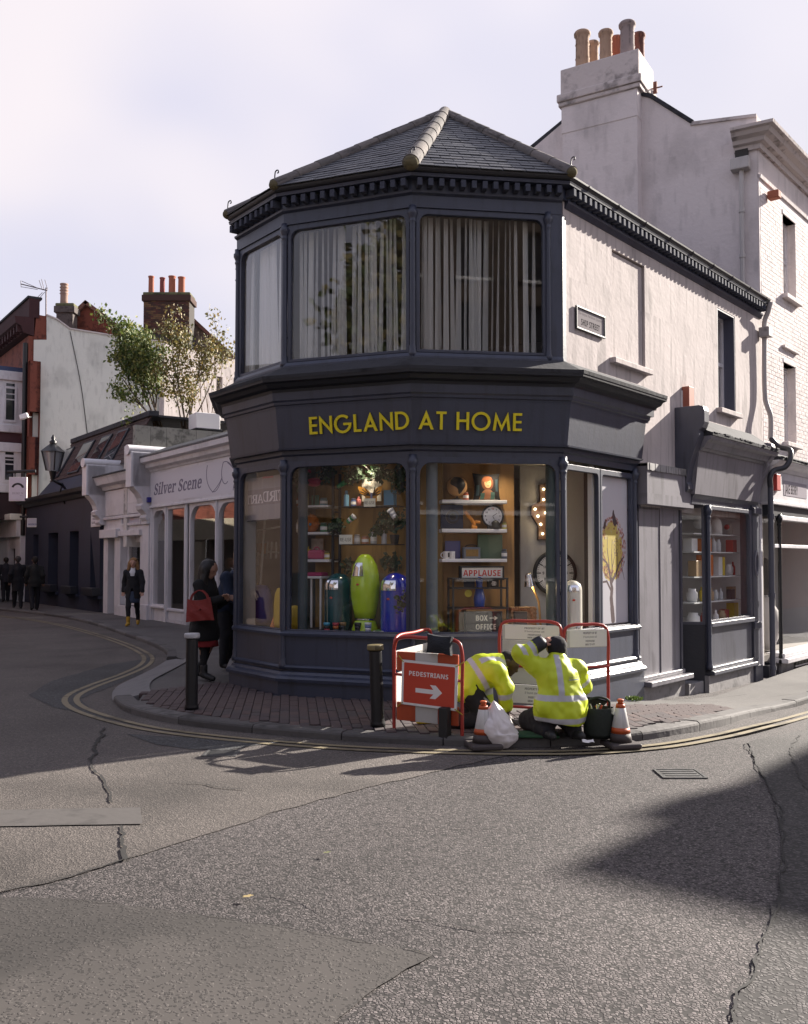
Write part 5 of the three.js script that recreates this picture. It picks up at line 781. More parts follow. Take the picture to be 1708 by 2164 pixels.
{ // hanging sign, projecting sign, wall floodlight
  const mk = (px0, py0, px1, py1, D0, draw, label, w = 256, h = 400) => { const a = atDepth(px0, py0, D0), b = atDepth(px1, py1, D0), t = thing('projecting_sign', label, 'sign'); const g = new RoundedBoxGeometry(b[0] - a[0], a[1] - b[1], 0.08, 1, 0.01); g.translate((a[0] + b[0]) / 2, (a[1] + b[1]) / 2, -D0 - 0.05); mesh('board', g, M.white, t); const p = new THREE.PlaneGeometry(b[0] - a[0] - 0.04, a[1] - b[1] - 0.04); p.translate((a[0] + b[0]) / 2, (a[1] + b[1]) / 2, -D0 - 0.004); mesh('lettering', p, std(lin(0.85, 0.85, 0.88), 0.7, { map: canvasTex(w, h, draw) }), t); return [t, a, b]; };
  const [t, a, b] = mk(19, 1008, 56, 1059, 36.2, (x, w, h) => { x.fillStyle = '#d5d3dd'; x.fillRect(0, 0, w, h); x.strokeStyle = '#15151d'; x.lineWidth = 34; x.beginPath(); x.arc(w / 2, 190, 80, Math.PI * 1.08, Math.PI * 1.95); x.stroke(); x.fillStyle = '#8d8a99'; x.font = '46px serif'; x.textAlign = 'center'; x.fillText('DUKE N', w / 2, 290); x.font = '22px serif'; x.fillText('lane', w * 0.72, 322); }, 'white hanging sign with a black arch emblem on the brick house');
  mesh('arm', bar(V(a[0] - 0.1, a[1] + 0.2, 36.3), V(b[0] + 0.3, a[1] + 0.24, 36.3), 0.06), M.iron, t); mesh('hanger', bar(V(a[0] + 0.2, a[1] - 0.02, 36.3), V(a[0] + 0.2, a[1] + 0.24, 36.3), 0.03), M.iron, t); mesh('hanger', bar(V(b[0] - 0.1, a[1] - 0.02, 36.3), V(b[0] - 0.1, a[1] + 0.24, 36.3), 0.03), M.iron, t);
  const [t2, a2, b2] = mk(57, 1095, 87, 1114, 36.0, (x, w, h) => { x.fillStyle = '#c9ced8'; x.fillRect(0, 0, w, h); x.fillStyle = '#3a3f86'; x.font = 'bold 44px sans-serif'; x.textAlign = 'center'; x.fillText('WORKSHOP', w / 2, 128, 230); }, 'small pale projecting sign reading WORKSHOP in blue', 256, 160); mesh('arm', bar(V(a2[0] - 0.3, b2[1] + 0.4, 36.1), V(a2[0] + 0.02, b2[1] + 0.4, 36.1), 0.04), M.iron, t2);
  const fl = thing('wall_floodlight', 'tilted white floodlight on the red brick house', 'floodlight'), p = atDepth(51, 880, 36.4), g = new RoundedBoxGeometry(0.32, 0.2, 0.16, 2, 0.03); g.rotateZ(0.35); g.translate(p[0], p[1], -36.4); mesh('lamp_case', g, M.white, fl); mesh('bracket', bar(V(p[0], p[1], 36.45), V(p[0] + 0.1, p[1] + 0.05, 36.95), 0.03), M.iron, fl);
}
{ // ---- houses and chimneys behind
  const pitchRoof = (name, px, py0, pxL, pyL, pxR, pyR, D0, m, label) => { const t = thing(name, label, 'gable'); const a = atDepth(px, py0, D0), l = atDepth(pxL, pyL, D0), r = atDepth(pxR, pyR, D0), yb = Math.min(l[1], r[1]) - 1; const g = poly([[l[0], yb], [r[0], yb], [r[0], r[1]], [a[0], a[1]], [l[0], l[1]]], 0.3); g.translate(0, 0, -D0 - 0.3); mesh('gable_wall', boxUV(g), m, t); for (const e of [l, r]) { const v = [e[0] - a[0], e[1] - a[1]], ln = Math.hypot(...v), k = [v[0] / ln, v[1] / ln], g2 = new THREE.BoxGeometry(ln + 0.3, 0.16, 3.2); g2.rotateZ(Math.atan2(k[1], k[0])); g2.translate((a[0] + e[0]) / 2 + k[0] * 0.1, (a[1] + e[1]) / 2 + 0.06, -D0 - 1.4); mesh('roof_slope', boxUV(g2), std(lin(0.16, 0.075, 0.055), 0.9, { map: grimeTex, bumpMap: renderBump, bumpScale: 0.03 }), t); } return t; };
  pitchRoof('brick_gable', 184, 647, 140, 688, 274, 714, 41, redBrick, 'red brick gable rising behind the rendered wall'); pitchRoof('boarded_gable', 407, 680, 345, 735, 497, 764, 44.5, std(lin(0.2, 0.15, 0.12), 0.9, { map: grimeTex, bumpMap: streak, bumpScale: 0.03 }), 'weathered brown gable behind the bare shrubs');
  // sunlit pale wall
  const F2 = new Face([-10.2, 40], [-10.2 + 0.6 * 6, 40 + 0.8 * 6]); const t = thing('pale_house', 'sunlit pale pink rendered house behind the rooftop shrubs', 'house'); const y1 = F2.y(350, 726); const w = [F2.s(456), F2.s(468), F2.y(460, 828), F2.y(460, 795)]; on(F2, 'wall', poly(rect(0, 5.4, 0, y1), 0.3, [rect(...w)]).translate(0, 0, -0.3), M.render, t); on(F2, 'window', bx(w[0], w[1], w[2], w[3], -0.25, -0.2), M.dark, t); on(F2, 'window_sill', bx(w[0] - 0.1, w[1] + 0.1, w[2] - 0.12, w[2] - 0.01, -0.1, 0.08), M.white, t);
  const stack = (px0, px1, py0, py1, D0, mats, label, pots, brick) => {
    const a = atDepth(px0, py0, D0), b = atDepth(px1, py1, D0), t3 = thing('chimney_stack', label, 'chimney'), w3 = b[0] - a[0], h = a[1] - b[1], dp = Math.min(1.1, w3 * 0.8), FX = new Face([a[0], D0], [b[0], D0]);
    mesh('core', boxUV(FX.on(bx(0.01, w3 - 0.01, b[1] - 2.2, a[1] - 0.12, -dp, -0.004))), mats[0], t3); if (brick) brickField(FX, 0.0, w3, b[1] - 0.2, a[1] - 0.3, 0.0, [], mats.slice(1), t3, 290, 0.215, 0.066, 0.012, 0.014);
    mesh('cap_course', boxUV(FX.on(rbx(-0.08, w3 + 0.08, a[1] - 0.42, a[1] - 0.14, -dp - 0.08, 0.07, 0.02))), mats[mats.length - 1], t3); mesh('flaunching', boxUV(FX.on(rbx(-0.04, w3 + 0.04, a[1] - 0.15, a[1], -dp, 0.03, 0.05))), std(lin(0.12, 0.12, 0.06), 0.95, { map: grimeTex }), t3);
    for (const [px, pyT, r, m, rings] of pots) { const p = atDepth(px, pyT, D0 + dp / 2), hh = p[1] - a[1] + 0.12; const prof = [[0, 0], [r * 1.05, 0], [r * 0.98, hh * 0.3]]; if (rings) for (let i = 0; i < 3; i++) prof.push([r * 0.98, hh * (0.55 + i * 0.13)], [r * 1.2, hh * (0.58 + i * 0.13)], [r * 0.98, hh * (0.61 + i * 0.13)]); prof.push([r * 0.93, hh - 0.08], [r * 1.1, hh - 0.05], [r * 1.1, hh], [r * 0.7, hh], [r * 0.65, hh - 0.2]); const g = lathe(prof, 18); g.translate(p[0], a[1] - 0.12, -(D0 + dp / 2)); mesh('chimney_pot', boxUV(g), m, t3); }
  };
  const oc = std(lin(0.13, 0.075, 0.04), 0.95, { map: grimeTex }), br = std(lin(0.06, 0.032, 0.026), 0.95), br2 = std(lin(0.16, 0.09, 0.045), 0.95), br3 = std(lin(0.09, 0.035, 0.028), 0.95), mort = std(lin(0.05, 0.045, 0.04), 0.95);
  stack(304, 400, 617, 697, 43, [mort, oc, br, br2, br3, br], 'large brown brick chimney stack with four red pots', [[320, 584, 0.13, M.terracotta], [343.5, 587, 0.12, std(lin(0.22, 0.06, 0.05), 0.9)], [364, 584, 0.16, M.terracotta], [384, 586, 0.16, M.terracotta]], true);
  const dk = std(lin(0.1, 0.085, 0.08), 0.95, { map: grimeTex, bumpMap: renderBump, bumpScale: 0.02 }); stack(119, 154, 640, 695, 40, [dk, dk], 'dark rendered chimney with one ringed pot by the aerial', [[136, 600, 0.16, std(lin(0.3, 0.2, 0.16), 0.9), true]], false);
  for (const [px, lab] of [[9.5, 'leftmost red chimney pot over the brick house cornice'], [32, 'second red chimney pot over the brick house cornice']]) { const p = atDepth(px, 701, 46), q2 = atDepth(px, 740, 46), g = lathe([[0.2, 0], [0.19, p[1] - q2[1] - 0.15], [0.23, p[1] - q2[1] - 0.12], [0.22, p[1] - q2[1] - 0.03], [0.12, p[1] - q2[1]], [0, p[1] - q2[1]]], 18); g.translate(p[0], q2[1], -46); one('chimney_pot', boxUV(g), M.terracotta, lab, 'chimney pot', 'pots behind the brick house'); }
  { const p = atDepth(15, 742, 46), g = new THREE.BoxGeometry(1.4, 1.2, 1); g.translate(p[0], p[1] - 0.6, -46); one('chimney_stack', boxUV(g), redBrick, 'low red chimney base under the two leftmost pots', 'chimney'); }
  // aerial
  { const D0 = 38.2, P = (px, py) => { const q = atDepth(px, py, D0); return V(q[0], q[1], D0); }, al = std(lin(0.12, 0.09, 0.09), 0.5, { metalness: 0.4 }), t4 = thing('tv_aerial', 'thin television aerial on a mast above the brick house', 'aerial'); mesh('mast', bar(P(97.5, 672), P(97.5, 608), 0.028), al, t4); mesh('boom', bar(P(44, 600), P(100, 614), 0.022), al, t4); for (const [x0, y0, x1, y1] of [[44, 593, 45, 607], [46, 594, 78, 608], [45, 606, 80, 612], [83, 592, 90, 613], [88, 590, 94, 614], [95, 591, 101, 612], [76, 632, 90, 618], [82, 632, 95, 617]]) mesh('element', bar(P(x0, y0), P(x1, y1), 0.012, 5), al, t4); }
}
{ // ---- lantern on a bracket
  const D0 = 30.6, P = (px, py) => { const q = atDepth(px, py, D0); return V(q[0], q[1], D0); }, c = P(112, 975), t = thing('street_lantern', 'black four sided street lantern on the dark blue house', 'lantern');
  const fr = new THREE.CylinderGeometry(0.34, 0.2, 0.62, 4, 1, true); fr.rotateY(0.55); fr.translate(c.x, c.y, c.z); mesh('panes', fr, new THREE.MeshPhysicalMaterial({ color: lin(0.5, 0.52, 0.55), roughness: 0.08, transmission: 0.6, thickness: 0, side: THREE.DoubleSide }), t);
  for (let i = 0; i < 4; i++) { const a = 0.55 + i * Math.PI / 2; mesh('bar', bar(new THREE.Vector3(c.x + 0.35 * Math.sin(a), c.y + 0.31, c.z + 0.35 * Math.cos(a)), new THREE.Vector3(c.x + 0.205 * Math.sin(a), c.y - 0.31, c.z + 0.205 * Math.cos(a)), 0.022, 6), M.iron, t); }
  const rf = new THREE.CylinderGeometry(0.1, 0.4, 0.26, 4); rf.rotateY(0.55); rf.translate(c.x, c.y + 0.44, c.z); mesh('hood', rf, M.iron, t); const fn = lathe([[0.1, 0], [0.12, 0.08], [0.05, 0.14], [0.07, 0.2], [0.02, 0.3], [0, 0.32]], 10); fn.translate(c.x, c.y + 0.56, c.z); mesh('finial', fn, M.iron, t);
  mesh('foot', bar(new THREE.Vector3(c.x, c.y - 0.32, c.z), new THREE.Vector3(c.x, c.y - 0.62, c.z), 0.12, 10, 0.05), M.iron, t); const e = FD.at(FD.s(136), 0.0); mesh('bracket', tube([new THREE.Vector3(c.x, c.y - 0.6, c.z), new THREE.Vector3(c.x + 0.2, c.y - 0.72, c.z - 0.05), V(e[0], c.y - 0.7, e[1])], 0.045, 8), M.iron, t); mesh('stay', tube([new THREE.Vector3(c.x + 0.3, c.y - 0.72, c.z - 0.05), V(e[0] - 0.1, c.y - 1.0, e[1] - 0.1), V(e[0], c.y - 1.25, e[1])], 0.03, 8), M.iron, t);
}
// ------------------------------------------------------------------ shrubs on the roof: stems that fork, leaves in loose clumps
const leafGeo = (() => { const g = new THREE.BufferGeometry(); g.setAttribute('position', new THREE.Float32BufferAttribute([0, 0, 0, 0.35, 0.5, 0.08, 0, 1, 0, 0, 0, 0, 0, 1, 0, -0.35, 0.5, 0.08], 3)); g.computeVertexNormals(); return g; })();
function growTree(name, label, base, stems, leafCols, nLeaf, leafSize, spread, group, opt = {}) {
  const t = thing(name, label, 'tree', group), bark = opt.bark || std(lin(0.1, 0.075, 0.055), 0.95), wood = [], tips = [];
  const grow = (p, d, len, r, lvl) => {
    const n = 4, pts = [p.clone()]; let q = p.clone(), dd = d.clone(); for (let i = 0; i < n; i++) { dd.add(new THREE.Vector3(rr(-0.14, 0.14), rr(-0.06, opt.up ?? 0.12), rr(-0.14, 0.14))).normalize(); q = q.clone().addScaledVector(dd, len / n); pts.push(q); if (lvl > 0 && i > 0 && rnd() < (opt.fork || 0.75)) { const s = dd.clone().add(new THREE.Vector3(rr(-spread, spread), rr(-0.25, opt.rise ?? 0.5), rr(-spread, spread))).normalize(); grow(q, s, len * rr(0.4, 0.65), r * 0.55, lvl - 1); } if (lvl < 2) tips.push(q.clone()); }
    for (let i = 0; i < pts.length - 1; i++) wood.push(bar(pts[i], pts[i + 1], r * (1 - i / n * 0.6), 5, r * (1 - (i + 1) / n * 0.6)));
    tips.push(q.clone(), q.clone());
  };
  for (const [d, len, r] of stems) grow(base.clone().add(new THREE.Vector3(rr(-0.15, 0.15), 0, rr(-0.15, 0.15))), d, len, r, opt.levels || 2);
  mesh('trunk', join(wood), bark, t);
  const mats = leafCols.map((c) => new THREE.MeshPhysicalMaterial({ color: lin(...c), roughness: 0.8, transmission: 0.35, thickness: 0, side: THREE.DoubleSide })), lists = mats.map(() => []);
  const m4 = new THREE.Matrix4(), qn = new THREE.Quaternion();
  for (let i = 0; i < nLeaf; i++) { const p = tips[Math.floor(rnd() * tips.length)]; const clump = opt.clump || 0.16; qn.setFromEuler(new THREE.Euler(rr(0, 6.28), rr(0, 6.28), rr(0, 6.28))); const s = leafSize * rr(0.6, 1.3); m4.compose(new THREE.Vector3(p.x + (rnd() + rnd() - 1) * clump, p.y + (rnd() + rnd() - 1) * clump, p.z + (rnd() + rnd() - 1) * clump), qn, new THREE.Vector3(s, s, s)); lists[Math.floor(Math.pow(rnd(), 1.2) * mats.length)].push(leafGeo.clone().applyMatrix4(m4)); }
  lists.forEach((l, i) => l.length && mesh('crown', join(l), mats[i], t)); return t;
}
{
  const D0 = 30.5, P = (px, py) => { const q = atDepth(px, py, D0); return V(q[0], q[1], D0); }, dirTo = (a, b) => b.clone().sub(a);
  const stems = (base, tips, r) => tips.map(([x, y]) => { const d = dirTo(base, P(x, y)); d.z += rr(-0.6, 0.6); return [d.clone().normalize(), d.length() * 0.72, r]; });
  const b1 = P(340, 915); growTree('rooftop_shrub', 'green leafed many stemmed shrub on the roof, left of the two', b1, stems(b1, [[238, 745], [258, 715], [290, 705], [320, 700], [335, 705], [262, 800], [250, 880], [300, 760]], 0.035), [[0.07, 0.115, 0.02], [0.14, 0.18, 0.035], [0.25, 0.25, 0.06]], 7500, 0.12, 0.75, 'shrubs on the roof', { clump: 0.36, up: 0.05, rise: 0.3 });
  const b2 = P(390, 915); growTree('rooftop_shrub', 'yellowing sparse shrub on the roof, right of the green one', b2, stems(b2, [[365, 715], [385, 705], [405, 715], [425, 735], [445, 750], [365, 770], [415, 800]], 0.032), [[0.2, 0.17, 0.04], [0.12, 0.13, 0.035], [0.28, 0.2, 0.06]], 3600, 0.11, 0.6, 'shrubs on the roof', { clump: 0.36, up: 0.05, rise: 0.3 });
  const b3 = P(445, 930); growTree('rooftop_shrub', 'almost bare shrub nearest the corner shop on the roof', b3, stems(b3, [[430, 770], [455, 745], [475, 760], [492, 775], [470, 820]], 0.02), [[0.26, 0.2, 0.08], [0.14, 0.14, 0.05]], 220, 0.075, 0.4, 'shrubs on the roof', { clump: 0.15, bark: std(lin(0.2, 0.15, 0.11), 0.95) });
  const rb = thing('roof_planter', 'long low planter box under the rooftop shrubs', 'planter'); const c = P(395, 930); mesh('box', boxUV(new RoundedBoxGeometry(2.6, 0.5, 0.7, 2, 0.03).translate(c.x, c.y - 0.1, c.z)), M.lead, rb); mesh('soil', new THREE.BoxGeometry(2.5, 0.02, 0.6).translate(c.x, c.y + 0.156, c.z), M.dark, rb); mesh('stand', new THREE.BoxGeometry(2.4, 2.0, 0.5).translate(c.x, c.y - 1.35, c.z), M.dark, rb);
}
// ================================================================== inside the corner shop
{
  const room = [[-2.05, 12.5], [-1.38, 11.62], [0.1, 11.02], [1.8, 11.27], [3.0, 12.72], [3.0, 14.2], [-2.3, 14.2]];
  add('display_floor', slab(room, 0.6, 0.74), std(lin(0.1, 0.085, 0.07), 0.7, { map: mottle })); add('shop_ceiling', slab(room, 2.84, 2.9), std(lin(0.35, 0.33, 0.3), 0.9));
  add('inner_wall', new Face([-2.3, 14.2], [3.0, 14.2]).on(bx(0, 5.3, 0.6, 2.9, -0.1, 0)), std(lin(0.2, 0.16, 0.13), 0.9));
  const box = (F, a, b, c, d, o0, o1, r = 0.004) => { const p = F.pick(a, d, o1), q = F.pick(c, b, o1); return rbx(p[0], q[0], p[1], q[1], o0, o1, r); };
  const ply = std(lin(0.34, 0.185, 0.06), 0.6, { map: streak }), plyD = std(lin(0.3, 0.18, 0.05), 0.65, { map: streak });
  const CDo = (name, g, m, lab, cat, grp) => one(name, boxUV(FCD.on(g)), m, lab, cat, grp), BCo = (name, g, m, lab, cat, grp) => one(name, boxUV(FBC.on(g)), m, lab, cat, grp);
  const wallW = std(lin(0.42, 0.41, 0.4), 0.85, { map: mottle });
  // ---- right-hand window
  CDo('display_board', bx(0.3, FCD.s(1087, -0.75), 0.745, 2.835, -0.8, -0.75), ply, 'tan plywood board behind the white shelves in the shop window', 'board');
  add('partition', FCD.on(bx(FCD.s(1100, -1.2), 2.9, 0.745, 2.835, -1.25, -1.2)), wallW);
  const post = (F, px, o, r, m, lab) => { const t = thing('window_post', lab, 'post'); const s = F.s(px, o); mesh('shaft', F.on(cyl(s, 0.76, 2.8, o, r, r, 20)), m, t); mesh('foot', F.on(cyl(s, 0.742, 0.77, o, r * 1.25, r * 1.2, 20)), m, t); };
  post(FCD, 913, -0.2, 0.068, std(lin(0.09, 0.12, 0.14), 0.5), 'round grey blue post at the left of the shelf window'); post(FCD, 1168, -0.16, 0.08, std(lin(0.045, 0.07, 0.075), 0.5), 'round dark green post near the right corner of the shop'); post(FBC, 640, -0.12, 0.06, std(lin(0.03, 0.04, 0.05), 0.5), 'dark round post at the left of the bin window');
  const sh = [[1057, 1063, 'top'], [1118, 1125, 'middle'], [1181, 1188, 'lowest']]; const shelfM = std(lin(0.68, 0.68, 0.7), 0.5);
  const shY = sh.map(([a, b, n]) => { const p = FCD.pick(934, b, -0.5), q = FCD.pick(1072, a, -0.5); CDo('wall_shelf', rbx(p[0], q[0], p[1], q[1], -0.745, -0.5, 0.006), shelfM, `${n} white shelf on the tan board in the shop window`, 'shelf', 'white shelves in the window'); return q[1]; });
  const S = (px, o = -0.6) => FCD.s(px, o);
  { const t = thing('globe', 'beige desk globe with dark continents on the top white shelf', 'globe'); const tex = canvasTex(256, 128, (x, w, h) => { x.fillStyle = '#b98d5c'; x.fillRect(0, 0, w, h); x.fillStyle = '#17120e'; x.beginPath(); x.moveTo(100, 20); x.bezierCurveTo(140, 10, 180, 25, 170, 50); x.bezierCurveTo(180, 60, 165, 70, 158, 90); x.bezierCurveTo(150, 110, 140, 100, 138, 80); x.bezierCurveTo(130, 62, 105, 64, 102, 50); x.fill(); x.fillRect(20, 30, 40, 30); x.fillRect(200, 80, 30, 20); }); const g = new THREE.SphereGeometry(0.125, 28, 18); g.rotateY(-1.9); g.translate(S(967), shY[0] + 0.17, -0.62); mesh('ball', FCD.on(g), std(0xffffff, 0.5, { map: tex }), t); mesh('stand', FCD.on(lathe([[0, 0], [0.07, 0], [0.07, 0.012], [0.015, 0.03], [0.015, 0.05], [0, 0.05]], 16).translate(S(967), shY[0] + 0.001, -0.62)), M.black, t); }
  { const tex = canvasTex(256, 256, (x, w, h) => { x.fillStyle = '#151314'; x.fillRect(0, 0, w, h); x.fillStyle = '#6b3d22'; x.beginPath(); x.ellipse(128, 100, 62, 78, 0, 0, 7); x.fill(); x.fillStyle = '#c79468'; x.beginPath(); x.ellipse(132, 100, 36, 50, 0, 0, 7); x.fill(); x.fillStyle = '#8a4f2c'; x.beginPath(); x.ellipse(125, 58, 50, 26, -0.3, 0, 7); x.fill(); x.fillStyle = '#3a2018'; x.fillRect(112, 92, 12, 4); x.fillRect(140, 92, 12, 4); x.fillStyle = '#9a3a30'; x.fillRect(122, 126, 20, 5); x.fillStyle = '#8d5f43'; x.beginPath(); x.moveTo(50, 256); x.quadraticCurveTo(70, 160, 128, 165); x.quadraticCurveTo(190, 160, 205, 256); x.fill(); x.fillStyle = '#3f5d55'; x.fillRect(60, 200, 40, 56); x.fillRect(160, 190, 40, 66); x.fillStyle = '#2c3f46'; x.fillRect(14, 120, 30, 100); x.fillRect(212, 60, 30, 120); });
    const g = new THREE.BoxGeometry(0.34, 0.34, 0.12, 12, 12, 2), p = g.attributes.position; for (let i = 0; i < p.count; i++) { const x = p.getX(i) / 0.17, y = p.getY(i) / 0.17, e = (1 - x * x) * (1 - y * y); p.setZ(i, Math.sign(p.getZ(i)) * (0.012 + 0.06 * Math.pow(Math.max(0, e), 0.5))); p.setX(i, p.getX(i) * (1 - 0.1 * (1 - y * y))); p.setY(i, p.getY(i) * (1 - 0.1 * (1 - x * x))); } g.computeVertexNormals(); g.rotateX(-0.12); g.translate(S(1030), shY[0] + 0.17, -0.64); one('cushion', FCD.on(g), std(0xffffff, 0.9, { map: tex }), 'square cushion printed with a portrait on the top white shelf', 'cushion'); }
  { const t = thing('wall_clock', 'white wall clock with black rim on the middle shelf', 'clock'); const c = FCD.pick(1041, 1091, -0.6); const face = (txt) => canvasTex(256, 256, (x, w, h) => { x.fillStyle = '#dfe0e2'; x.fillRect(0, 0, w, h); x.fillStyle = '#22262c'; x.font = 'bold 30px sans-serif'; x.textAlign = 'center'; for (let i = 1; i <= 12; i++) { const a = i / 12 * Math.PI * 2 - Math.PI / 2; x.fillStyle = i === 12 ? '#b8442e' : '#22262c'; x.fillText(String(i), 128 + 92 * Math.cos(a), 138 + 92 * Math.sin(a)); } x.lineWidth = 6; x.strokeStyle = '#22262c'; x.beginPath(); x.moveTo(128, 128); x.lineTo(185, 90); x.moveTo(128, 128); x.lineTo(150, 170); x.stroke(); });
    const d = new THREE.CircleGeometry(0.125, 32); d.translate(c[0], c[1], -0.588); mesh('face', FCD.on(d), std(0xffffff, 0.5, { map: face() }), t); const tr = new THREE.TorusGeometry(0.13, 0.012, 8, 36); tr.translate(c[0], c[1], -0.588); mesh('rim', FCD.on(tr), M.black, t); const bk = new THREE.CylinderGeometry(0.13, 0.13, 0.03, 32); bk.rotateX(Math.PI / 2); bk.translate(c[0], c[1], -0.605); mesh('back', FCD.on(bk), M.black, t); }
  { const t = thing('camera_print', 'dark blue boxed print of a camera on the middle shelf', 'print'); const g = box(FCD, 932, 1067, 979, 1117, -0.66, -0.62); mesh('panel', boxUV(FCD.on(g)), std(lin(0.015, 0.025, 0.06), 0.3), t); const c = FCD.pick(957, 1092, -0.61); for (const [r, m, o] of [[0.085, std(lin(0.02, 0.02, 0.03), 0.3), -0.615], [0.06, std(lin(0.05, 0.06, 0.09), 0.2), -0.605], [0.04, M.black, -0.597]]) { const d = new THREE.CylinderGeometry(r, r, 0.012, 28); d.rotateX(Math.PI / 2); d.translate(c[0], c[1], o); mesh('lens_ring', FCD.on(d), m, t); } }
  { const t = thing('orange_dog', 'orange sausage dog ornament on the middle shelf', 'ornament'), P = (px, py) => { const q = FCD.pick(px, py, -0.56); return new THREE.Vector3(q[0], q[1], -0.56); }, m = std(lin(0.55, 0.2, 0.02), 0.5); mesh('body', FCD.on(tube([P(983, 1081), P(990, 1090), P(998, 1100), P(1003, 1110)], 0.022, 10)), m, t); mesh('tail', FCD.on(tube([P(998, 1112), P(1005, 1103), P(1015, 1104)], 0.018, 10)), m, t); mesh('foot', FCD.on(rbx(P(996, 1110).x, P(1008, 1110).x, shY[1] + 0.001, shY[1] + 0.04, -0.6, -0.53, 0.012)), m, t); }
  { const t = thing('black_figurine', 'small black crouching figurine in front of the shelf clock', 'ornament'), c = S(1048, -0.54); mesh('figure', FCD.on(lathe([[0, 0], [0.06, 0], [0.065, 0.02], [0.045, 0.05], [0.05, 0.075], [0.03, 0.1], [0, 0.11]], 14).translate(c, shY[1] + 0.001, -0.55)), M.black, t); mesh('tail', FCD.on(bx(c - 0.1, c - 0.03, shY[1] + 0.001, shY[1] + 0.04, -0.57, -0.53)), M.black, t); }
  CDo('picture_book', box(FCD, 941, 1143, 973, 1184, -0.66, -0.64), std(lin(0.07, 0.07, 0.18), 0.5), 'violet blue picture book leaning on the lowest white shelf', 'book'); CDo('green_print', box(FCD, 1010, 1130, 1062, 1184, -0.69, -0.67), std(lin(0.1, 0.15, 0.09), 0.5, { map: grimeTex }), 'mottled green print at the back of the lowest white shelf', 'print');
  for (const [px, lab] of [[942, 'left white mug with dark panel on the lowest shelf'], [953, 'right white mug beside the dark mug on the lowest shelf']]) { const t = thing('mug', lab, 'mug', 'mugs on the lowest shelf'); const s = S(px + 2, -0.56); mesh('cup', FCD.on(lathe([[0, 0], [0.042, 0], [0.042, 0.09], [0.038, 0.09], [0.038, 0.01], [0, 0.01]], 20).translate(s, shY[2] + 0.001, -0.57)), M.white, t); mesh('handle', FCD.on(new THREE.TorusGeometry(0.028, 0.007, 8, 16, Math.PI).rotateZ(Math.PI / 2).translate(s - 0.04, shY[2] + 0.045, -0.57)), M.white, t); if (px === 942) mesh('panel', FCD.on(bx(s + 0.012, s + 0.03, shY[2] + 0.02, shY[2] + 0.075, -0.54, -0.526)), M.black, t); }
  { const t = thing('table_radio', 'grey table radio with tan speaker cloth on the lowest shelf', 'radio'); const p = FCD.pick(980, 1182, -0.55), q = FCD.pick(1016, 1156, -0.55); mesh('case', FCD.on(rbx(p[0], q[0], shY[2] + 0.001, q[1], -0.66, -0.55, 0.015)), std(lin(0.16, 0.17, 0.19), 0.5), t); mesh('speaker', FCD.on(bx(p[0] + 0.03, q[0] - 0.03, shY[2] + 0.03, q[1] - 0.03, -0.555, -0.546)), plyD, t); mesh('handle', FCD.on(tube([new THREE.Vector3(p[0] + 0.03, q[1], -0.6), new THREE.Vector3(p[0] + 0.05, q[1] + 0.02, -0.6), new THREE.Vector3(q[0] - 0.05, q[1] + 0.02, -0.6), new THREE.Vector3(q[0] - 0.03, q[1], -0.6)], 0.006, 6)), M.black, t); }
  const litSign = (F, a, b, c, d, o, text, fg, bg, label, rim) => { const t = thing('sign_box', label, 'sign'); const p = F.pick(a, d, o), q = F.pick(c, b, o); mesh('case', F.on(poly(rect(p[0], q[0], p[1], q[1]), 0.1, [rect(p[0] + rim, q[0] - rim, p[1] + rim, q[1] - rim)], 0.004).translate(0, 0, o - 0.1)), M.black, t); const w = q[0] - p[0] - 2 * rim, h = q[1] - p[1] - 2 * rim; const tex = canvasTex(512, Math.round(512 * h / w), text); const pl = new THREE.PlaneGeometry(w, h); pl.translate((p[0] + q[0]) / 2, (p[1] + q[1]) / 2, o - 0.012); mesh('lettering', F.on(pl), std(0xffffff, 0.6, { map: tex }), t); mesh('back', F.on(bx(p[0] + rim / 2, q[0] - rim / 2, p[1] + rim / 2, q[1] - rim / 2, o - 0.1, o - 0.016)), M.black, t); return t; };
  litSign(FCD, 973, 1196, 1066, 1226, -0.4, (x, w, h) => { x.fillStyle = '#d9d6ce'; x.fillRect(0, 0, w, h); x.fillStyle = '#c2321f'; x.font = `bold ${Math.round(h * 0.78)}px sans-serif`; x.textAlign = 'center'; x.fillText('APPLAUSE', w / 2, h * 0.78, w * 0.93); }, 0, 0, 'white box sign reading APPLAUSE in red capitals', 0.02);
  litSign(FCD, 984, 1292, 1062, 1337, -0.2, (x, w, h) => { x.fillStyle = '#0c0c10'; x.fillRect(0, 0, w, h); x.fillStyle = '#cfcdb8'; x.font = `bold ${Math.round(h * 0.4)}px sans-serif`; x.fillText('BOX', w * 0.26, h * 0.44, w * 0.35); x.fillText('OFFICE', w * 0.26, h * 0.9, w * 0.6); x.strokeStyle = '#cfcdb8'; x.lineWidth = h * 0.05; x.beginPath(); x.moveTo(w * 0.66, h * 0.3); x.lineTo(w * 0.86, h * 0.3); x.moveTo(w * 0.8, h * 0.2); x.lineTo(w * 0.88, h * 0.3); x.lineTo(w * 0.8, h * 0.4); x.stroke(); }, 0, 0, 'black sign reading BOX OFFICE with an arrow', 0.012);
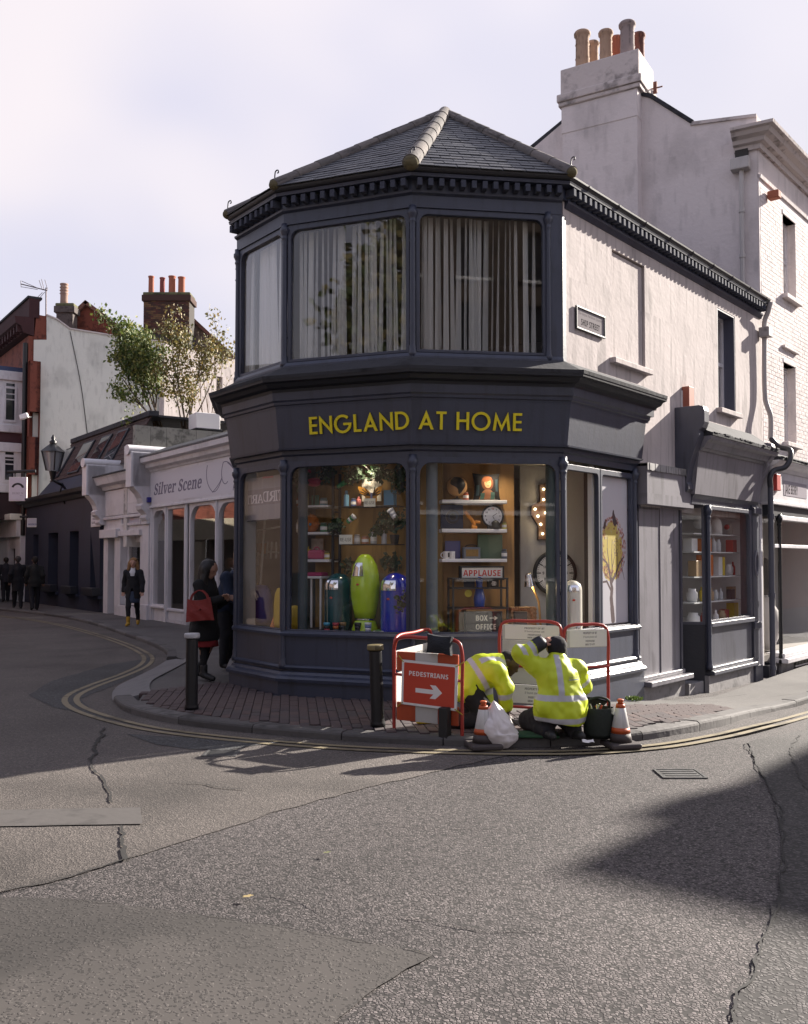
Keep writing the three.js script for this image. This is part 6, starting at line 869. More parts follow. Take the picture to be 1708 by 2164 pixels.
  { const t = thing('display_stand', 'black open display frame under the APPLAUSE sign', 'display frame'), p = FCD.pick(958, 1336, -0.3), q = FCD.pick(1072, 1222, -0.3), fb = []; for (const s of [p[0], q[0]]) for (const o of [-0.3, -0.6]) { mesh('leg', FCD.on(bx(s - 0.012, s + 0.012, 0.745, q[1], o - 0.012, o + 0.012)), M.black, t); } for (const y of [q[1], p[1] + 0.28, p[1] + 0.52]) mesh('shelf', FCD.on(bx(p[0] - 0.014, q[0] + 0.014, y - 0.012, y + 0.006, -0.615, -0.285)), M.black, t); mesh('wood_shelf', boxUV(FCD.on(bx(FCD.s(985, -0.28), FCD.s(1062, -0.28), FCD.y(1000, 1297, -0.28), FCD.y(1000, 1288, -0.28), -0.55, -0.27))), ply, t);
    const y2 = p[1] + 0.287, v = lathe([[0, 0], [0.06, 0], [0.07, 0.1], [0.05, 0.2], [0.035, 0.26], [0.045, 0.32], [0.02, 0.36], [0, 0.36]], 18); one('blue_vase', FCD.on(v.translate(FCD.s(1013, -0.42), p[1] + 0.29, -0.42)), std(lin(0.02, 0.06, 0.3), 0.3), 'blue bottle vase inside the black display frame', 'vase');
    const bk = thing('record_book', 'dark blue book with a round yellow label in the frame', 'book'); mesh('cover', FCD.on(rbx(FCD.s(981, -0.46), FCD.s(1004, -0.46), y2 + 0.22, y2 + 0.46, -0.5, -0.47, 0.004)), std(lin(0.015, 0.025, 0.06), 0.5), bk); const d = new THREE.CircleGeometry(0.045, 24); const dc = FCD.pick(990, 1254, -0.465); d.translate(dc[0], dc[1], -0.465); mesh('label', FCD.on(d), std(lin(0.55, 0.5, 0.05), 0.6), bk);
    const cm = thing('toy_camera', 'small black camera with silver lens in the frame', 'camera'); const cc = FCD.pick(1043, 1255, -0.42); mesh('body', FCD.on(rbx(cc[0] - 0.07, cc[0] + 0.07, y2 + 0.232, y2 + 0.34, -0.48, -0.42, 0.01)), M.black, cm); const ln = new THREE.CylinderGeometry(0.03, 0.03, 0.04, 20); ln.rotateX(Math.PI / 2); ln.translate(cc[0], y2 + 0.285, -0.41); mesh('lens', FCD.on(ln), std(lin(0.4, 0.4, 0.4), 0.25, { metalness: 0.8 }), cm); }
  { const t = thing('wicker_basket', 'wicker hamper beside the BOX OFFICE sign', 'basket'), p = FCD.pick(1081, 1341, -0.25), q = FCD.pick(1136, 1282, -0.25), w = q[0] - p[0], h = q[1] - 0.745, m = [std(lin(0.4, 0.22, 0.1), 0.7), std(lin(0.3, 0.15, 0.06), 0.7)]; mesh('core', FCD.on(bx(p[0] + 0.01, q[0] - 0.01, 0.746, q[1] - 0.01, -0.44, -0.262)), m[1], t); const nr = 13; for (let r = 0; r < nr; r++) for (let c = 0; c < 7; c++) mesh('wicker_strand', FCD.on(rbx(p[0] + (c + (r % 2) * 0.5) * w / 7.5, p[0] + (c + 0.9 + (r % 2) * 0.5) * w / 7.5, 0.75 + r * h / nr, 0.75 + (r + 0.8) * h / nr, -0.268, -0.25, 0.006)), m[(r + c) % 2], t); const hp = (x, y) => new THREE.Vector3(x, y, -0.245); mesh('strap', FCD.on(tube([hp(p[0] + w * 0.3, q[1] - 0.05), hp(p[0] + w * 0.3, q[1] - 0.02), hp(p[0] + w * 0.7, q[1] - 0.02), hp(p[0] + w * 0.7, q[1] - 0.05)], 0.008, 6)), ply, t); CDo('speaker_box', rbx(p[0] + 0.02, p[0] + 0.17, 0.745, 1.0, -0.24, -0.16, 0.008), std(lin(0.03, 0.015, 0.012), 0.5), 'small dark box standing against the wicker hamper', 'box'); }
  { const t = thing('hand_ornament', 'gold articulated hand standing beside the wicker hamper', 'ornament'), s = FCD.s(1067, -0.2), y = 0.76, gm = std(lin(0.42, 0.28, 0.08), 0.35, { metalness: 0.4 }); mesh('stand', FCD.on(lathe([[0, 0], [0.04, 0], [0.035, 0.015], [0.02, 0.03], [0.02, 0.05], [0, 0.05]], 14).translate(s, 0.743, -0.18)), gm, t); mesh('palm', FCD.on(rbx(s - 0.034, s + 0.034, y + 0.03, y + 0.11, -0.195, -0.165, 0.012)), gm, t); for (let i = 0; i < 4; i++) mesh('finger', FCD.on(tube([new THREE.Vector3(s - 0.027 + i * 0.018, y + 0.1, -0.18), new THREE.Vector3(s - 0.028 + i * 0.019, y + 0.135, -0.175), new THREE.Vector3(s - 0.028 + i * 0.019, y + 0.155 - Math.abs(i - 1.5) * 0.008, -0.155)], 0.008, 7)), gm, t); mesh('thumb', FCD.on(tube([new THREE.Vector3(s - 0.034, y + 0.06, -0.18), new THREE.Vector3(s - 0.055, y + 0.085, -0.175), new THREE.Vector3(s - 0.055, y + 0.11, -0.17)], 0.009, 7)), gm, t); }
  const bulbM = new THREE.MeshStandardMaterial({ color: 0xffffff, emissive: lin(1, 0.78, 0.45), emissiveIntensity: 1.1 });
  { const t = thing('desk_lamp', 'chrome shaded desk lamp on a wooden arm in the window', 'lamp'), P = (px, py, o) => { const q = FCD.pick(px, py, o); return new THREE.Vector3(q[0], q[1], o); }, wd = std(lin(0.42, 0.24, 0.08), 0.6); mesh('arm', FCD.on(bar(P(1126, 1240, -0.3), P(1140, 1275, -0.3), 0.014)), wd, t); mesh('arm', FCD.on(bar(P(1139, 1272, -0.3), P(1144, 1338, -0.3), 0.014)), wd, t); mesh('base', FCD.on(lathe([[0, 0], [0.07, 0], [0.07, 0.015], [0.02, 0.03], [0, 0.03]], 18).translate(P(1144, 1338, -0.3).x, 0.743, -0.3)), wd, t); const c = P(1119, 1226, -0.28), g = lathe([[0.075, -0.075], [0.07, -0.07], [0.045, 0.06], [0.03, 0.08], [0, 0.085]], 22); g.rotateZ(0.12); g.translate(c.x, c.y, c.z); mesh('lamp_shade', FCD.on(g), std(lin(0.7, 0.68, 0.66), 0.16, { metalness: 1, side: THREE.DoubleSide }), t); const b = new THREE.SphereGeometry(0.026, 12, 8); b.translate(c.x + 0.008, c.y - 0.05, c.z); mesh('bulb', FCD.on(b), bulbM, t); const l = new THREE.PointLight(lin(1, 0.78, 0.45), 0.06); const wp = b.boundingSphere; l.position.copy(new THREE.Vector3(c.x + 0.01, c.y - 0.085, c.z).applyMatrix4(FCD.M)); l.castShadow = true; t.add(l); }
  { const t = thing('marquee_arrow', 'dark arrow shaped light with small round bulbs on the white wall', 'light sign'), o = -1.15, P = (px, py) => FCD.pick(px, py, o); const pts = [[1140, 1024], [1156, 1020], [1158, 1062], [1168, 1064], [1166, 1090], [1155, 1112], [1156, 1141], [1137, 1141], [1138, 1112], [1122, 1088], [1124, 1068], [1136, 1062], [1142, 1060]].map((q) => P(...q)); mesh('tray', FCD.on(poly(pts, 0.05, [], 0.006).translate(0, 0, o - 0.048)), std(lin(0.07, 0.035, 0.02), 0.5, { map: grimeTex }), t); for (const [x, y] of [[1148, 1034], [1152, 1084], [1136, 1091], [1142, 1108], [1146, 1128], [1130, 1076], [1148, 1056]]) { const q = P(x, y), g = new THREE.SphereGeometry(0.018, 12, 8); g.translate(q[0], q[1], o + 0.02); mesh('bulb', FCD.on(g), bulbM, t); const l = new THREE.PointLight(lin(1, 0.75, 0.42), 0.013); l.position.copy(new THREE.Vector3(q[0], q[1], o + 0.05).applyMatrix4(FCD.M)); t.add(l); } }
  { const t = thing('station_clock', 'large round clock with thick black rim on the white wall', 'clock'), o = -1.15, c = FCD.pick(1173, 1211, o), R0 = FCD.s(1222, o) - c[0] - 0.02; const tex = canvasTex(512, 512, (x, w, h) => { x.fillStyle = '#c9c8c6'; x.fillRect(0, 0, w, h); x.fillStyle = '#1b1b1f'; x.textAlign = 'center'; x.font = 'bold 52px sans-serif'; for (let i = 0; i < 60; i++) { x.save(); x.translate(256, 256); x.rotate(i / 60 * Math.PI * 2); if (i % 5) x.fillRect(-3, -250, 6, 26); else x.fillRect(-8, -250, 16, 56); x.restore(); } for (let i = 1; i <= 12; i++) { const a = i / 12 * Math.PI * 2 - Math.PI / 2; x.fillText(String(i), 256 + 160 * Math.cos(a), 274 + 160 * Math.sin(a)); } x.lineWidth = 14; x.strokeStyle = '#1b1b1f'; x.beginPath(); x.moveTo(256, 256); x.lineTo(330, 150); x.moveTo(256, 256); x.lineTo(250, 420); x.stroke(); });
    const d = new THREE.CircleGeometry(R0 * 0.86, 48); d.translate(c[0], c[1], o + 0.01); mesh('face', FCD.on(d), std(0xffffff, 0.5, { map: tex }), t); const tr = new THREE.TorusGeometry(R0 * 0.92, R0 * 0.09, 12, 56); tr.scale(1, 1, 0.8); tr.translate(c[0], c[1], o); mesh('rim', FCD.on(tr), M.black, t); const bk = new THREE.CylinderGeometry(R0 * 0.9, R0 * 0.9, 0.04, 40); bk.rotateX(Math.PI / 2); bk.translate(c[0], c[1], o - 0.022); mesh('back', FCD.on(bk), M.black, t); }
  const binMat = (c, r = 0.22) => new THREE.MeshPhysicalMaterial({ color: lin(...c), roughness: r, clearcoat: 0.8, clearcoatRoughness: 0.08 }), chrome = std(lin(0.75, 0.75, 0.76), 0.06, { metalness: 1 });
  function bin(F, px, pyT, pyB, o, halfPx, c, label, rocket) {
    const t = thing('push_bin', label, 'bin', 'push bins in the window'), s = F.s(px, o), y1 = F.y(px, pyT, o), y0 = 0.745, r = F.s(px + halfPx, o) - s, h = y1 - y0, m = binMat(c); let prof;
    if (rocket) { prof = [[0, 0.17], [r * 0.72, 0.17], [r * 0.8, 0.26], [r * 0.97, h * 0.45], [r, h * 0.58], [r * 0.96, h * 0.72], [r * 0.8, h * 0.86], [r * 0.5, h * 0.96], [r * 0.3, h * 0.995], [0, h]]; mesh('foot', F.on(lathe([[0, 0], [r * 0.88, 0], [r * 0.92, 0.03], [r * 0.72, 0.13], [r * 0.6, 0.14], [0, 0.14]], 28).translate(s, y0, o)), m, t); mesh('neck_ring', F.on(lathe([[r * 0.6, 0.138], [r * 0.66, 0.155], [r * 0.62, 0.172], [0, 0.172]], 28).translate(s, y0, o)), chrome, t); }
    else prof = [[0, 0.0], [r * 0.97, 0.0], [r * 0.99, 0.02], [r, 0.06], [r, h - r * 0.95], ...Array.from({ length: 8 }, (_, i) => { const a = i / 7 * Math.PI / 2; return [r * Math.cos(a), h - r * 0.95 + r * 0.95 * Math.sin(a)]; })];
    mesh('body', F.on(lathe(prof, 36).translate(s, y0, o)), m, t);
    const yf0 = rocket ? h * 0.72 : h - r * 1.15, yf1 = rocket ? h * 0.89 : h - r * 0.5, rad = (y) => { for (let i = 0; i < prof.length - 1; i++) if (y >= prof[i][1] && y <= prof[i + 1][1]) return prof[i][0] + (prof[i + 1][0] - prof[i][0]) * (y - prof[i][1]) / Math.max(1e-6, prof[i + 1][1] - prof[i][1]); return r; };
    const pos = [], idx = [], n = 10, mR = 8; for (let j = 0; j <= mR; j++) for (let i = 0; i <= n; i++) { const y = yf0 + (yf1 - yf0) * j / mR, a = (i / n - 0.5) * (rocket ? 0.95 - 0.25 * j / mR : 1.15) - 0.18, q = rad(y) + 0.008; pos.push(s + q * Math.sin(a), y0 + y, o + q * Math.cos(a)); } for (let j = 0; j < mR; j++) for (let i = 0; i < n; i++) { const k = j * (n + 1) + i; idx.push(k, k + 1, k + n + 1, k + 1, k + n + 2, k + n + 1); } const g = new THREE.BufferGeometry(); g.setAttribute('position', new THREE.Float32BufferAttribute(pos, 3)); g.setIndex(idx); g.computeVertexNormals(); mesh('flap', F.on(g), chrome, t);
    const bd = new THREE.SphereGeometry(0.014, 8, 6); bd.scale(1.4, 1, 0.4); bd.translate(s - 0.02, y0 + yf0 - 0.1, o + rad(yf0 - 0.1) + 0.002); mesh('badge', F.on(bd), std(lin(0.5, 0.06, 0.03), 0.5), t); return t;
  }
  bin(FBC, 772, 1171, 1335, -0.32, 29, [0.38, 0.56, 0.008], 'lime green rocket shaped bin with a chrome flap', true); bin(FBC, 836, 1210, 1336, -0.32, 30, [0.008, 0.016, 0.34], 'royal blue domed bin beside the lime green one'); bin(FBC, 716, 1211, 1330, -0.42, 27, [0.004, 0.05, 0.06], 'teal domed bin left of the lime green one');
  bin(FCD, 1209, 1226, 1338, -0.3, 20, [0.6, 0.58, 0.5], 'cream domed bin behind the right hand window');
  { const t = thing('tap', 'small chrome tap fitting at the foot of the cream bin', 'tap'), s = FCD.s(1214, -0.15); mesh('stem', FCD.on(cyl(s, 0.745, 0.8, -0.1, 0.012)), chrome, t); mesh('spout', FCD.on(tube([new THREE.Vector3(s, 0.8, -0.1), new THREE.Vector3(s + 0.01, 0.82, -0.08), new THREE.Vector3(s + 0.04, 0.82, -0.06)], 0.01, 8)), chrome, t); }
  // ---- left-hand window
  BCo('display_board', bx(0.02, 1.75, 0.745, 2.835, -0.86, -0.82), plyD, 'gold brown board at the back of the bin window', 'board'); const B2 = (px, o = -0.6) => FBC.s(px, o);
  const shl = [[1067, 1073, 'top'], [1124, 1130, 'middle'], [1182, 1188, 'lowest']].map(([a, b, n]) => { const p = FBC.pick(629, b, -0.45), q = FBC.pick(694, a, -0.45); BCo('wall_shelf', rbx(p[0], q[0], p[1], q[1], -0.8, -0.45, 0.006), shelfM, `${n} short white shelf above the white chair`, 'shelf', 'white shelves in the window'); return q[1]; });
  const wire = [[1071, 'upper'], [1151, 'lower']].map(([y, n]) => { const p = FBC.pick(716, y, -0.45), q = FBC.pick(836, y, -0.45); const t = thing('wire_shelf', `${n} thin black wire shelf over the bins`, 'shelf', 'wire shelves over the bins'); mesh('front_rail', FBC.on(bar(new THREE.Vector3(p[0], p[1], -0.45), new THREE.Vector3(q[0], p[1], -0.45), 0.006)), M.black, t); mesh('rear_rail', FBC.on(bar(new THREE.Vector3(p[0], p[1], -0.75), new THREE.Vector3(q[0], p[1], -0.75), 0.006)), M.black, t); for (let i = 0; i <= 12; i++) mesh('cross_wire', FBC.on(bar(new THREE.Vector3(p[0] + (q[0] - p[0]) * i / 12, p[1], -0.45), new THREE.Vector3(p[0] + (q[0] - p[0]) * i / 12, p[1], -0.75), 0.004, 5)), M.black, t); return p[1] + 0.007; });
  { const t = thing('black_ladder', 'black upright ladder rack between shelves and bins', 'rack'); for (const o of [-0.5, -0.7]) mesh('rail', FBC.on(bx(B2(711) - 0.014, B2(711) + 0.014, 0.745, 2.7, o - 0.014, o + 0.014)), M.black, t); for (let i = 0; i < 6; i++) mesh('rung', FBC.on(bx(B2(711) - 0.01, B2(711) + 0.01, 1.0 + i * 0.3, 1.02 + i * 0.3, -0.7, -0.5)), M.black, t); }
  const bottle = (px, y, h, r, c, lab) => { const t = thing('drink_bottle', lab, 'bottle', 'bottles on the wire shelf'), s = B2(px, -0.55); mesh('body', FBC.on(lathe([[0, 0], [r, 0], [r, h * 0.66], [r * 0.6, h * 0.78], [0, h * 0.78]], 18).translate(s, y, -0.55)), std(lin(...c), 0.35), t); mesh('cap', FBC.on(lathe([[0, h * 0.78], [r * 0.55, h * 0.78], [r * 0.55, h * 0.95], [r * 0.3, h], [0, h]], 14).translate(s, y, -0.55)), std(lin(c[0] * 0.7, c[1] * 0.7, c[2] * 0.7), 0.4), t); };
  bottle(732, wire[0], 0.2, 0.032, [0.2, 0.42, 0.6], 'pale blue bottle on the upper wire shelf'); bottle(758, wire[0], 0.12, 0.032, [0.55, 0.16, 0.14], 'short pink bottle on the upper wire shelf'); bottle(812, wire[1], 0.17, 0.034, [0.4, 0.44, 0.5], 'silver bottle with black band on the lower wire shelf');
  BCo('blue_carton', box(FBC, 811, 1035, 832, 1070, -0.6, -0.5), std(lin(0.07, 0.24, 0.4), 0.5), 'pale blue carton at the right of the upper wire shelf', 'carton');
  const card = (px0, py0, px1, py1, lab, txt) => { const t = thing('price_card', lab, 'card', 'paper cards in the window'), p = FBC.pick(px0, py1, -0.42), q = FBC.pick(px1, py0, -0.42); mesh('paper', FBC.on(bx(p[0], q[0], p[1], q[1], -0.43, -0.424)), M.white, t); const tex = canvasTex(128, 80, (x, w, h) => { x.fillStyle = '#cfd2c8'; x.fillRect(0, 0, w, h); x.fillStyle = '#222'; x.font = '40px sans-serif'; x.fillText(txt, 6, 56, 116); }); const pl = new THREE.PlaneGeometry(q[0] - p[0], q[1] - p[1]); pl.translate((p[0] + q[0]) / 2, (p[1] + q[1]) / 2, -0.42); mesh('print', FBC.on(pl), std(0xffffff, 0.8, { map: tex }), t); };
  card(769, 1053, 793, 1071, 'small white card reading RE-USE under the butterfly', 'RE-USE'); card(717, 1130, 744, 1150, 'white card reading RE-USE on the lower wire shelf', 'RE-USE');
  { const t = thing('butterfly', 'orange and black paper butterfly above the bins', 'paper butterfly'), c = FBC.pick(786, 1050, -0.5); const mk = (sg) => { const s = new THREE.Shape(); s.moveTo(0, 0); s.bezierCurveTo(0.02 * sg, 0.09, 0.09 * sg, 0.12, 0.17 * sg, 0.13); s.bezierCurveTo(0.17 * sg, 0.06, 0.12 * sg, 0.02, 0.08 * sg, 0); s.bezierCurveTo(0.1 * sg, -0.05, 0.06 * sg, -0.1, 0, -0.08); const g = new THREE.ExtrudeGeometry(s, { depth: 0.003, bevelEnabled: false, curveSegments: 8 }); g.rotateY(-0.3 * sg); g.translate(c[0], c[1], -0.5); return g; }; const om = std(lin(0.55, 0.25, 0.02), 0.7); for (const sg of [-1, 1]) { const w = mesh('wing', FBC.on(mk(sg)), om, t); for (let i = 0; i < 4; i++) { const a = 0.25 + i * 0.28; mesh('wing_vein', FBC.on(bar(new THREE.Vector3(c[0] + sg * 0.02, c[1] + 0.015, -0.488), new THREE.Vector3(c[0] + sg * 0.15 * Math.cos(a), c[1] + 0.13 * Math.sin(a), -0.44), 0.006, 5)), M.black, t); } } mesh('body', FBC.on(bar(new THREE.Vector3(c[0], c[1] - 0.09, -0.49), new THREE.Vector3(c[0], c[1] + 0.05, -0.49), 0.014)), std(lin(0.2, 0.24, 0.45), 0.6), t); BCo('paper_sheet', box(FBC, 765, 1011, 806, 1060, -0.62, -0.612, 0.002), std(lin(0.5, 0.48, 0.42), 0.9), 'pale striped sheet hanging behind the butterfly', 'paper'); }
  const cup = (px, py, o, h, r, cs, lab, tilt = 0) => { const t = thing('travel_cup', lab, 'cup', 'reusable cups in the window'), q = FBC.pick(px, py, o), y = tilt ? q[1] - h / 2 : 0.746, n = cs.length; for (let i = 0; i < n; i++) { const a = i / n, b = (i + 1) / n, g = lathe([[0, a * h], [r * (0.72 + 0.28 * a), a * h], [r * (0.72 + 0.28 * b), b * h - 0.001], [0, b * h - 0.001]], 16); if (tilt) { g.translate(0, -h / 2, 0); g.rotateZ(tilt); g.translate(0, h / 2, 0); } g.translate(q[0], y, o); mesh('band', FBC.on(g), std(lin(...cs[i]), 0.4), t); } };
  const k = { r: [0.3, 0.03, 0.05], b: [0.05, 0.25, 0.4], o: [0.4, 0.12, 0.03], w: [0.6, 0.62, 0.66], v: [0.14, 0.2, 0.42], n: [0.015, 0.015, 0.02], g: [0.02, 0.22, 0.08], t: [0.2, 0.12, 0.05] };
  cup(691, 1330, -0.18, 0.11, 0.042, [k.r, k.n, k.b], 'red and blue travel cup at the left of the row'); cup(710, 1332, -0.18, 0.11, 0.042, [k.n, k.o, k.r], 'orange and red travel cup in the row'); cup(725, 1332, -0.18, 0.12, 0.04, [k.n, k.n, k.t], 'dark travel cup with brown rim in the row'); cup(756, 1332, -0.16, 0.12, 0.042, [k.n, k.n, k.n], 'black travel cup in front of the lime bin'); cup(778, 1334, -0.14, 0.125, 0.042, [k.v, k.w, k.v, k.w], 'white and violet ringed travel cup in front of the lime bin'); cup(742, 1097, -0.5, 0.12, 0.04, [k.g, k.w, k.g, k.w], 'tilted green and white striped cup hanging over the bins', -0.9); cup(830, 1086, -0.45, 0.13, 0.045, [k.w, k.w, k.w], 'tilted white cup hanging at the right of the bins', 0.6); cup(722, 1024, -0.5, 0.12, 0.035, [k.g, k.g], 'tilted green cup hanging above the pale blue bottle', -1.1);
  { const t = thing('butter_dish', 'small white dish at the foot of the blue bin', 'dish'), s = B2(800, -0.14); mesh('dish', FBC.on(lathe([[0, 0], [0.05, 0], [0.065, 0.025], [0.06, 0.03], [0, 0.012]], 16).translate(s, 0.745, -0.14)), M.white, t); mesh('contents', FBC.on(new THREE.SphereGeometry(0.03, 10, 6).scale(1.4, 0.6, 1).translate(s, 0.775, -0.14)), std(lin(0.05, 0.12, 0.03), 0.8), t); }
  { const t = thing('toy_flamingo', 'pink flamingo ornament above the top short shelf', 'ornament'), c = FBC.pick(664, 1019, -0.55), m = std(lin(0.42, 0.03, 0.09), 0.5); mesh('body', FBC.on(new THREE.SphereGeometry(0.075, 16, 12).scale(1.3, 0.8, 0.8).translate(c[0], c[1], -0.55)), m, t); mesh('neck', FBC.on(tube([new THREE.Vector3(c[0] - 0.08, c[1] + 0.01, -0.55), new THREE.Vector3(c[0] - 0.12, c[1] + 0.08, -0.55), new THREE.Vector3(c[0] - 0.08, c[1] + 0.15, -0.55), new THREE.Vector3(c[0] - 0.05, c[1] + 0.13, -0.55)], 0.018, 8)), m, t); mesh('leg', FBC.on(bar(new THREE.Vector3(c[0], c[1] - 0.05, -0.55), new THREE.Vector3(c[0], shl[0] + 0.001, -0.55), 0.008)), M.black, t); }
  BCo('art_card', box(FBC, 640, 1044, 652, 1069, -0.6, -0.59), std(lin(0.35, 0.3, 0.1), 0.7), 'small yellow card on the top short shelf', 'card'); BCo('art_card', box(FBC, 658, 1046, 674, 1069, -0.58, -0.57), std(lin(0.05, 0.16, 0.12), 0.7), 'small green card on the top short shelf', 'card');
  { const t = thing('orange_mask', 'shaggy orange head ornament on the middle short shelf', 'ornament'), c = FBC.pick(659, 1100, -0.6), m = std(lin(0.42, 0.13, 0.02), 0.8); mesh('head', FBC.on(new THREE.SphereGeometry(0.11, 20, 14).scale(0.9, 1.05, 0.7).translate(c[0], shl[1] + 0.115, -0.6)), m, t); for (let i = 0; i < 26; i++) { const a = rr(0, 6.28), b = rr(0.2, 1.5); const d = new THREE.Vector3(Math.cos(a) * Math.sin(b), Math.sin(a) * Math.sin(b), 0.5 * Math.cos(b)); mesh('tuft', FBC.on(new THREE.ConeGeometry(0.022, 0.06, 6).applyQuaternion(new THREE.Quaternion().setFromUnitVectors(new THREE.Vector3(0, 1, 0), d.clone().normalize())).translate(c[0] + d.x * 0.1, shl[1] + 0.12 + d.y * 0.105, -0.6 + d.z * 0.14)), m, t); } for (const q of [-0.03, 0.02]) mesh('spot', FBC.on(new THREE.SphereGeometry(0.018, 10, 8).translate(c[0] + q, shl[1] + 0.08 + q, -0.52)), std(lin(0.1, 0.25, 0.4), 0.5), t); }
  { const t = thing('pink_case', 'pink handled vanity case on the lowest short shelf', 'case'), p = FBC.pick(649, 1181, -0.5), q = FBC.pick(681, 1162, -0.5), m = std(lin(0.45, 0.08, 0.15), 0.4); mesh('shell', FBC.on(rbx(p[0], q[0], shl[2] + 0.001, q[1], -0.62, -0.5, 0.03)), m, t); mesh('handle', FBC.on(new THREE.TorusGeometry(0.04, 0.009, 8, 16, Math.PI).translate((p[0] + q[0]) / 2, q[1] - 0.005, -0.56)), m, t); BCo('art_print', box(FBC, 658, 1138, 683, 1183, -0.7, -0.69), std(lin(0.4, 0.34, 0.28), 0.8, { map: grimeTex }), 'pale art print behind the pink case', 'print'); BCo('art_print', box(FBC, 630, 1137, 648, 1183, -0.68, -0.67), std(lin(0.3, 0.07, 0.12), 0.8, { map: grimeTex }), 'pink art print at the left of the lowest short shelf', 'print'); }
  { const t = thing('yellow_star', 'yellow spiky star ornament at the lowest short shelf', 'ornament'), c = FBC.pick(637, 1181, -0.42), m = std(lin(0.55, 0.38, 0.03), 0.6); mesh('core', FBC.on(new THREE.SphereGeometry(0.045, 12, 8).translate(c[0], shl[2] + 0.075, -0.55)), m, t); for (let i = 0; i < 12; i++) { const a = i / 12 * 6.28; mesh('spike', FBC.on(new THREE.ConeGeometry(0.02, 0.07, 6).translate(0, 0.055, 0).rotateZ(a).translate(c[0], shl[2] + 0.093, -0.55)), m, t); } }
  { const t = thing('white_chair', 'white metal stool in front of the brown board', 'stool'), p = FBC.pick(636, 1255, -0.5), q = FBC.pick(680, 1218, -0.5); mesh('seat', FBC.on(rbx(p[0], q[0], q[1] - 0.03, q[1], -0.78, -0.5, 0.01)), M.white, t); for (const s of [p[0] + 0.02, q[0] - 0.02]) for (const o of [-0.52, -0.76]) mesh('leg', FBC.on(bx(s - 0.012, s + 0.012, 0.745, q[1] - 0.03, o - 0.012, o + 0.012)), M.white, t); BCo('pink_cushion', rbx(p[0] + 0.06, q[0] - 0.02, q[1] + 0.001, q[1] + 0.05, -0.74, -0.54, 0.02), std(lin(0.4, 0.03, 0.12), 0.8), 'flat pink cushion on the white stool', 'cushion'); }
  const bag = (F, px, o, w, y1, c, lab, eyes) => { const t = thing('monster_bag', lab, 'soft toy'), s = F.s(px, o), h = y1 - 0.745, m = std(lin(...c), 0.6); mesh('body', F.on(lathe([[0, 0], [w * 0.85, 0], [w, 0.08], [w * 0.98, h * 0.6], [w * 0.8, h * 0.85], [w * 0.45, h * 0.98], [0, h]], 22).scale(1, 1, 0.7).translate(s, 0.745, o)), m, t); if (eyes) for (const d of [-0.09, 0.09]) mesh('eye', F.on(new THREE.TorusGeometry(0.03, 0.006, 6, 14, 3.4).translate(s + d, 0.745 + h * 0.62, o + w * 0.68)), M.white, t); else mesh('fin', F.on(new THREE.ConeGeometry(0.05, 0.14, 8).translate(s - w * 0.7, 0.83, o + 0.05)), std(lin(0.5, 0.15, 0.02), 0.6), t); };
  bag(FAB, 553, -0.42, 0.2, 1.28, [0.006, 0.016, 0.13], 'big dark blue monster toy low in the left window', true); bag(FAB, 592, -0.22, 0.1, 1.26, [0.42, 0.28, 0.005], 'tall yellow toy by the left window column', false); bag(FBC, 624, -0.3, 0.09, 1.05, [0.4, 0.27, 0.01], 'short yellow toy low behind the left window column', false);
  // banner seen from behind, rods and hanging things in the left window
  { const t = thing('paper_banner', 'pale paper banner with reversed white lettering in the left window', 'banner'), p = FAB.pick(513, 1094, -0.14), q = FAB.pick(600, 992, -0.14), y0 = 2.13, y1 = 2.68, tex = canvasTex(512, 320, (x, w, h) => { x.fillStyle = '#a59c9b'; x.fillRect(0, 0, w, h); x.fillStyle = '#978c8b'; x.fillRect(0, 90, w, 120); x.fillStyle = '#e6dcda'; x.save(); x.translate(w, 0); x.scale(-1, 1); x.font = 'bold 110px serif'; x.fillText('TIRD', 6, 190, 250); x.font = 'bold 92px serif'; x.fillText('ARTH', 270, 195, 230); x.restore(); x.fillStyle = '#c07a80'; x.fillRect(250, 0, 120, 14); });
    const g = new THREE.PlaneGeometry(q[0] - p[0], y1 - y0, 24, 8), a = g.attributes.position; for (let i = 0; i < a.count; i++) a.setZ(i, 0.012 * Math.sin(a.getX(i) * 19 + a.getY(i) * 4) + 0.008 * Math.sin(a.getX(i) * 43)); g.computeVertexNormals(); g.translate((p[0] + q[0]) / 2, (y0 + y1) / 2, -0.15); mesh('sheet', FAB.on(g), new THREE.MeshPhysicalMaterial({ color: 0xffffff, roughness: 0.85, map: tex, side: THREE.DoubleSide, transmission: 0.15, thickness: 0 }), t); mesh('rod', FAB.on(bar(new THREE.Vector3(p[0], y0 - 0.01, -0.15), new THREE.Vector3(q[0], y0 - 0.01, -0.15), 0.008)), M.black, t); }
  { const t = thing('hanging_rail', 'white tubular stand with rails in the left window', 'rack'); const m = std(lin(0.55, 0.54, 0.5), 0.4), P = (px, py, o) => { const q = FAB.pick(px, py, o); return new THREE.Vector3(q[0], q[1], o); }; mesh('rail', FAB.on(bar(P(513, 1103, -0.5), P(600, 1090, -0.5), 0.014)), m, t); mesh('rail', FAB.on(bar(P(513, 1126, -0.5), P(600, 1112, -0.5), 0.01)), m, t); mesh('upright', FAB.on(bar(P(560, 1100, -0.5), P(550, 1240, -0.5), 0.016)), m, t); for (const [x0, x1] of [[566, 563], [575, 572], [584, 584]]) mesh('slat', FAB.on(bar(P(x0, 1145, -0.7), P(x1, 1180, -0.7), 0.012)), m, t); mesh('slat', FAB.on(bar(P(566, 1166, -0.7), P(590, 1168, -0.7), 0.01)), m, t); }
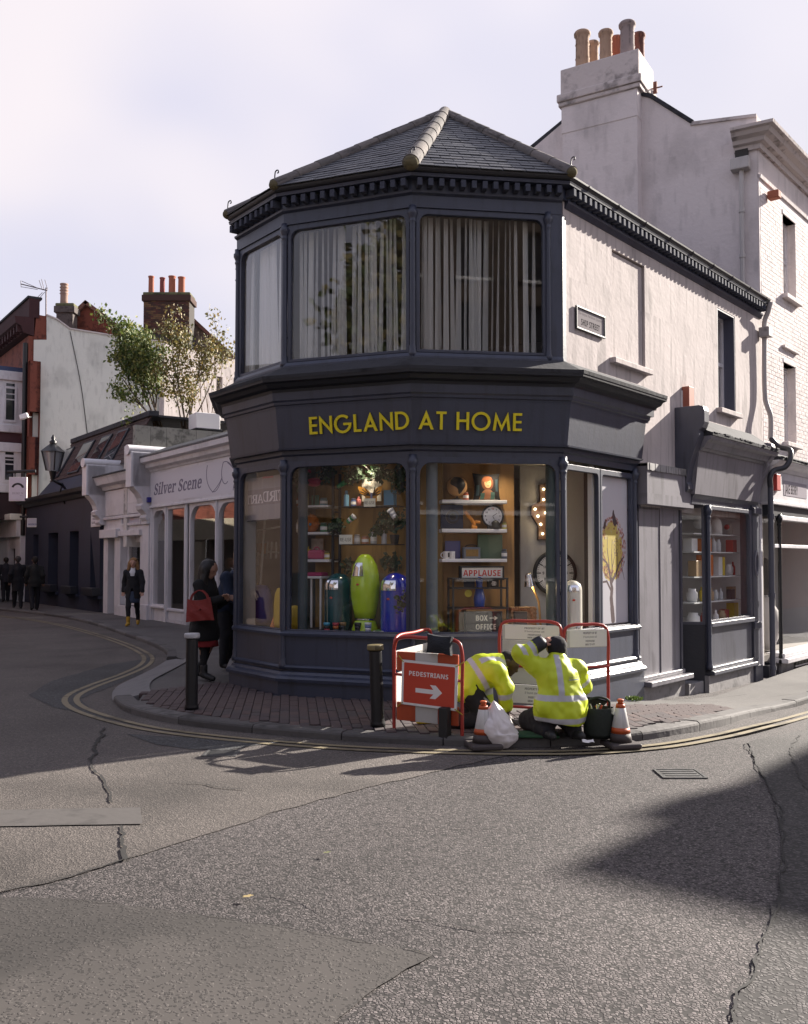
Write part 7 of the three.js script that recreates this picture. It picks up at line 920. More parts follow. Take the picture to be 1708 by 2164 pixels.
  BC: { const o = std(lin(0.4, 0.14, 0.03), 0.7); one('tan_parcel', boxUV(FAB.on(box(FAB, 541, 1148, 552, 1170, -0.8, -0.7))), o, 'small orange carton hanging in the dark left window', 'carton'); one('grey_suitcase', boxUV(FAB.on(box(FAB, 516, 1166, 536, 1196, -0.7, -0.6, 0.02))), std(lin(0.18, 0.18, 0.2), 0.5), 'grey case behind the rails in the left window', 'case'); }
  // trailing plants among the shelves
  const pl = (px, py, o, w, h, n, lab) => { const t = thing('hanging_plant', lab, 'plant', 'plants among the shelves'), c = FBC.pick(px, py, o), l = [], st = []; for (let i = 0; i < n; i++) { const x = c[0] + (rnd() + rnd() - 1) * w, y = c[1] + (rnd() + rnd() - 1) * h, z = o + rr(-0.08, 0.08), s = rr(0.045, 0.085), g = leafGeo.clone(); g.applyMatrix4(new THREE.Matrix4().compose(new THREE.Vector3(x, y, z), new THREE.Quaternion().setFromEuler(new THREE.Euler(rr(-1, 1), rr(-1, 1), rr(0, 6.28))), new THREE.Vector3(s, s, s))); l.push(g); if (i % 5 === 0) st.push(bar(new THREE.Vector3(c[0], c[1] - h, o), new THREE.Vector3(x, y, z), 0.003, 4)); } mesh('leaves', FBC.on(join(l)), new THREE.MeshPhysicalMaterial({ color: lin(0.02, 0.05, 0.018), roughness: 0.7, transmission: 0.25, thickness: 0, side: THREE.DoubleSide }), t); mesh('stems', FBC.on(join(st)), M.dark, t); };
  pl(745, 1005, -0.5, 0.14, 0.1, 120, 'trailing plant above the green tilted cup'); pl(846, 1010, -0.45, 0.13, 0.2, 170, 'tall leafy plant by the centre column'); pl(828, 1100, -0.5, 0.2, 0.14, 150, 'bushy plant behind the white tilted cup'); pl(713, 1110, -0.45, 0.08, 0.12, 80, 'dark plant on the black ladder'); pl(828, 1188, -0.5, 0.13, 0.1, 110, 'plant just above the blue bin'); pl(850, 1270, -0.22, 0.09, 0.14, 90, 'plant in front of the blue bin'); pl(735, 1195, -0.5, 0.05, 0.08, 50, 'small plant left of the lime bin'); pl(800, 1000, -0.5, 0.16, 0.1, 130, 'trailing plant above the butterfly'); pl(690, 1000, -0.55, 0.12, 0.12, 90, 'trailing plant above the top short shelf'); pl(800, 1118, -0.5, 0.1, 0.08, 70, 'small plant between the two wire shelves'); pl(637, 1010, -0.3, 0.07, 0.16, 70, 'dark plant in the upper left of the bin window');
  { const t = thing('plant_pot', 'small black pot on the lower wire shelf', 'pot'); mesh('pot', FBC.on(lathe([[0, 0], [0.045, 0], [0.06, 0.11], [0.052, 0.11], [0, 0.09]], 16).translate(B2(834, -0.52), wire[1], -0.52)), M.black, t); mesh('soil', FBC.on(lathe([[0, 0.1], [0.05, 0.1]], 14).translate(B2(834, -0.52), wire[1], -0.52)), M.dark, t); }
  // ---- more stock on the shelves
  const more = [[FBC, 634, shl[0], 0.05, 0.13, [0.35, 0.12, 0.05], 'jar', 'red brown jar at the left of the top short shelf'], [FBC, 684, shl[0], 0.05, 0.1, [0.1, 0.25, 0.3], 'tin', 'teal tin at the right of the top short shelf'], [FBC, 636, shl[1], 0.06, 0.17, [0.55, 0.5, 0.4], 'jar', 'cream jar at the left of the middle short shelf'], [FBC, 684, shl[1], 0.045, 0.12, [0.08, 0.2, 0.1], 'tin', 'green tin at the right of the middle short shelf'], [FBC, 690, shl[2], 0.04, 0.1, [0.5, 0.4, 0.1], 'tin', 'yellow tin at the right of the lowest short shelf'], [FBC, 747, wire[0], 0.035, 0.1, [0.08, 0.12, 0.3], 'jar', 'dark blue jar on the upper wire shelf'], [FBC, 755, wire[1], 0.04, 0.12, [0.5, 0.48, 0.46], 'jar', 'clear jar left of centre on the lower wire shelf'], [FBC, 772, wire[1], 0.045, 0.1, [0.5, 0.22, 0.14], 'jar', 'copper jar in the middle of the lower wire shelf'], [FBC, 790, wire[1], 0.04, 0.15, [0.45, 0.48, 0.5], 'jar', 'tall clear jar on the lower wire shelf'], [FCD, 985, shY[0], 0.035, 0.1, [0.4, 0.1, 0.05], 'jar', 'small rust jar between globe and cushion'], [FCD, 1066, shY[1], 0.03, 0.09, [0.5, 0.45, 0.1], 'tin', 'yellow tin at the right of the middle white shelf'], [FCD, 1066, shY[2], 0.035, 0.12, [0.1, 0.12, 0.16], 'jar', 'slate jar at the right of the lowest white shelf']];
  for (const [F, px, y, r, h, c, kind, lab] of more) { const t = thing('shelf_' + kind, lab, kind, 'small stock on the window shelves'), s = F.s(px, -0.6); mesh('body', F.on(lathe([[0, 0], [r * 0.92, 0], [r, h * 0.1], [r, h * 0.72], [r * 0.8, h * 0.8], [0, h * 0.8]], 16).translate(s, y + 0.001, -0.6)), std(lin(...c), 0.4), t); mesh('lid', F.on(lathe([[0, h * 0.8], [r * 0.85, h * 0.8], [r * 0.85, h * 0.97], [0, h]], 16).translate(s, y + 0.002, -0.6)), std(lin(c[0] * 0.5 + 0.05, c[1] * 0.5 + 0.05, c[2] * 0.5 + 0.05), 0.5), t); mesh('label', F.on(lathe([[r * 1.01, h * 0.25], [r * 1.01, h * 0.6]], 16).translate(s, y + 0.001, -0.6)), M.white, t); }
  // ---- tree printed on the white panel of the right-hand window
  { const t = thing('tree_panel', 'white window panel printed with a brown tree and two birds', 'printed panel'), s0 = sMul + 0.05, s1 = 1.79, y0 = 0.8, y1 = 2.67;
    const tex = canvasTex(512, 1024, (x, w, h) => { x.fillStyle = '#cbc9cf'; x.fillRect(0, 0, w, h); const br = (pts, l0, l1) => { x.strokeStyle = '#5a4a4c'; x.lineCap = 'round'; for (let i = 0; i < pts.length - 1; i++) { x.lineWidth = l0 + (l1 - l0) * i / (pts.length - 1); x.beginPath(); x.moveTo(...pts[i]); x.lineTo(...pts[i + 1]); x.stroke(); } };
      x.fillStyle = 'rgba(206,186,96,0.75)'; for (let i = 0; i < 260; i++) { const a = hash(i, 1, 5) * 6.28, r = Math.sqrt(hash(i, 2, 5)); x.beginPath(); x.ellipse(230 + Math.cos(a) * r * 170, 520 + Math.sin(a) * r * 190, 26, 30, 0, 0, 7); x.fill(); }
      for (let i = 0; i < 300; i++) { const a = hash(i, 3, 5) * 6.28, r = 0.55 + 0.5 * Math.sqrt(hash(i, 4, 5)); x.fillStyle = ['rgba(150,80,60,.7)', 'rgba(190,120,110,.6)', 'rgba(120,60,50,.7)', 'rgba(200,150,130,.5)'][i % 4]; x.beginPath(); x.ellipse(250 + Math.cos(a) * r * 215, 500 + Math.sin(a) * r * 215, 7, 11, a, 0, 7); x.fill(); }
      br([[250, 1000], [235, 920], [222, 850], [235, 780], [215, 720]], 62, 30); br([[215, 720], [190, 650], [150, 600], [80, 570]], 26, 8); br([[228, 740], [300, 680], [370, 600], [440, 560]], 28, 8); br([[232, 735], [240, 640], [235, 540], [245, 440]], 16, 3); br([[200, 690], [185, 600], [160, 500], [165, 420]], 14, 3); br([[225, 800], [150, 730], [70, 735]], 20, 8); br([[330, 640], [340, 560], [300, 480]], 10, 3); br([[390, 590], [430, 680], [450, 720]], 9, 3); br([[240, 640], [280, 560], [290, 470]], 8, 2);
      x.strokeStyle = 'rgba(110,90,80,.8)'; x.lineWidth = 4; for (const [cx, cy, r] of [[310, 490, 52], [140, 660, 40]]) for (let i = 0; i < 10; i++) { const a = i / 10 * 6.28; x.beginPath(); x.ellipse(cx + Math.cos(a) * r * 0.6, cy + Math.sin(a) * r, r * 0.22, r * 0.3, a, 0, 7); x.stroke(); }
      x.fillStyle = '#4a3f42'; const bird = (X, Y, s) => { x.save(); x.translate(X, Y); x.scale(s, Math.abs(s)); x.beginPath(); x.moveTo(0, 0); x.bezierCurveTo(-28, -30, -24, -80, -12, -100); x.bezierCurveTo(0, -120, 14, -104, 12, -86); x.bezierCurveTo(40, -56, 46, -30, 60, -14); x.lineTo(84, 4); x.lineTo(52, -4); x.bezierCurveTo(30, 16, 10, 14, 0, 0); x.fill(); x.fillRect(16, 6, 4, 30); x.restore(); }; bird(270, 330, 0.95); bird(130, 360, -0.6); });
    mesh('panel', FR.on(bx(s0 - 0.01, s1 + 0.01, y0 - 0.01, y1 + 0.01, -0.1, -0.075)), std(lin(0.6, 0.59, 0.6), 0.6), t); const pg = new THREE.PlaneGeometry(s1 - s0, y1 - y0); pg.translate((s0 + s1) / 2, (y0 + y1) / 2, -0.07); mesh('print', FR.on(pg), std(0xffffff, 0.6, { map: tex }), t);
    const t2 = thing('window_pillar', 'white inner panel beside the mullion of the right window', 'panel'); mesh('panel', FR.on(bx(FR.s(1249, -0.1), sMul - 0.02, 0.76, 2.83, -0.14, -0.08)), M.white, t2); mesh('edge', FR.on(bx(FR.s(1244, -0.14), FR.s(1249, -0.14), 0.76, 2.83, -0.2, -0.145)), M.dark, t2); }
  // ---- downlights
  for (const [F, px, lab, o] of [[FBC, 775, 'round ceiling downlight over the bins', -0.4], [FCD, 1058, 'round ceiling downlight over the white shelves', -0.4]]) {
    const t = thing('ceiling_downlight', lab, 'ceiling light', 'downlights in the shop window'), s = F.s(px, o), p = F.at(s, o); mesh('ring', F.on(lathe([[0.05, 0], [0.07, 0], [0.07, 0.012], [0.05, 0.012], [0.05, 0]], 24).translate(s, 2.826, o)), M.white, t); mesh('lens', F.on(new THREE.CylinderGeometry(0.049, 0.049, 0.008, 24).translate(s, 2.83, o)), new THREE.MeshStandardMaterial({ color: 0xffffff, emissive: lin(1, 0.8, 0.55), emissiveIntensity: 1.0 }), t);
    const l = new THREE.SpotLight(lin(1, 0.84, 0.62), 0.8, 0, 1.15, 0.6); l.position.set(p[0], 2.81, -p[1]); const bp = F.at(s, o - 0.25); l.target.position.set(bp[0], 0.8, -bp[1]); l.castShadow = true; l.shadow.radius = 2; t.add(l); t.add(l.target);
  }
}
// ================================================================== street furniture and works
const redRail = std(lin(0.3, 0.025, 0.018), 0.4), orangeRed = std(lin(0.42, 0.065, 0.02), 0.45, { map: mottle }), boardWhite = std(lin(0.5, 0.49, 0.47), 0.6, { map: mottle }), hazPlastic = std(lin(0.012, 0.012, 0.013), 0.6);
const gy = (p) => drop(p[0], p[1]);
{ // bollards
  const mk = (p, h, r, lean, label, cap) => { const t = thing('bollard', label, 'bollard', 'black bollards on the corner'); mesh('shaft', lathe([[0, 0], [r * 1.15, 0], [r * 1.15, 0.04], [r, 0.06], [r * 0.96, h - 0.07], [r * 1.0, h - 0.05], [0, h - 0.05]], 28), M.iron, t); mesh('cap', lathe([[0, h - 0.055], [r * 1.2, h - 0.055], [r * 1.25, h - 0.04], [r * 1.25, h - 0.012], [r * 1.18, h], [0, h + 0.003]], 28), cap, t); t.position.set(p[0], gy(p), -p[1]); t.rotation.z = lean; };
  mk(onPave(405, 1500), 0.82, 0.066, 0, 'black bollard with a pale worn top beside the woman in black', std(lin(0.42, 0.42, 0.44), 0.5, { map: mottle })); mk(onPave(799, 1536), 0.79, 0.064, 0.035, 'leaning black bollard with a brassy worn cap left of the red sign', std(lin(0.16, 0.13, 0.06), 0.5, { map: grimeTex }));
}
function cone(p, h, label) {
  const t = thing('traffic_cone', label, 'traffic cone', 'traffic cones by the works'), r = (y) => 0.108 - 0.082 * y / h; const seg = (y0, y1, m, n, e = 0) => mesh(n, lathe([[0, y0], [r(y0) + e, y0], [r(y1) + e, y1], [0, y1]], 28), m, t);
  const or = std(lin(0.48, 0.085, 0.02), 0.5, { map: mottle }), wh = std(lin(0.58, 0.57, 0.56), 0.5, { map: mottle }), bk = std(lin(0.05, 0.04, 0.04), 0.7);
  const b = new RoundedBoxGeometry(0.29, 0.05, 0.29, 3, 0.02); b.rotateY(0.2); b.translate(0, 0.026, 0); mesh('base', b, bk, t); seg(0.05, h * 0.3, bk, 'lower_band', 0.004); seg(h * 0.3, h * 0.42, or, 'orange_band', 0.004); seg(h * 0.42, h * 0.82, wh, 'white_sleeve', 0.004); seg(h * 0.82, h * 0.9, or, 'orange_band', 0.003); mesh('top_knob', lathe([[0, h * 0.9], [0.03, h * 0.9], [0.02, h * 0.93], [0.03, h * 0.96], [0.03, h * 0.99], [0.02, h], [0, h]], 18), or, t); t.position.set(p[0], p[2], -p[1]); return t;
}
{ const a = onRoad(1022, 1584), b = onRoad(1312, 1568, 0.06); cone([a[0], a[1], ROADY + 0.014 + gy(a)], 0.42, 'traffic cone in front of the white sack'); cone([b[0], b[1], ROADY + 0.014 + gy(b)], 0.43, 'traffic cone to the right of the tool bag'); }
function railFrame(F, w, h, par, legs = true) { const V3 = (x, y) => new THREE.Vector3(x, y, 0), r = 0.017; mesh('frame', F.on(join([tube([V3(0, 0), V3(0, h * 0.5), V3(0, h - 0.12), V3(0.03, h - 0.03), V3(0.12, h), V3(w / 2, h), V3(w - 0.12, h), V3(w - 0.03, h - 0.03), V3(w, h - 0.12), V3(w, h * 0.5), V3(w, 0)], r, 10, 80)])), redRail, par); }
const P3 = (F, s, y, o) => { const q = F.at(s, o); return V(q[0], y, q[1]); };
let F1;
{ // pedestrian barrier with the red sign
  const p = onPave(833, 1540), q = onPave(977, 1556); F1 = new Face(p, q); const t = thing('works_barrier', 'red and white works barrier carrying the red sign', 'barrier', 'works barriers'), w = F1.L, h = F1.y(843, 1346);
  railFrame(F1, w, h, t); const B = (y0, y1, name = 'plank') => { const e = [0.035, w * 0.33, w * 0.66, w - 0.035]; for (let i = 0; i < 3; i++) mesh(name, boxUV(F1.on(rbx(e[i] + 0.001, e[i + 1] - 0.001, y0, y1, -0.014, 0.012, 0.003))), i === 1 ? boardWhite : orangeRed, t); };
  B(F1.y(900, 1421), F1.y(900, 1380)); B(F1.y(900, 1527), F1.y(900, 1488)); mesh('middle_rail', F1.on(bar(new THREE.Vector3(0, 0.52, 0), new THREE.Vector3(w, 0.5, 0), 0.014)), redRail, t); mesh('foot', F1.on(rbx(w - 0.19, w - 0.1, -0.06, 0.26, 0.02, 0.11, 0.01)), hazPlastic, t);
  // second panel folding back
  const r = atDepth(912, 1333, 10.15), F2 = new Face([r[0], 10.15], p), t2 = thing('works_barrier', 'second barrier panel folded back behind the red sign', 'barrier', 'works barriers'); F2.P = [r[0], 10.15]; railFrame(F2, F2.L, h, t2); mesh('plank', boxUV(F2.on(rbx(0.03, F2.L - 0.03, h - 0.3, h - 0.14, -0.012, 0.012, 0.003))), boardWhite, t2); mesh('plank', boxUV(F2.on(rbx(0.03, F2.L - 0.03, 0.2, 0.52, -0.012, 0.012, 0.003))), boardWhite, t2); mesh('plank', boxUV(F2.on(rbx(0.03, F2.L - 0.03, 0.56, 0.68, -0.012, 0.012, 0.003))), boardWhite, t2);
  // the sign itself
  const ts = thing('pedestrian_sign', 'red sign reading PEDESTRIANS with a white arrow pointing right', 'sign'), a = F1.pick(849, 1490, 0.03), b = F1.pick(967, 1403, 0.03), tx = canvasTex(768, 600, (x, W, H) => { x.fillStyle = '#d8d6d4'; x.fillRect(0, 0, W, H); x.fillStyle = '#b8402c'; x.beginPath(); x.roundRect ? x.roundRect(30, 30, W - 60, H - 60, 16) : x.rect(30, 30, W - 60, H - 60); x.fill(); for (let i = 0; i < 120; i++) { x.fillStyle = `rgba(${120 + 60 * hash(i, 1, 2)},60,45,0.12)`; x.fillRect(30 + hash(i, 2, 2) * 690, 30 + hash(i, 3, 2) * 520, 4 + 40 * hash(i, 4, 2), 3 + 12 * hash(i, 5, 2)); } x.fillStyle = '#d9d7d6'; x.font = 'bold 86px sans-serif'; x.textAlign = 'center'; x.fillText('PEDESTRIANS', W / 2 - 10, 200, 570); x.beginPath(); const X = 200, Y = 390; x.moveTo(X, Y - 30); x.lineTo(X + 250, Y - 30); x.lineTo(X + 200, Y - 90); x.lineTo(X + 280, Y - 90); x.lineTo(X + 370, Y); x.lineTo(X + 280, Y + 90); x.lineTo(X + 200, Y + 90); x.lineTo(X + 250, Y + 30); x.lineTo(X, Y + 30); x.fill(); });
  const sw = b[0] - a[0], shh = b[1] - a[1], tilt = -0.03, mk = (g) => F1.on(g.rotateZ(tilt).translate((a[0] + b[0]) / 2, (a[1] + b[1]) / 2, 0)); mesh('board', mk(new RoundedBoxGeometry(sw, shh, 0.012, 2, 0.005).translate(0, 0, 0.028)), boardWhite, ts); mesh('lettering', mk(new THREE.PlaneGeometry(sw - 0.006, shh - 0.006).translate(0, 0, 0.036)), std(0xffffff, 0.45, { map: tx }), ts); for (const [x, y] of [[-1, 1], [1, 1], [-1, -1], [1, -1]]) mesh('corner_tie', mk(bar(new THREE.Vector3(x * (sw / 2 - 0.02), y * (shh / 2 - 0.02), 0.04), new THREE.Vector3(x * (sw / 2 + 0.05), y * (shh / 2 + 0.03), 0.01), 0.005, 6)), std(lin(0.4, 0.32, 0.03), 0.6), ts);
  // black pouch hanging on the rail
  const tb = thing('black_pouch', 'black cloth pouch hung over the barrier rail', 'pouch'), c = F1.pick(929, 1362, 0.05), g = new THREE.BoxGeometry(0.25, 0.17, 0.09, 10, 8, 4), ps = g.attributes.position; for (let i = 0; i < ps.count; i++) { const x = ps.getX(i) / 0.125, y = ps.getY(i) / 0.085; const e = Math.max(0, (1 - x * x * 0.8) * (1 - y * y * 0.7)); ps.setZ(i, ps.getZ(i) * (0.4 + 0.7 * e)); ps.setX(i, ps.getX(i) * (0.95 + 0.09 * y * y)); ps.setY(i, ps.getY(i) * (0.9 + 0.14 * x * x)); } g.computeVertexNormals(); g.rotateZ(-0.06); g.translate(c[0], c[1], 0.045); mesh('pouch', F1.on(g), std(lin(0.012, 0.015, 0.022), 0.8, { bumpMap: renderBump, bumpScale: 0.01 }), tb); for (const d of [-0.11, 0.11]) mesh('strap', F1.on(tube([new THREE.Vector3(c[0] + d, c[1] + 0.06, 0.06), new THREE.Vector3(c[0] + d, h + 0.022, 0.012), new THREE.Vector3(c[0] + d, c[1] + 0.04, -0.03)], 0.008, 6)), hazPlastic, tb);
}
{ // telephone company barriers
  const tx = canvasTex(512, 128, (x, W, H) => { x.fillStyle = '#d6d3ce'; x.fillRect(0, 0, W, H); x.fillStyle = '#4b494c'; x.textAlign = 'center'; x.font = 'bold 24px sans-serif'; x.fillText('PROPERTY OF BT', 280, 32); x.font = '22px sans-serif'; x.fillText('If found please call', 280, 60); x.font = 'bold 22px sans-serif'; x.fillText('FREEPHONE', 280, 92); x.fillText('0800 731 671', 280, 118); }), lm = std(0xffffff, 0.6, { map: tx });
  const mk = (p, q, label, rows, h) => { const F = new Face(p, q), t = thing('white_barrier', label, 'barrier', 'white plank barriers'), w = F.L; railFrame(F, w, h, t); for (const [y0, y1, txt] of rows) { mesh('plank', boxUV(F.on(rbx(0.03, w - 0.03, y0, y1, -0.012, 0.012, 0.003))), boardWhite, t); if (txt) mesh('lettering', F.on(new THREE.PlaneGeometry(Math.min(w - 0.08, 0.62), y1 - y0 - 0.01).translate(w / 2 + 0.02, (y0 + y1) / 2, 0.0145)), lm, t); } mesh('middle_rail', F.on(bar(new THREE.Vector3(0, 0.52, 0.02), new THREE.Vector3(w, 0.52, 0.02), 0.014)), redRail, t); mesh('lower_rail', F.on(bar(new THREE.Vector3(0, 0.1, 0), new THREE.Vector3(w, 0.1, 0), 0.014)), redRail, t); return F; };
  const a = atDepth(1057, 1500, 9.85), b = atDepth(1188, 1510, 9.6), c = atDepth(1286, 1515, 9.75);
  mk([a[0], 9.85], [b[0], 9.6], 'white plank barrier on red rails behind the crouching worker', [[0.79, 0.94, true], [0.54, 0.785, false], [0.34, 0.53, false], [0.14, 0.33, true]], 0.98); mk([b[0] + 0.02, 9.6], [c[0], 9.75], 'white plank barrier with one board behind the kneeling worker', [[0.72, 0.9, true]], 0.95);
}
// soft sack: a crumpled white bag
{
  const p = onRoad(1056, 1560, 0.1), g = new THREE.SphereGeometry(1, 56, 40), a = g.attributes.position; for (let i = 0; i < a.count; i++) { const x = a.getX(i), y = a.getY(i), z = a.getZ(i), th = Math.atan2(z, x), n = fbm((th / 6.283 + 1), (y + 1) / 2, 8, 4, 71) - 0.5, f = fbm((th / 6.283 + 1), (y + 1) / 4, 16, 3, 33) - 0.5, taper = y > 0 ? 1 - 0.78 * Math.pow(y, 1.3) : 1 - 0.15 * y * y; const cr = Math.abs(fbm((th / 6.283 + 1), (y + 1) / 2, 7, 3, 133) - 0.5), s = 0.92 + 0.35 * n + 0.3 * f - 0.5 * Math.max(0, 0.12 - cr); a.setXYZ(i, x * 0.185 * taper * s - 0.05 * Math.max(0, y), Math.max(-0.16, y * 0.19 + (y > 0 ? 0.07 * y : 0) + 0.05 * n * (1 - y * y)), z * 0.14 * taper * s); } g.computeVertexNormals(); g.translate(p[0], ROADY + 0.175 + gy(p), -p[1]); const t = thing('white_sack', 'crumpled white plastic sack on the kerb behind the left cone', 'sack'); mesh('sack', g, new THREE.MeshPhysicalMaterial({ color: lin(0.7, 0.66, 0.66), roughness: 0.45, transmission: 0.12, thickness: 0 }), t);
}
{ // tool bag
  const p = onPave(1266, 1558), t = thing('tool_bag', 'open dark green tool bag beside the kneeling worker', 'tool bag'), m = std(lin(0.012, 0.018, 0.014), 0.75, { bumpMap: renderBump, bumpScale: 0.01 }); const r0 = 0.15, g = lathe([[0, 0.02], [r0 * 0.9, 0], [r0, 0.04], [r0 * 1.06, 0.2], [r0 * 1.0, 0.27], [r0 * 0.94, 0.27], [r0 * 0.98, 0.2], [r0 * 0.9, 0.06], [0, 0.05]], 28); g.scale(0.92, 1, 0.75); mesh('bag_body', g, m, t); const fl = new THREE.CylinderGeometry(r0 * 1.0, r0 * 1.0, 0.02, 24, 1, false, Math.PI * 0.6, Math.PI * 0.9); fl.rotateX(-0.9); fl.translate(-0.04, 0.34, -0.1); mesh('flap', fl, m, t); mesh('handle', tube([V(-0.1, 0.26, 0.02), V(-0.09, 0.33, 0), V(0, 0.36, 0), V(0.09, 0.33, 0), V(0.1, 0.26, 0.02)], 0.012, 8), m, t);
  for (let i = 0; i < 5; i++) mesh('tool', bar(V(rr(-0.07, 0.07), 0.1, rr(-0.05, 0.05)), V(rr(-0.09, 0.09), rr(0.27, 0.33), rr(-0.05, 0.05)), rr(0.007, 0.012), 8), i % 2 ? std(lin(0.4, 0.06, 0.02), 0.5) : std(lin(0.4, 0.4, 0.4), 0.3, { metalness: 0.7 }), t); t.position.set(p[0], gy(p), -p[1]);
}
{ // loose things at the works
  const g0 = onPave(895, 1531); one('yellow_block', boxUV(rbx(-0.07, 0.07, 0, 0.028, -0.04, 0.04, 0.01).rotateY(0.2).translate(g0[0], 0.012, -g0[1])), std(lin(0.45, 0.36, 0.02), 0.5), 'small yellow plastic block under the red barrier', 'block');
  const g1 = onPave(1115, 1556); one('kneeling_mat', boxUV(rbx(-0.26, 0.28, 0, 0.025, -0.13, 0.13, 0.012).rotateY(-0.08).translate(g1[0], 0.005 + gy(g1), -g1[1])), std(lin(0.02, 0.07, 0.03), 0.85), 'dark green kneeling mat beside the white sack', 'mat');
  const hatch = onPave(905, 1536); const t = thing('cable_chamber', 'cable chamber with dark frame and a painted dark opening inside the barriers', 'manhole'); mesh('frame', boxUV(rbx(-0.3, 0.5, 0, 0.02, -0.22, 0.2, 0.006).translate(hatch[0] + 0.15, 0.004, -hatch[1] - 0.45)), M.ironPipe, t); mesh('painted_pit', new THREE.BoxGeometry(0.66, 0.004, 0.32).translate(hatch[0] + 0.25, 0.028, -hatch[1] - 0.45), M.dark, t);  // flat dark plate on the frame; the shade of a hole is painted
  const sc = onRoad(1283, 1590, 0.05); one('scrap_paper', (() => { const g = new THREE.PlaneGeometry(0.1, 0.05, 6, 5), a = g.attributes.position; for (let i = 0; i < a.count; i++) a.setZ(i, 0.006 * Math.sin(i * 1.3) + 0.006 * rnd()); g.rotateX(-Math.PI / 2 + 0.3); g.computeVertexNormals(); const q = onPave(1243, 1574); g.translate(q[0], 0.03 + gy(q), -q[1]); return g; })(), new THREE.MeshStandardMaterial({ color: lin(0.7, 0.68, 0.66), roughness: 0.8, side: THREE.DoubleSide }), 'scrap of white paper by the kneeling worker', 'paper');
  const leafM = (c) => new THREE.MeshPhysicalMaterial({ color: lin(...c), roughness: 0.7, transmission: 0.2, thickness: 0, side: THREE.DoubleSide }); for (const [px, py, c, s, lab] of [[524, 1906, [0.4, 0.3, 0.12], 0.03, 'fallen tan leaf on the near road'], [691, 1812, [0.14, 0.15, 0.04], 0.024, 'fallen green leaf in the middle of the road']]) { const p = onRoad(px, py), sh = new THREE.Shape(); for (let i = 0; i <= 20; i++) { const a = i / 20 * 6.283, r = s * (0.6 + 0.4 * Math.abs(Math.cos(a * 2.5))); i ? sh.lineTo(r * Math.cos(a), r * Math.sin(a) * 0.7) : sh.moveTo(r, 0); } const g = new THREE.ShapeGeometry(sh); g.rotateX(-Math.PI / 2); g.rotateZ(0.12); g.translate(p[0], ROADY + 0.03, -p[1]); one('fallen_leaf', g, leafM(c), lab, 'leaf', 'fallen leaves'); }
  const w = onPave(1338, 1480), wl = []; for (let i = 0; i < 60; i++) { const g = leafGeo.clone(), s = rr(0.03, 0.07); g.applyMatrix4(new THREE.Matrix4().compose(new THREE.Vector3(w[0] + rr(-0.08, 0.1), gy(w) + 0.0, -w[1] + rr(-0.05, 0.05)), new THREE.Quaternion().setFromEuler(new THREE.Euler(rr(-0.8, 0.8), rr(0, 6), rr(-0.8, 0.8))), new THREE.Vector3(s, s, s))); wl.push(g); } one('weed_tuft', join(wl), leafM([0.13, 0.2, 0.03]), 'tuft of green weeds at the foot of the shop corner', 'weeds');
}
// ================================================================== people
function noise3(x, y, z) { const X = Math.floor(x), Y = Math.floor(y), Z = Math.floor(z), u = sm(x - X), v = sm(y - Y), w = sm(z - Z), h = (a, b, c) => hash(X + a, Y + b, (Z + c) * 7 + 3); const l = (a, b, t) => a + (b - a) * t; return l(l(l(h(0, 0, 0), h(1, 0, 0), u), l(h(0, 1, 0), h(1, 1, 0), u), v), l(l(h(0, 0, 1), h(1, 0, 1), u), l(h(0, 1, 1), h(1, 1, 1), u), v), w); }
function capDist(p, b) { const [ax, ay, az] = b[0], [bx2, by, bz] = b[1], dx = bx2 - ax, dy = by - ay, dz = bz - az, l2 = dx * dx + dy * dy + dz * dz; let t = l2 ? ((p[0] - ax) * dx + (p[1] - ay) * dy + (p[2] - az) * dz) / l2 : 0; t = t < 0 ? 0 : t > 1 ? 1 : t; const ex = p[0] - ax - dx * t, ey = p[1] - ay - dy * t, ez = p[2] - az - dz * t; return Math.sqrt(ex * ex + ey * ey + ez * ez) - (b[2] + (b[3] - b[2]) * t); }
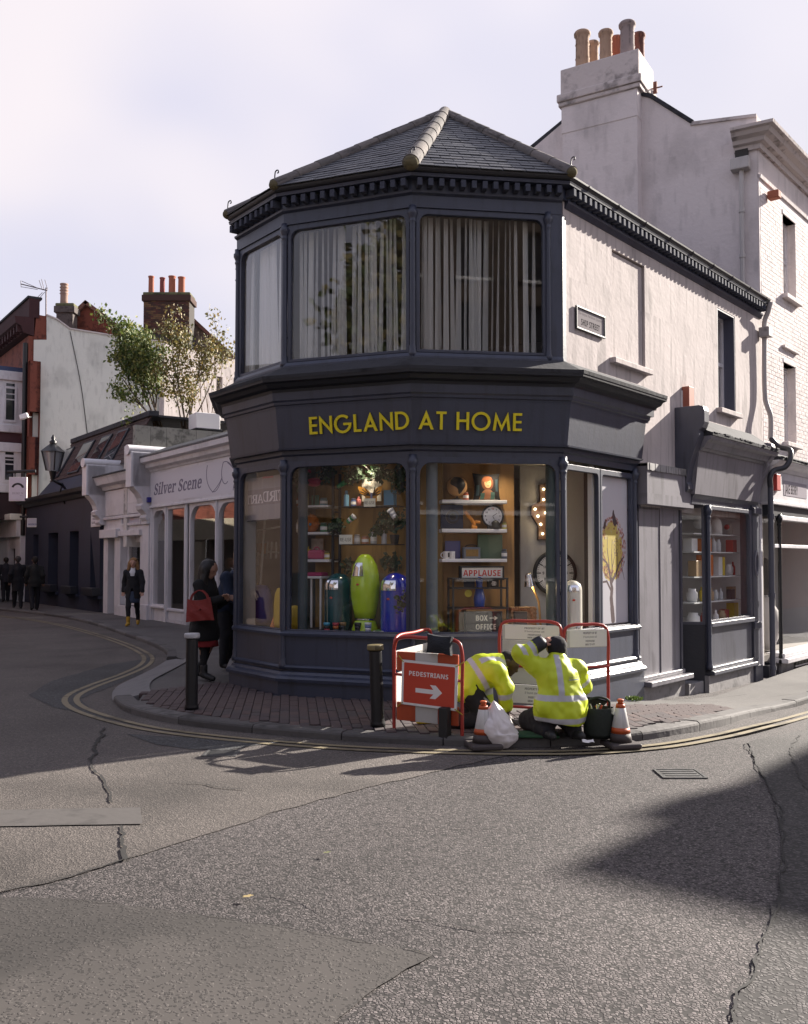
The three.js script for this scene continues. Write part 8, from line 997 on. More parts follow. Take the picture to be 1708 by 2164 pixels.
function netMesh(bones, cell, { k = 0.03, clip, wrinkle = 0, wf = 14, tint } = {}) {   // smooth union of tapered capsules, meshed with surface nets
  const lo = [1e9, 1e9, 1e9], hi = [-1e9, -1e9, -1e9]; for (const b of bones) for (const [e, r] of [[b[0], b[2]], [b[1], b[3]]]) for (let i = 0; i < 3; i++) { lo[i] = Math.min(lo[i], e[i] - r - 2.5 * cell - wrinkle); hi[i] = Math.max(hi[i], e[i] + r + 2.5 * cell + wrinkle); }
  const n = [0, 1, 2].map((i) => Math.ceil((hi[i] - lo[i]) / cell) + 1), N = n[0] * n[1] * n[2], f = new Float32Array(N).fill(0.25), id = (x, y, z) => (z * n[1] + y) * n[0] + x;
  const d0 = new Float32Array(N).fill(9);
  for (const b of bones) { const R = Math.max(b[2], b[3]) + 3 * cell + k + wrinkle, a0 = [0, 1, 2].map((i) => Math.max(0, Math.floor((Math.min(b[0][i], b[1][i]) - R - lo[i]) / cell))), a1 = [0, 1, 2].map((i) => Math.min(n[i] - 1, Math.ceil((Math.max(b[0][i], b[1][i]) + R - lo[i]) / cell)));
    for (let z = a0[2]; z <= a1[2]; z++) for (let y = a0[1]; y <= a1[1]; y++) for (let x = a0[0]; x <= a1[0]; x++) { const d = capDist([lo[0] + x * cell, lo[1] + y * cell, lo[2] + z * cell], b), i = id(x, y, z), e = d0[i]; const h = Math.max(k - Math.abs(e - d), 0) / k; d0[i] = Math.min(e, d) - h * h * k * 0.25; } }
  for (let z = 0; z < n[2]; z++) for (let y = 0; y < n[1]; y++) for (let x = 0; x < n[0]; x++) { const i = id(x, y, z); let d = d0[i]; if (d > 4 * cell + 0.05) { f[i] = d; continue; } const p = [lo[0] + x * cell, lo[1] + y * cell, lo[2] + z * cell]; if (wrinkle) d += wrinkle * ((noise3(p[0] * wf, p[1] * wf * 0.7, p[2] * wf) - 0.5) * 1.3 + (noise3(p[0] * wf * 2.3 + 9, p[1] * wf * 2, p[2] * wf * 2.3) - 0.5) * 0.7); if (clip) d = Math.max(d, clip(p)); f[i] = d; }
  const vid = new Int32Array(N).fill(-1), pos = [], idx = [];
  for (let z = 0; z < n[2] - 1; z++) for (let y = 0; y < n[1] - 1; y++) for (let x = 0; x < n[0] - 1; x++) {
    let s = 0, cx = 0, cy = 0, cz = 0, c = 0; const v = []; for (let q = 0; q < 8; q++) { const w = f[id(x + (q & 1), y + (q >> 1 & 1), z + (q >> 2))]; v.push(w); if (w < 0) s++; } if (s === 0 || s === 8) continue;
    for (const [a, b] of [[0, 1], [2, 3], [4, 5], [6, 7], [0, 2], [1, 3], [4, 6], [5, 7], [0, 4], [1, 5], [2, 6], [3, 7]]) if ((v[a] < 0) !== (v[b] < 0)) { const t = v[a] / (v[a] - v[b]); cx += (a & 1) + ((b & 1) - (a & 1)) * t; cy += (a >> 1 & 1) + ((b >> 1 & 1) - (a >> 1 & 1)) * t; cz += (a >> 2) + ((b >> 2) - (a >> 2)) * t; c++; }
    vid[id(x, y, z)] = pos.length / 3; pos.push(lo[0] + (x + cx / c) * cell, lo[1] + (y + cy / c) * cell, lo[2] + (z + cz / c) * cell);
  }
  const quad = (a, b, c, d, fl) => { if (a < 0 || b < 0 || c < 0 || d < 0) return; fl ? idx.push(a, b, c, a, c, d) : idx.push(a, c, b, a, d, c); };
  for (let z = 1; z < n[2] - 1; z++) for (let y = 1; y < n[1] - 1; y++) for (let x = 1; x < n[0] - 1; x++) { const a = f[id(x, y, z)] < 0; if (a !== f[id(x + 1, y, z)] < 0) quad(vid[id(x, y - 1, z - 1)], vid[id(x, y, z - 1)], vid[id(x, y, z)], vid[id(x, y - 1, z)], a); if (a !== f[id(x, y + 1, z)] < 0) quad(vid[id(x - 1, y, z - 1)], vid[id(x - 1, y, z)], vid[id(x, y, z)], vid[id(x, y, z - 1)], a); if (a !== f[id(x, y, z + 1)] < 0) quad(vid[id(x - 1, y - 1, z)], vid[id(x, y - 1, z)], vid[id(x, y, z)], vid[id(x - 1, y, z)], a); }
  const g = new THREE.BufferGeometry(); g.setAttribute('position', new THREE.Float32BufferAttribute(pos, 3)); g.setIndex(idx); g.computeVertexNormals();
  if (tint) { const col = []; for (let i = 0; i < pos.length; i += 3) col.push(...tint([pos[i], pos[i + 1], pos[i + 2]])); g.setAttribute('color', new THREE.Float32BufferAttribute(col, 3)); }
  return g;
}
const add3 = (a, b) => [a[0] + b[0], a[1] + b[1], a[2] + b[2]], mix3 = (a, b, t) => [a[0] + (b[0] - a[0]) * t, a[1] + (b[1] - a[1]) * t, a[2] + (b[2] - a[2]) * t];
function rotv(v, yaw, pitch) { let [x, y, z] = v; let c = Math.cos(pitch), s = Math.sin(pitch); [y, z] = [y * c - z * s, y * s + z * c]; c = Math.cos(yaw); s = Math.sin(yaw); return [x * c + z * s, y, -x * s + z * c]; }
function headBones(c, yaw, pitch, k = 1) { const H = (x, y, z) => add3(c, rotv([x * k, y * k, z * k], yaw, pitch)); return [[H(0, 0.02, -0.02), H(0, 0.03, 0.015), 0.088 * k, 0.084 * k], [H(0, 0.0, 0.03), H(0, -0.075, 0.045), 0.07 * k, 0.045 * k], [H(0, -0.085, 0.052), H(0, -0.09, 0.06), 0.03 * k, 0.026 * k], [H(0, 0.012, 0.094), H(0, -0.03, 0.108), 0.009 * k, 0.015 * k], [H(0.035, 0.03, 0.082), H(-0.035, 0.03, 0.082), 0.014 * k, 0.014 * k], [H(0.086, -0.01, -0.005), H(0.088, 0.02, -0.015), 0.014 * k, 0.018 * k], [H(-0.086, -0.01, -0.005), H(-0.088, 0.02, -0.015), 0.014 * k, 0.018 * k], [H(-0.018, -0.058, 0.088), H(0.018, -0.058, 0.088), 0.011 * k, 0.011 * k]]; }
function handBones(w, e, side, curl = 0.5, palmDir = [0, 0, 1], k = 1) {    // wrist w, coming from elbow e
  const d = new THREE.Vector3(w[0] - e[0], w[1] - e[1], w[2] - e[2]).normalize(), pd = new THREE.Vector3(...palmDir); pd.addScaledVector(d, -pd.dot(d)).normalize(); const sd = d.clone().cross(pd).multiplyScalar(side), W = new THREE.Vector3(...w), P = (a, b, c) => { const q = W.clone().addScaledVector(d, a * k).addScaledVector(sd, b * k).addScaledVector(pd, c * k); return [q.x, q.y, q.z]; };
  const out = [[P(0, 0, 0), P(0.035, 0.012, 0), 0.026 * k, 0.02 * k]]; for (let i = 0; i < 4; i++) { const b = (i - 1.5) * 0.02, L2 = [0.038, 0.043, 0.04, 0.03][i]; out.push([P(0.02, b * 0.7, 0), P(0.085, b, 0), 0.017 * k, 0.0115 * k]); const a1 = 0.085 + L2 * Math.cos(curl), c1 = L2 * Math.sin(curl), a2 = a1 + L2 * 0.8 * Math.cos(curl * 2), c2 = c1 + L2 * 0.8 * Math.sin(curl * 2); out.push([P(0.085, b, 0), P(a1, b * 1.08, c1), 0.0105 * k, 0.0095 * k], [P(a1, b * 1.08, c1), P(a2, b * 1.1, c2), 0.0095 * k, 0.008 * k]); } out.push([P(0.015, -0.024, 0.006), P(0.05, -0.05, 0.02), 0.014 * k, 0.0115 * k], [P(0.05, -0.05, 0.02), P(0.078, -0.052, 0.032), 0.011 * k, 0.009 * k]); return out;
}
function person(o) {                                       // o.j: joints in the person's own space (x right, y up, z the way they face)
  const t = thing('person', o.label, 'person', o.group), j = o.j, cell = o.cell || 0.014, hk = o.head || 1;
  const body = [[j.pelvis, mix3(j.pelvis, j.chest, 0.5), 0.12, 0.115], [mix3(j.pelvis, j.chest, 0.5), j.chest, 0.115, 0.125], [j.chest, j.neck, 0.1, 0.055], [j.neck, j.head, 0.05, 0.05]];
  const armsB = [], legsB = [];
  for (const s of ['L', 'R']) { armsB.push([j['sh' + s], j['el' + s], 0.05, 0.04], [j['el' + s], j['wr' + s], 0.04, 0.027]); legsB.push([j['hip' + s], j['kn' + s], 0.085, 0.056], [j['kn' + s], j['an' + s], 0.054, 0.036], [j['an' + s], j['toe' + s], 0.026, 0.02]); body.push([j.chest, j['sh' + s], 0.09, 0.045], [j.pelvis, j['hip' + s], 0.1, 0.09]); }
  const skin = std(lin(...(o.skin || [0.35, 0.2, 0.14])), 0.6), hands = [...handBones(j.wrL, j.elL, 1, o.curlL ?? 0.5, o.palmL, hk), ...handBones(j.wrR, j.elR, -1, o.curlR ?? 0.5, o.palmR, hk)];
  const fine = o.fine || cell; mesh('body', join([netMesh([...body, ...armsB, ...legsB], cell), netMesh([...headBones(j.head, o.yawH || 0, o.pitchH || 0, hk), [j.neck, j.head, 0.05, 0.05]], Math.min(cell, fine * 1.2), { k: 0.02 }), netMesh(hands, fine, { k: 0.01 })]), skin, t);
  const inf = (l, e) => l.map((b) => [b[0], b[1], b[2] + e, b[3] + e]);
  if (o.jacket) { const c = o.jacket, fl = c.flare || []; mesh(c.name || 'jacket', netMesh([...inf(body.slice(0, 3).map((b, i) => i === 2 ? [b[0], mix3(b[0], b[1], 0.72), b[2], b[3] + 0.02] : b), c.e || 0.03), ...inf(body.slice(4), (c.e || 0.03)), ...armsB.map((b, i) => [b[0], i % 2 ? mix3(b[0], b[1], 0.97) : b[1], b[2] + (c.ea || 0.026), b[3] + (c.ea || 0.026)]), ...fl], c.cell || cell, { wrinkle: c.wrinkle ?? 0.012, wf: c.wf || 12, clip: c.clip, tint: c.tint, k: 0.04 }), c.mat, t); }
  if (o.trousers) mesh(o.trousers.name || 'trousers', netMesh([...inf(legsB.filter((_, i) => i % 3 < 2), o.trousers.e ?? 0.02), ...inf([[j.pelvis, j.hipL, 0.1, 0.09], [j.pelvis, j.hipR, 0.1, 0.09]], 0.022)], cell, { wrinkle: 0.01, clip: o.trousers.clip }), o.trousers.mat, t);
  if (o.skirt) mesh('skirt', netMesh(o.skirt.bones, cell, { wrinkle: 0.012, clip: o.skirt.clip }), o.skirt.mat, t);
  if (o.shoes) for (const s of ['L', 'R']) mesh('shoe', netMesh([[add3(j['an' + s], [0, o.shoes.up || -0.005, 0]), add3(j['an' + s], [0, -0.02, 0]), 0.05, 0.045], [add3(j['an' + s], [0, -0.025, -0.02]), j['toe' + s], 0.044, 0.038]], Math.min(cell, 0.012), { k: 0.02 }), o.shoes.mat, t);
  if (o.hair) mesh(o.hair.name || 'hair', netMesh(o.hair.bones, Math.min(cell, fine * 1.4), { wrinkle: o.hair.wrinkle ?? 0.012, wf: 26, k: 0.03, clip: o.hair.clip }), o.hair.mat, t);
  if (o.face) { const H = (x, y, z) => add3(j.head, rotv([x * hk, y * hk, z * hk], o.yawH || 0, o.pitchH || 0)); for (const s of [-1, 1]) { const e = new THREE.SphereGeometry(0.011 * hk, 10, 8); e.translate(...H(0.033 * s, 0.008, 0.086)); mesh('eye', e, M.black, t); const b = bar(new THREE.Vector3(...H(0.018 * s, 0.03, 0.096)), new THREE.Vector3(...H(0.05 * s, 0.03, 0.085)), 0.005 * hk, 6); mesh('brow', b, o.hair ? o.hair.mat : M.black, t); } mesh('lips', bar(new THREE.Vector3(...H(-0.02, -0.058, 0.097)), new THREE.Vector3(...H(0.02, -0.058, 0.097)), 0.006 * hk, 6), std(lin((o.skin || [0.35])[0] * 0.9, 0.07, 0.06), 0.5), t); }
  (o.extra || []).forEach(([n, g, m]) => mesh(n, g, m, t));
  t.position.set(o.at[0], o.at[2] || 0, -o.at[1]); t.rotation.y = o.yaw; return t;
}
const standJ = (h = 1.72, st = 0) => { const q = h / 1.72, S = (x, y, z) => [x * q, y * q, z * q]; return { pelvis: S(0, 0.95, 0), chest: S(0, 1.25, 0), neck: S(0, 1.45, 0.0), head: S(0, 1.595, 0.02), shL: S(-0.165, 1.355, 0), shR: S(0.165, 1.355, 0), elL: S(-0.235, 1.12, -0.03 - st * 0.12), elR: S(0.235, 1.12, -0.03 + st * 0.12), wrL: S(-0.25, 0.88, 0.06 - st * 0.14), wrR: S(0.25, 0.88, 0.06 + st * 0.14), hipL: S(-0.09, 0.9, 0), hipR: S(0.09, 0.9, 0), knL: S(-0.09, 0.49, 0.03 + st * 0.2), knR: S(0.09, 0.49, 0.03 - st * 0.12), anL: S(-0.085, 0.085, st * 0.28), anR: S(0.085, 0.085 + Math.abs(st) * 0.06, -st * 0.36), toeL: S(-0.1, 0.035, 0.13 + st * 0.28), toeR: S(0.1, 0.045, 0.13 - st * 0.36) }; };
const cloth = (c, r = 0.9) => std(lin(...c), r, { bumpMap: renderBump, bumpScale: 0.004 });
{ // woman walking towards us
  const j = standJ(1.66, 0.75), p = onPave(281, 1322); const H = j.head, hb = [[add3(H, [0, 0.05, -0.02]), add3(H, [0, 0.02, -0.03]), 0.1, 0.105], [add3(H, [-0.085, 0.02, -0.01]), add3(H, [-0.11, -0.16, -0.0]), 0.045, 0.05], [add3(H, [0.085, 0.02, -0.01]), add3(H, [0.1, -0.15, 0.0]), 0.04, 0.045], [add3(H, [0, 0, -0.07]), add3(H, [0, -0.17, -0.06]), 0.09, 0.08], [add3(H, [-0.03, 0.09, 0.05]), add3(H, [0.06, 0.075, 0.05]), 0.03, 0.03]];
  person({ label: 'woman in a dark coat and yellow boots walking along the left pavement', at: [p[0], p[1], 0], yaw: 0.12, j, cell: 0.016, fine: 0.011, skin: [0.42, 0.24, 0.17], face: true, hair: { bones: hb, mat: cloth([0.24, 0.13, 0.055]) }, jacket: { name: 'coat', e: 0.035, ea: 0.026, mat: cloth([0.012, 0.012, 0.015]), flare: [[[0, 1.0, 0.0], [0, 0.72, 0.0], 0.15, 0.185]], clip: (q) => Math.max(0.66 - q[1], (q[2] > 0.05 && Math.abs(q[0]) < 0.045 && q[1] > 1.22) || (q[2] > 0.05 && Math.abs(q[0]) < 0.05 * (0.95 - q[1]) / 0.25 && q[1] < 0.95) ? 0.03 : -1) }, skirt: { bones: [[[0, 0.82, 0.01], [0, 0.62, 0.01], 0.15, 0.17]], clip: (q) => Math.max(0.56 - q[1], q[1] - 0.85), mat: cloth([0.035, 0.05, 0.085]) }, trousers: { mat: cloth([0.01, 0.01, 0.014]), e: 0.006 }, shoes: { mat: cloth([0.4, 0.24, 0.03]), up: 0.12 }, extra: [['blouse', netMesh([[[0, 1.28, 0.04], [0, 1.0, 0.04], 0.105, 0.11], [[0, 1.38, 0.02], [0, 1.3, 0.04], 0.075, 0.09]], 0.016), cloth([0.6, 0.6, 0.62])]] });
}
// three men walking away at the far left
[[12, 1272, 1.74, 'man in a dark suit at the far left, turned to his companion', -0.9, 0.5], [37, 1286, 1.76, 'man in a long dark coat, second of the three walking away', 0, -0.6], [73, 1290, 1.74, 'man in a dark jacket nearest the dark blue house', 0, 0.55]].forEach(([px, py, h, label, yh, st], i) => {
  const p = onPave(px, py), j = standJ(h, st); person({ label, at: [p[0], p[1], 0], yaw: Math.PI + 0.45, j, cell: 0.02, fine: 0.014, yawH: yh, skin: [0.3, 0.17, 0.12], hair: { bones: [[add3(j.head, [0, 0.035, -0.035]), add3(j.head, [0, 0.03, -0.01]), 0.097, 0.098], [add3(j.head, [0, -0.02, -0.06]), add3(j.head, [0, -0.07, -0.05]), 0.06, 0.045]], mat: cloth(i === 1 ? [0.06, 0.05, 0.045] : [0.02, 0.015, 0.012]), wrinkle: 0.006 }, jacket: { e: 0.036, ea: 0.03, mat: cloth([[0.016, 0.017, 0.024], [0.009, 0.009, 0.012], [0.012, 0.012, 0.012]][i]), flare: [[[0, 1.0, 0], [0, i === 1 ? 0.62 : 0.78, 0], 0.16, 0.175]], clip: (q) => (i === 1 ? 0.58 : 0.76) - q[1] }, trousers: { mat: cloth([0.012, 0.012, 0.016]), e: 0.026 }, shoes: { mat: M.black } });
});
{ // woman in black, with the red bag
  const p = onPave(432, 1437), j = standJ(1.62, 0); j.elL = [-0.22, 1.02, 0.1]; j.wrL = [-0.1, 1.1, 0.3]; j.elR = [0.22, 1.0, 0.06]; j.wrR = [0.1, 1.08, 0.28]; j.head = add3(j.head, [0, -0.015, 0.05]); j.anL = [-0.08, 0.11, 0.04]; j.anR = [0.08, 0.11, -0.12]; j.toeL = [-0.09, 0.035, 0.18]; j.toeR = [0.1, 0.035, 0.02]; const H = j.head;
  const yaw = 1.25, bk = cloth([0.006, 0.006, 0.007]); person({ label: 'woman in a black coat with long black hair and a red bag', at: [p[0], p[1], 0], yaw, j, cell: 0.014, fine: 0.009, pitchH: 0.45, skin: [0.3, 0.17, 0.12], face: true, curlL: 0.9, curlR: 0.9, hair: { bones: [[add3(H, [0, 0.04, -0.03]), add3(H, [0, 0.03, 0.0]), 0.1, 0.1], [add3(H, [0, -0.02, -0.06]), add3(H, [0, -0.28, -0.12]), 0.1, 0.09], [add3(H, [-0.08, 0, -0.02]), add3(H, [-0.1, -0.2, -0.03]), 0.05, 0.05], [add3(H, [0.08, 0, -0.02]), add3(H, [0.1, -0.2, -0.03]), 0.05, 0.05]], mat: cloth([0.006, 0.005, 0.005], 0.6) }, jacket: { name: 'coat', e: 0.026, ea: 0.024, mat: bk, flare: [[[0, 1.0, 0], [0, 0.6, -0.01], 0.15, 0.205], [[-0.06, 0.62, 0], [0.06, 0.62, 0], 0.17, 0.17]], clip: (q) => 0.53 - q[1] }, skirt: { bones: [[[0, 0.62, 0], [0, 0.42, 0], 0.17, 0.195]], clip: (q) => Math.max(0.45 - q[1], q[1] - 0.6), mat: cloth([0.16, 0.01, 0.012]) }, trousers: { name: 'tights', mat: bk, e: 0.004 }, shoes: { mat: M.black, up: 0.08 } });
  const R = (v) => { const q = rotv(v, yaw, 0); return V(p[0] + q[0], v[1], p[1] - q[2]); };
  const t = thing('red_bag', 'soft red leather bag on the arm of the woman in black', 'handbag'), g = new THREE.BoxGeometry(0.4, 0.3, 0.14, 16, 12, 6), a = g.attributes.position; for (let i = 0; i < a.count; i++) { const x = a.getX(i) / 0.2, y = a.getY(i) / 0.15; const e = Math.max(0, 1 - y * 0.5 - 0.3 * x * x); a.setZ(i, a.getZ(i) * (0.25 + 0.75 * Math.min(1, e)) + 0.008 * Math.sin(x * 7 + y * 5)); a.setX(i, a.getX(i) * (0.82 - 0.08 * y)); a.setY(i, a.getY(i) - 0.03 * (1 - x * x) * (y > 0 ? 1 : -0.3)); } g.computeVertexNormals(); g.rotateZ(0.06); const m = std(lin(0.2, 0.014, 0.01), 0.6, { bumpMap: renderBump, bumpScale: 0.01 }); const c = R([-0.31, 0.96, 0.1]), up = 0.96; g.rotateY(0.25); g.translate(c.x, up, c.z); mesh('bag_body', g, m, t); for (const dz of [-0.04, 0.04]) mesh('strap', tube([new THREE.Vector3(c.x - 0.12, up + 0.1, c.z + dz), new THREE.Vector3(c.x - 0.09, up + 0.2, c.z + dz - 0.03), new THREE.Vector3(c.x, up + 0.25, c.z + dz - 0.06), new THREE.Vector3(c.x + 0.09, up + 0.19, c.z + dz - 0.03), new THREE.Vector3(c.x + 0.12, up + 0.09, c.z + dz)], 0.009, 8), m, t);
}
{ // man in blue bending to the window
  const p = onPave(480, 1413), j = standJ(1.8, 0); j.pelvis = [0, 0.97, -0.05]; j.chest = [0, 1.24, 0.07]; j.neck = [0, 1.4, 0.2]; j.head = [0, 1.49, 0.31]; j.shL = [-0.2, 1.35, 0.13]; j.shR = [0.2, 1.35, 0.13]; j.elL = [-0.25, 1.1, 0.22]; j.elR = [0.25, 1.08, 0.12]; j.wrL = [-0.2, 0.98, 0.42]; j.wrR = [0.22, 0.84, 0.2]; const H = j.head;
  person({ label: 'man in a dark blue jacket stooping to look into the shop window', at: [p[0], p[1], 0], yaw: 1.1, j, cell: 0.015, fine: 0.01, pitchH: 0.5, skin: [0.33, 0.18, 0.13], hair: { bones: [[add3(H, [0, 0.045, -0.035]), add3(H, [0, 0.03, -0.02]), 0.095, 0.096], [add3(H, [0, 0, -0.07]), add3(H, [0, -0.05, -0.06]), 0.06, 0.05]], mat: cloth([0.015, 0.012, 0.01]), wrinkle: 0.006 }, jacket: { e: 0.05, ea: 0.036, mat: cloth([0.012, 0.022, 0.05]), flare: [[[0, 1.0, -0.04], [0, 0.86, -0.04], 0.17, 0.18]], clip: (q) => 0.8 - q[1] }, trousers: { mat: cloth([0.01, 0.011, 0.016]), e: 0.03 }, shoes: { mat: M.black } });
}
const HV = [0.47, 0.56, 0.015], SIL = [0.42, 0.42, 0.45], NAVY = [0.01, 0.011, 0.016], hv = new THREE.MeshStandardMaterial({ vertexColors: true, roughness: 0.5, bumpMap: renderBump, bumpScale: 0.004 });
const near = (p, a, b) => { const d = [b[0] - a[0], b[1] - a[1], b[2] - a[2]], l2 = d[0] ** 2 + d[1] ** 2 + d[2] ** 2, t = clamp(((p[0] - a[0]) * d[0] + (p[1] - a[1]) * d[1] + (p[2] - a[2]) * d[2]) / l2); return [t, Math.hypot(p[0] - a[0] - d[0] * t, p[1] - a[1] - d[1] * t, p[2] - a[2] - d[2] * t)]; };
{ // worker kneeling with his back to us, a hand on his head
  const p = onPave(1186, 1560); const j = { pelvis: [0.0, 0.27, 0.0], chest: [-0.02, 0.51, 0.06], neck: [-0.01, 0.685, 0.1], head: [0.0, 0.79, 0.14], shL: [-0.19, 0.63, 0.09], shR: [0.17, 0.61, 0.08], elL: [-0.35, 0.75, 0.08], elR: [0.27, 0.43, 0.2], wrL: [-0.155, 0.845, 0.1], wrR: [0.16, 0.34, 0.36], hipL: [-0.1, 0.22, 0.02], hipR: [0.1, 0.22, 0.02], knL: [-0.2, 0.1, 0.4], knR: [0.16, 0.1, 0.4], anL: [-0.13, 0.07, -0.02], anR: [0.11, 0.07, -0.04], toeL: [-0.13, 0.05, -0.17], toeR: [0.13, 0.05, -0.19] };
  for (const k of Object.keys(j)) j[k] = [-j[k][0], j[k][1], j[k][2]];
  const tint = (v) => { const q = [-v[0], v[1], v[2]], mj = (a) => [-a[0], a[1], a[2]]; const ua = near(q, mj(j.shL), mj(j.elL)), fa = near(q, mj(j.elL), mj(j.wrL)), ur = near(q, mj(j.shR), mj(j.elR)), onArm = Math.min(ua[1], fa[1]) < 0.1 && q[0] < -0.2; if (onArm || fa[1] < 0.085 && fa[0] > 0.2) { if (fa[1] < ua[1]) { if (fa[0] > 0.66) return NAVY; if ((fa[0] > 0.42 && fa[0] < 0.62) || (fa[0] > 0.02 && fa[0] < 0.22)) return SIL; } return HV; } if (ur[1] < 0.1 && q[0] > 0.22) return ur[0] > 0.5 && ur[0] < 0.7 ? SIL : HV; const y = q[1]; if (y > 0.75) return HV; if (y > 0.35 && y < 0.4) return SIL; if (y > 0.15 && y < 0.2) return SIL; if (q[2] < 0.06 && y > 0.4 && Math.abs(q[0] + 0.035) < 0.026) return SIL; return HV; };
  const H = j.head, dark = cloth([0.012, 0.011, 0.014]);
  const tx = canvasTex(256, 96, (x, w, h) => { x.fillStyle = '#bdc62a'; x.fillRect(0, 0, w, h); x.fillStyle = '#3b4a5a'; x.font = '46px sans-serif'; x.fillText('openreach', 8, 44, 230); x.fillStyle = '#30489a'; x.fillRect(8, 58, 190, 12); });
  const per = person({ label: 'kneeling worker in a yellow jacket, hand on the back of the head', at: [p[0], p[1], gy(p)], yaw: Math.PI + 0.12, j, cell: 0.011, fine: 0.0055, curlL: 0.35, palmL: [-0.25, -0.9, 0.3], skin: [0.38, 0.2, 0.14], yawH: 0.15, pitchH: 0.25, head: 0.95, hair: { name: 'cap', bones: [[add3(H, [0, 0.03, -0.02]), add3(H, [0, 0.025, 0.02]), 0.094, 0.092], [add3(H, [0, -0.02, -0.03]), add3(H, [0, -0.05, -0.03]), 0.08, 0.07]], mat: dark, wrinkle: 0.006 }, jacket: { e: 0.05, ea: 0.036, mat: hv, tint, cell: 0.0085, wrinkle: 0.02, wf: 10, flare: [[[-0.02, 0.5, 0.04], [-0.01, 0.22, 0.0], 0.17, 0.2], [[-0.1, 0.3, 0], [0.1, 0.3, 0], 0.15, 0.15], [j.neck, add3(j.neck, [0, 0.035, 0.0]), 0.07, 0.068]], clip: (q) => 0.14 + 0.02 * Math.sin(q[0] * 9) - q[1] }, trousers: { mat: dark, e: 0.035 }, shoes: { mat: M.black } });
  { // the printed name on the back of the jacket follows its slope
    const jk = per.children.find((c) => c.name === 'jacket'); per.updateMatrixWorld(true); const g = new THREE.PlaneGeometry(0.15, 0.055, 10, 4), a = g.attributes.position, rc = new THREE.Raycaster(), inv = per.matrixWorld.clone().invert(); for (let i = 0; i < a.count; i++) { const o = new THREE.Vector3(-0.11 - a.getX(i), 0.545 + a.getY(i), -1).applyMatrix4(per.matrixWorld), d = new THREE.Vector3(0, 0, 1).transformDirection(per.matrixWorld); rc.set(o, d); const h = rc.intersectObject(jk)[0]; if (h) { const q = h.point.applyMatrix4(inv); a.setXYZ(i, q.x, q.y, q.z - 0.004); } } g.computeVertexNormals(); mesh('back_print', g, new THREE.MeshStandardMaterial({ map: tx, roughness: 0.5, color: lin(0.9, 0.9, 0.9), side: THREE.DoubleSide }), per); }
}
{ // worker leaning over the chamber, seen from the side
  const p = onPave(1002, 1535); const q9 = (px, py) => { const a = atDepth(px, py, p[1]); return [a[0] - p[0], a[1] - gy(p)]; };
  const J = (px, py, z = 0) => { const a = q9(px, py); return [z, a[1], a[0]]; };       // he faces right: his own z runs along the picture's x
  const j = { pelvis: J(988, 1442), chest: J(1022, 1420), neck: J(1056, 1402), head: J(1069, 1397), shL: add3(J(1040, 1410), [-0.18, -0.02, 0]), shR: add3(J(1038, 1412), [0.18, -0.02, 0]), elR: add3(J(1032, 1455), [0.22, 0, 0]), wrR: add3(J(1040, 1500), [0.18, 0, 0]), elL: add3(J(1060, 1450), [-0.2, 0, 0]), wrL: add3(J(1066, 1490), [-0.15, 0, 0]), hipL: add3(J(985, 1455), [-0.1, 0, 0]), hipR: add3(J(985, 1455), [0.1, 0, 0]), knL: add3(J(1030, 1515), [-0.14, 0, 0]), knR: add3(J(1025, 1515), [0.14, 0, 0]), anL: add3(J(965, 1520), [-0.12, 0, 0]), anR: add3(J(965, 1520), [0.12, 0, 0]), toeL: add3(J(935, 1528), [-0.12, 0, 0]), toeR: add3(J(935, 1528), [0.12, 0, 0]) };
  const nb = j.neck; j.head = add3(nb, [0, -0.0, 0.09]);
  const tint = (v) => { const r = near(v, j.shR, j.elR), fr = near(v, j.elR, j.wrR), l = near(v, j.shL, j.elL), fl = near(v, j.elL, j.wrL), s = near(v, j.pelvis, j.neck); const arm = Math.min(r[1], fr[1], l[1], fl[1]); if (arm < 0.095 && s[1] > 0.14) { const u = Math.min(fr[1], fl[1]) < Math.min(r[1], l[1]) ? (fr[1] < fl[1] ? fr[0] : fl[0]) : -1; return u > 0.18 && u < 0.48 ? SIL : HV; } if (s[0] > 0.28 && s[0] < 0.42) return SIL; if (s[0] > 0.55 && Math.abs(Math.abs(v[0]) - 0.11) < 0.028 && v[1] > j.chest[1]) return SIL; return HV; };
  const H = j.head, dark = cloth([0.01, 0.01, 0.013]);
  person({ label: 'crouching worker in a yellow jacket leaning over behind the red sign', at: [p[0], p[1], gy(p)], yaw: Math.PI / 2 + 0.1, j, cell: 0.011, fine: 0.006, skin: [0.045, 0.022, 0.016], yawH: -0.25, pitchH: 0.5, face: true, head: 0.98, jacket: { e: 0.045, ea: 0.036, mat: hv, tint, cell: 0.009, wrinkle: 0.02, wf: 10, flare: [[j.neck, add3(j.neck, [0, 0.0, 0.03]), 0.085, 0.085], [j.pelvis, mix3(j.pelvis, j.chest, 0.4), 0.17, 0.16]] }, trousers: { mat: dark, e: 0.035 }, shoes: { mat: M.black }, hair: { name: 'hair', bones: [[add3(H, rotv([0, 0.025, -0.022], -0.25, 0.5)), add3(H, rotv([0, 0.03, -0.005], -0.25, 0.5)), 0.088, 0.086]], mat: cloth([0.012, 0.009, 0.008]), wrinkle: 0.003 } });
}
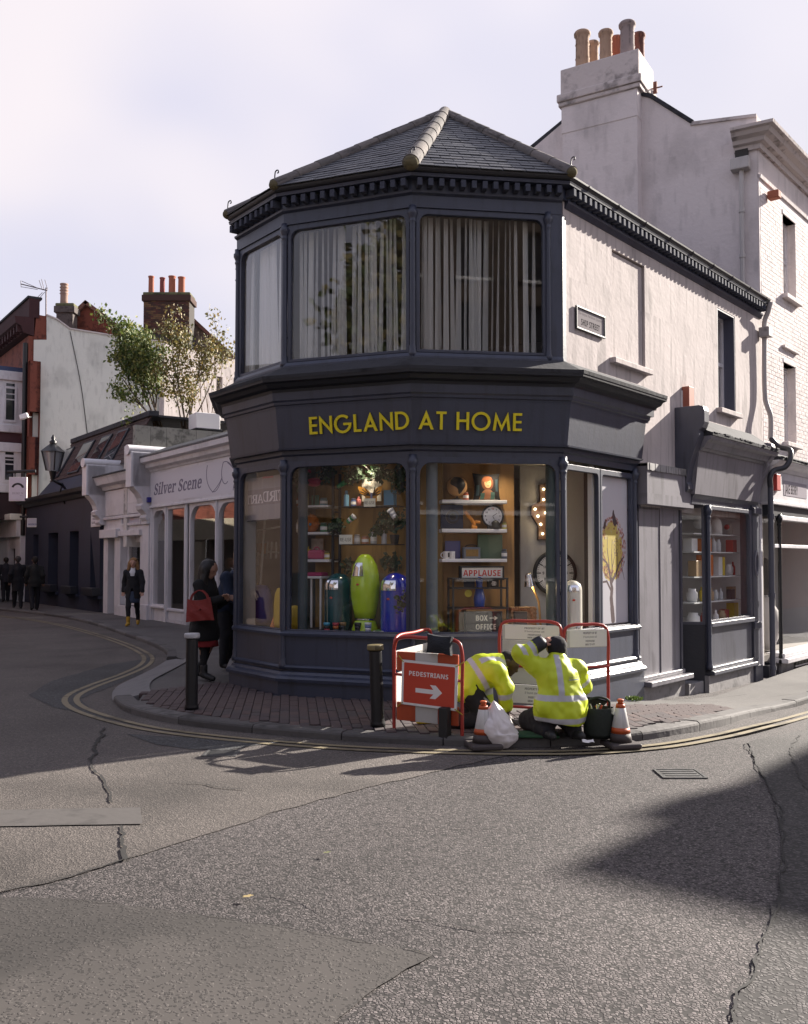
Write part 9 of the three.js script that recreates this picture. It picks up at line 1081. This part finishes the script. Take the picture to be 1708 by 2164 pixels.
// ================================================================== beyond the frame: what shades and is mirrored
{ // house across the right-hand street; its corner throws the shadow on the road
  const H = 8.5, k = H / Math.tan(SUN_EL), K = [0.99 + k * Math.cos(SUN_AZ), 5.25 + k * Math.sin(SUN_AZ)], u = FR.u, n = FR.n;
  const F = new Face([K[0] + u[0] * 26, K[1] + u[1] * 26], K), t = thing('opposite_house', 'brick house across the right hand street, outside the picture', 'house');
  const wins = []; for (let i = 0; i < 8; i++) for (let f = 0; f < 2; f++) wins.push(rect(1.2 + i * 3, 2.3 + i * 3, 3.6 + f * 2.6, 5.3 + f * 2.6)); mesh('wall', boxUV(F.on(poly(rect(0, 26, -1, H), 0.3, wins).translate(0, 0, -0.3))), redBrick, t); wins.forEach((w) => mesh('window', F.on(bx(w[0][0], w[1][0], w[0][1], w[2][1], -0.25, -0.2)), new THREE.MeshPhysicalMaterial({ color: lin(0.03, 0.03, 0.04), roughness: 0.05 }), t));
  mesh('side_wall', boxUV(new Face(K, [K[0] + n[0] * 7, K[1] + n[1] * 7]).on(bx(0, 7, -1, H, -0.3, 0))), redBrick, t); mesh('roof', F.on(bx(0, 26, H - 0.2, H, -7, 0.05)), M.lead, t); mesh('back_wall', boxUV(F.on(bx(0, 26, -1, H - 0.2, -7, -6.7))), redBrick, t); mesh('chimney', boxUV(F.on(bx(22.4, 23.0, H, H + 0.9, -1.2, -0.2))), redBrick, t);
}
{ // terrace behind the camera, mirrored in the upper right window
  const F = new Face([20, -13], [-3, -15]), t = thing('terrace_behind', 'stone and brick terrace behind the camera, mirrored in the windows', 'terrace'), st = std(lin(0.1, 0.075, 0.065), 0.9, { map: grimeTex, bumpMap: renderBump, bumpScale: 0.01 }), gl = new THREE.MeshPhysicalMaterial({ color: lin(0.02, 0.022, 0.03), roughness: 0.05 }), w = []; for (let i = 0; i < 8; i++) for (let f = 0; f < 5; f++) w.push(rect(1 + i * 2.8, 2.3 + i * 2.8, 0.9 + f * 3, 2.9 + f * 3)); mesh('wall', boxUV(F.on(poly(rect(0, 23.1, -0.2, 15.8), 0.3, w).translate(0, 0, -0.3))), st, t); w.forEach((q) => { mesh('window', F.on(bx(q[0][0], q[1][0], q[0][1], q[2][1], -0.25, -0.2)), gl, t); mesh('window_sill', F.on(bx(q[0][0] - 0.1, q[1][0] + 0.1, q[0][1] - 0.12, q[0][1] - 0.002, -0.1, 0.12)), whiteP, t); }); mesh('cornice', boxUV(F.on(bx(-0.2, 23.3, 15.6, 16, -0.4, 0.35))), whiteP, t); mesh('roof', F.on(bx(0, 23.1, 15.5, 15.6, -9, -0.3)), M.lead, t); for (const f of [3.4, 6.4, 9.4]) mesh('string_course', F.on(bx(0, 23.1, f, f + 0.18, -0.05, 0.08)), whiteP, t);
}
{ // houses on the far side of the left-hand street
  const F = new Face([-11.5, -4], [-14.5, 24]), t = thing('terrace_opposite', 'low pale terrace across the left hand street, outside the picture', 'terrace'), w = []; for (let i = 0; i < 8; i++) for (let f = 0; f < 2; f++) w.push(rect(1 + i * 3.4, 2.6 + i * 3.4, 0.8 + f * 2.9, 2.8 + f * 2.7)); mesh('wall', boxUV(F.on(poly(rect(0, 28, -0.3, 6.6), 0.3, w).translate(0, 0, -0.3))), std(lin(0.12, 0.085, 0.07), 0.9, { map: mottle }), t); w.forEach((q) => mesh('window', F.on(bx(q[0][0], q[1][0], q[0][1], q[2][1], -0.25, -0.2)), new THREE.MeshPhysicalMaterial({ color: lin(0.03, 0.03, 0.04), roughness: 0.05 }), t)); mesh('roof', F.on(bx(-0.2, 28.2, 6.5, 6.75, -7, 0.15)), M.lead, t);
}
{ // street tree mirrored in the upper middle window
  const b = V(-9.5, ROADY, -1.5); growTree('street_tree', 'tall street tree behind the camera, mirrored in the upper window', b, [[new THREE.Vector3(0.05, 1, 0), 7.4, 0.28], [new THREE.Vector3(0.25, 1, 0.1), 7.6, 0.18], [new THREE.Vector3(-0.25, 1, 0.2), 7.2, 0.18], [new THREE.Vector3(0.1, 1, -0.3), 7.8, 0.18]], [[0.05, 0.075, 0.02], [0.09, 0.09, 0.025], [0.14, 0.11, 0.03]], 15000, 0.3, 0.8, null, { levels: 3, clump: 1.0, fork: 0.9 });
}
{ // parked car mirrored in the lower windows
  const t = thing('parked_car', 'teal hatchback parked across the left hand street, outside the picture', 'car'), prof = [[-2.0, 0.35], [-2.05, 0.75], [-1.9, 0.95], [-1.5, 1.3], [-1.1, 1.45], [0.3, 1.45], [1.0, 1.0], [1.9, 0.88], [2.05, 0.7], [2.05, 0.35]], pm = new THREE.MeshPhysicalMaterial({ color: lin(0.03, 0.12, 0.11), roughness: 0.3, clearcoat: 1, clearcoatRoughness: 0.05 }); mesh('body', poly(prof, 1.6, [], 0.08).translate(0, 0, -0.8), pm, t); for (const z of [-0.806, 0.806]) { mesh('side_window', poly([[-1.45, 1.0], [-1.15, 1.36], [-0.35, 1.38], [-0.35, 1.0]], 0.01).translate(0, 0, z - 0.005), M.black, t); mesh('side_window', poly([[-0.27, 1.0], [-0.27, 1.38], [0.22, 1.37], [0.72, 1.02]], 0.01).translate(0, 0, z - 0.005), M.black, t); for (const x of [-1.3, 1.3]) { const wh = new THREE.Group(); wh.name = 'wheel'; t.add(wh); mesh('tyre', new THREE.TorusGeometry(0.24, 0.09, 12, 28).translate(x, 0.33, z), M.black, wh); mesh('rim', new THREE.CylinderGeometry(0.19, 0.19, 0.1, 20).rotateX(Math.PI / 2).translate(x, 0.33, z), std(lin(0.4, 0.4, 0.42), 0.3, { metalness: 0.8 }), wh); } }
  t.position.set(-6.4, ROADY, -6.2); t.rotation.y = 1.05;
}

{ // further houses across the left-hand street, mirrored in the white shop's windows
  const F = new Face([-15.1, 24.3], [-19.2, 42]), t = thing('shops_opposite', 'cream and brick shops further along the left street, outside the picture', 'shop building'), cr = std(lin(0.5, 0.44, 0.33), 0.8, { map: mottle }); mesh('upper_wall', boxUV(F.on(bx(0, F.L, 3.2, 7, -0.3, 0))), redBrick, t); mesh('fascia', boxUV(F.on(rbx(0, F.L, 2.4, 3.2, -0.1, 0.25, 0.02))), cr, t); for (let i = 0; i < 6; i++) { mesh('pier', boxUV(F.on(rbx(0.1 + i * 3, 0.8 + i * 3, -0.2, 2.4, -0.1, 0.15, 0.02))), cr, t); mesh('shop_glass', F.on(bx(0.8 + i * 3, 3.1 + i * 3, -0.2, 2.4, -0.2, -0.1)), new THREE.MeshPhysicalMaterial({ color: lin(0.03, 0.03, 0.035), roughness: 0.05 }), t); mesh('upper_window', F.on(bx(1.2 + i * 3, 2.3 + i * 3, 4.2, 6, -0.05, 0.02)), M.white, t); } mesh('roof', F.on(bx(0, F.L, 6.9, 7.1, -6, 0.2)), M.lead, t);
}
renderer.render(scene, camera);
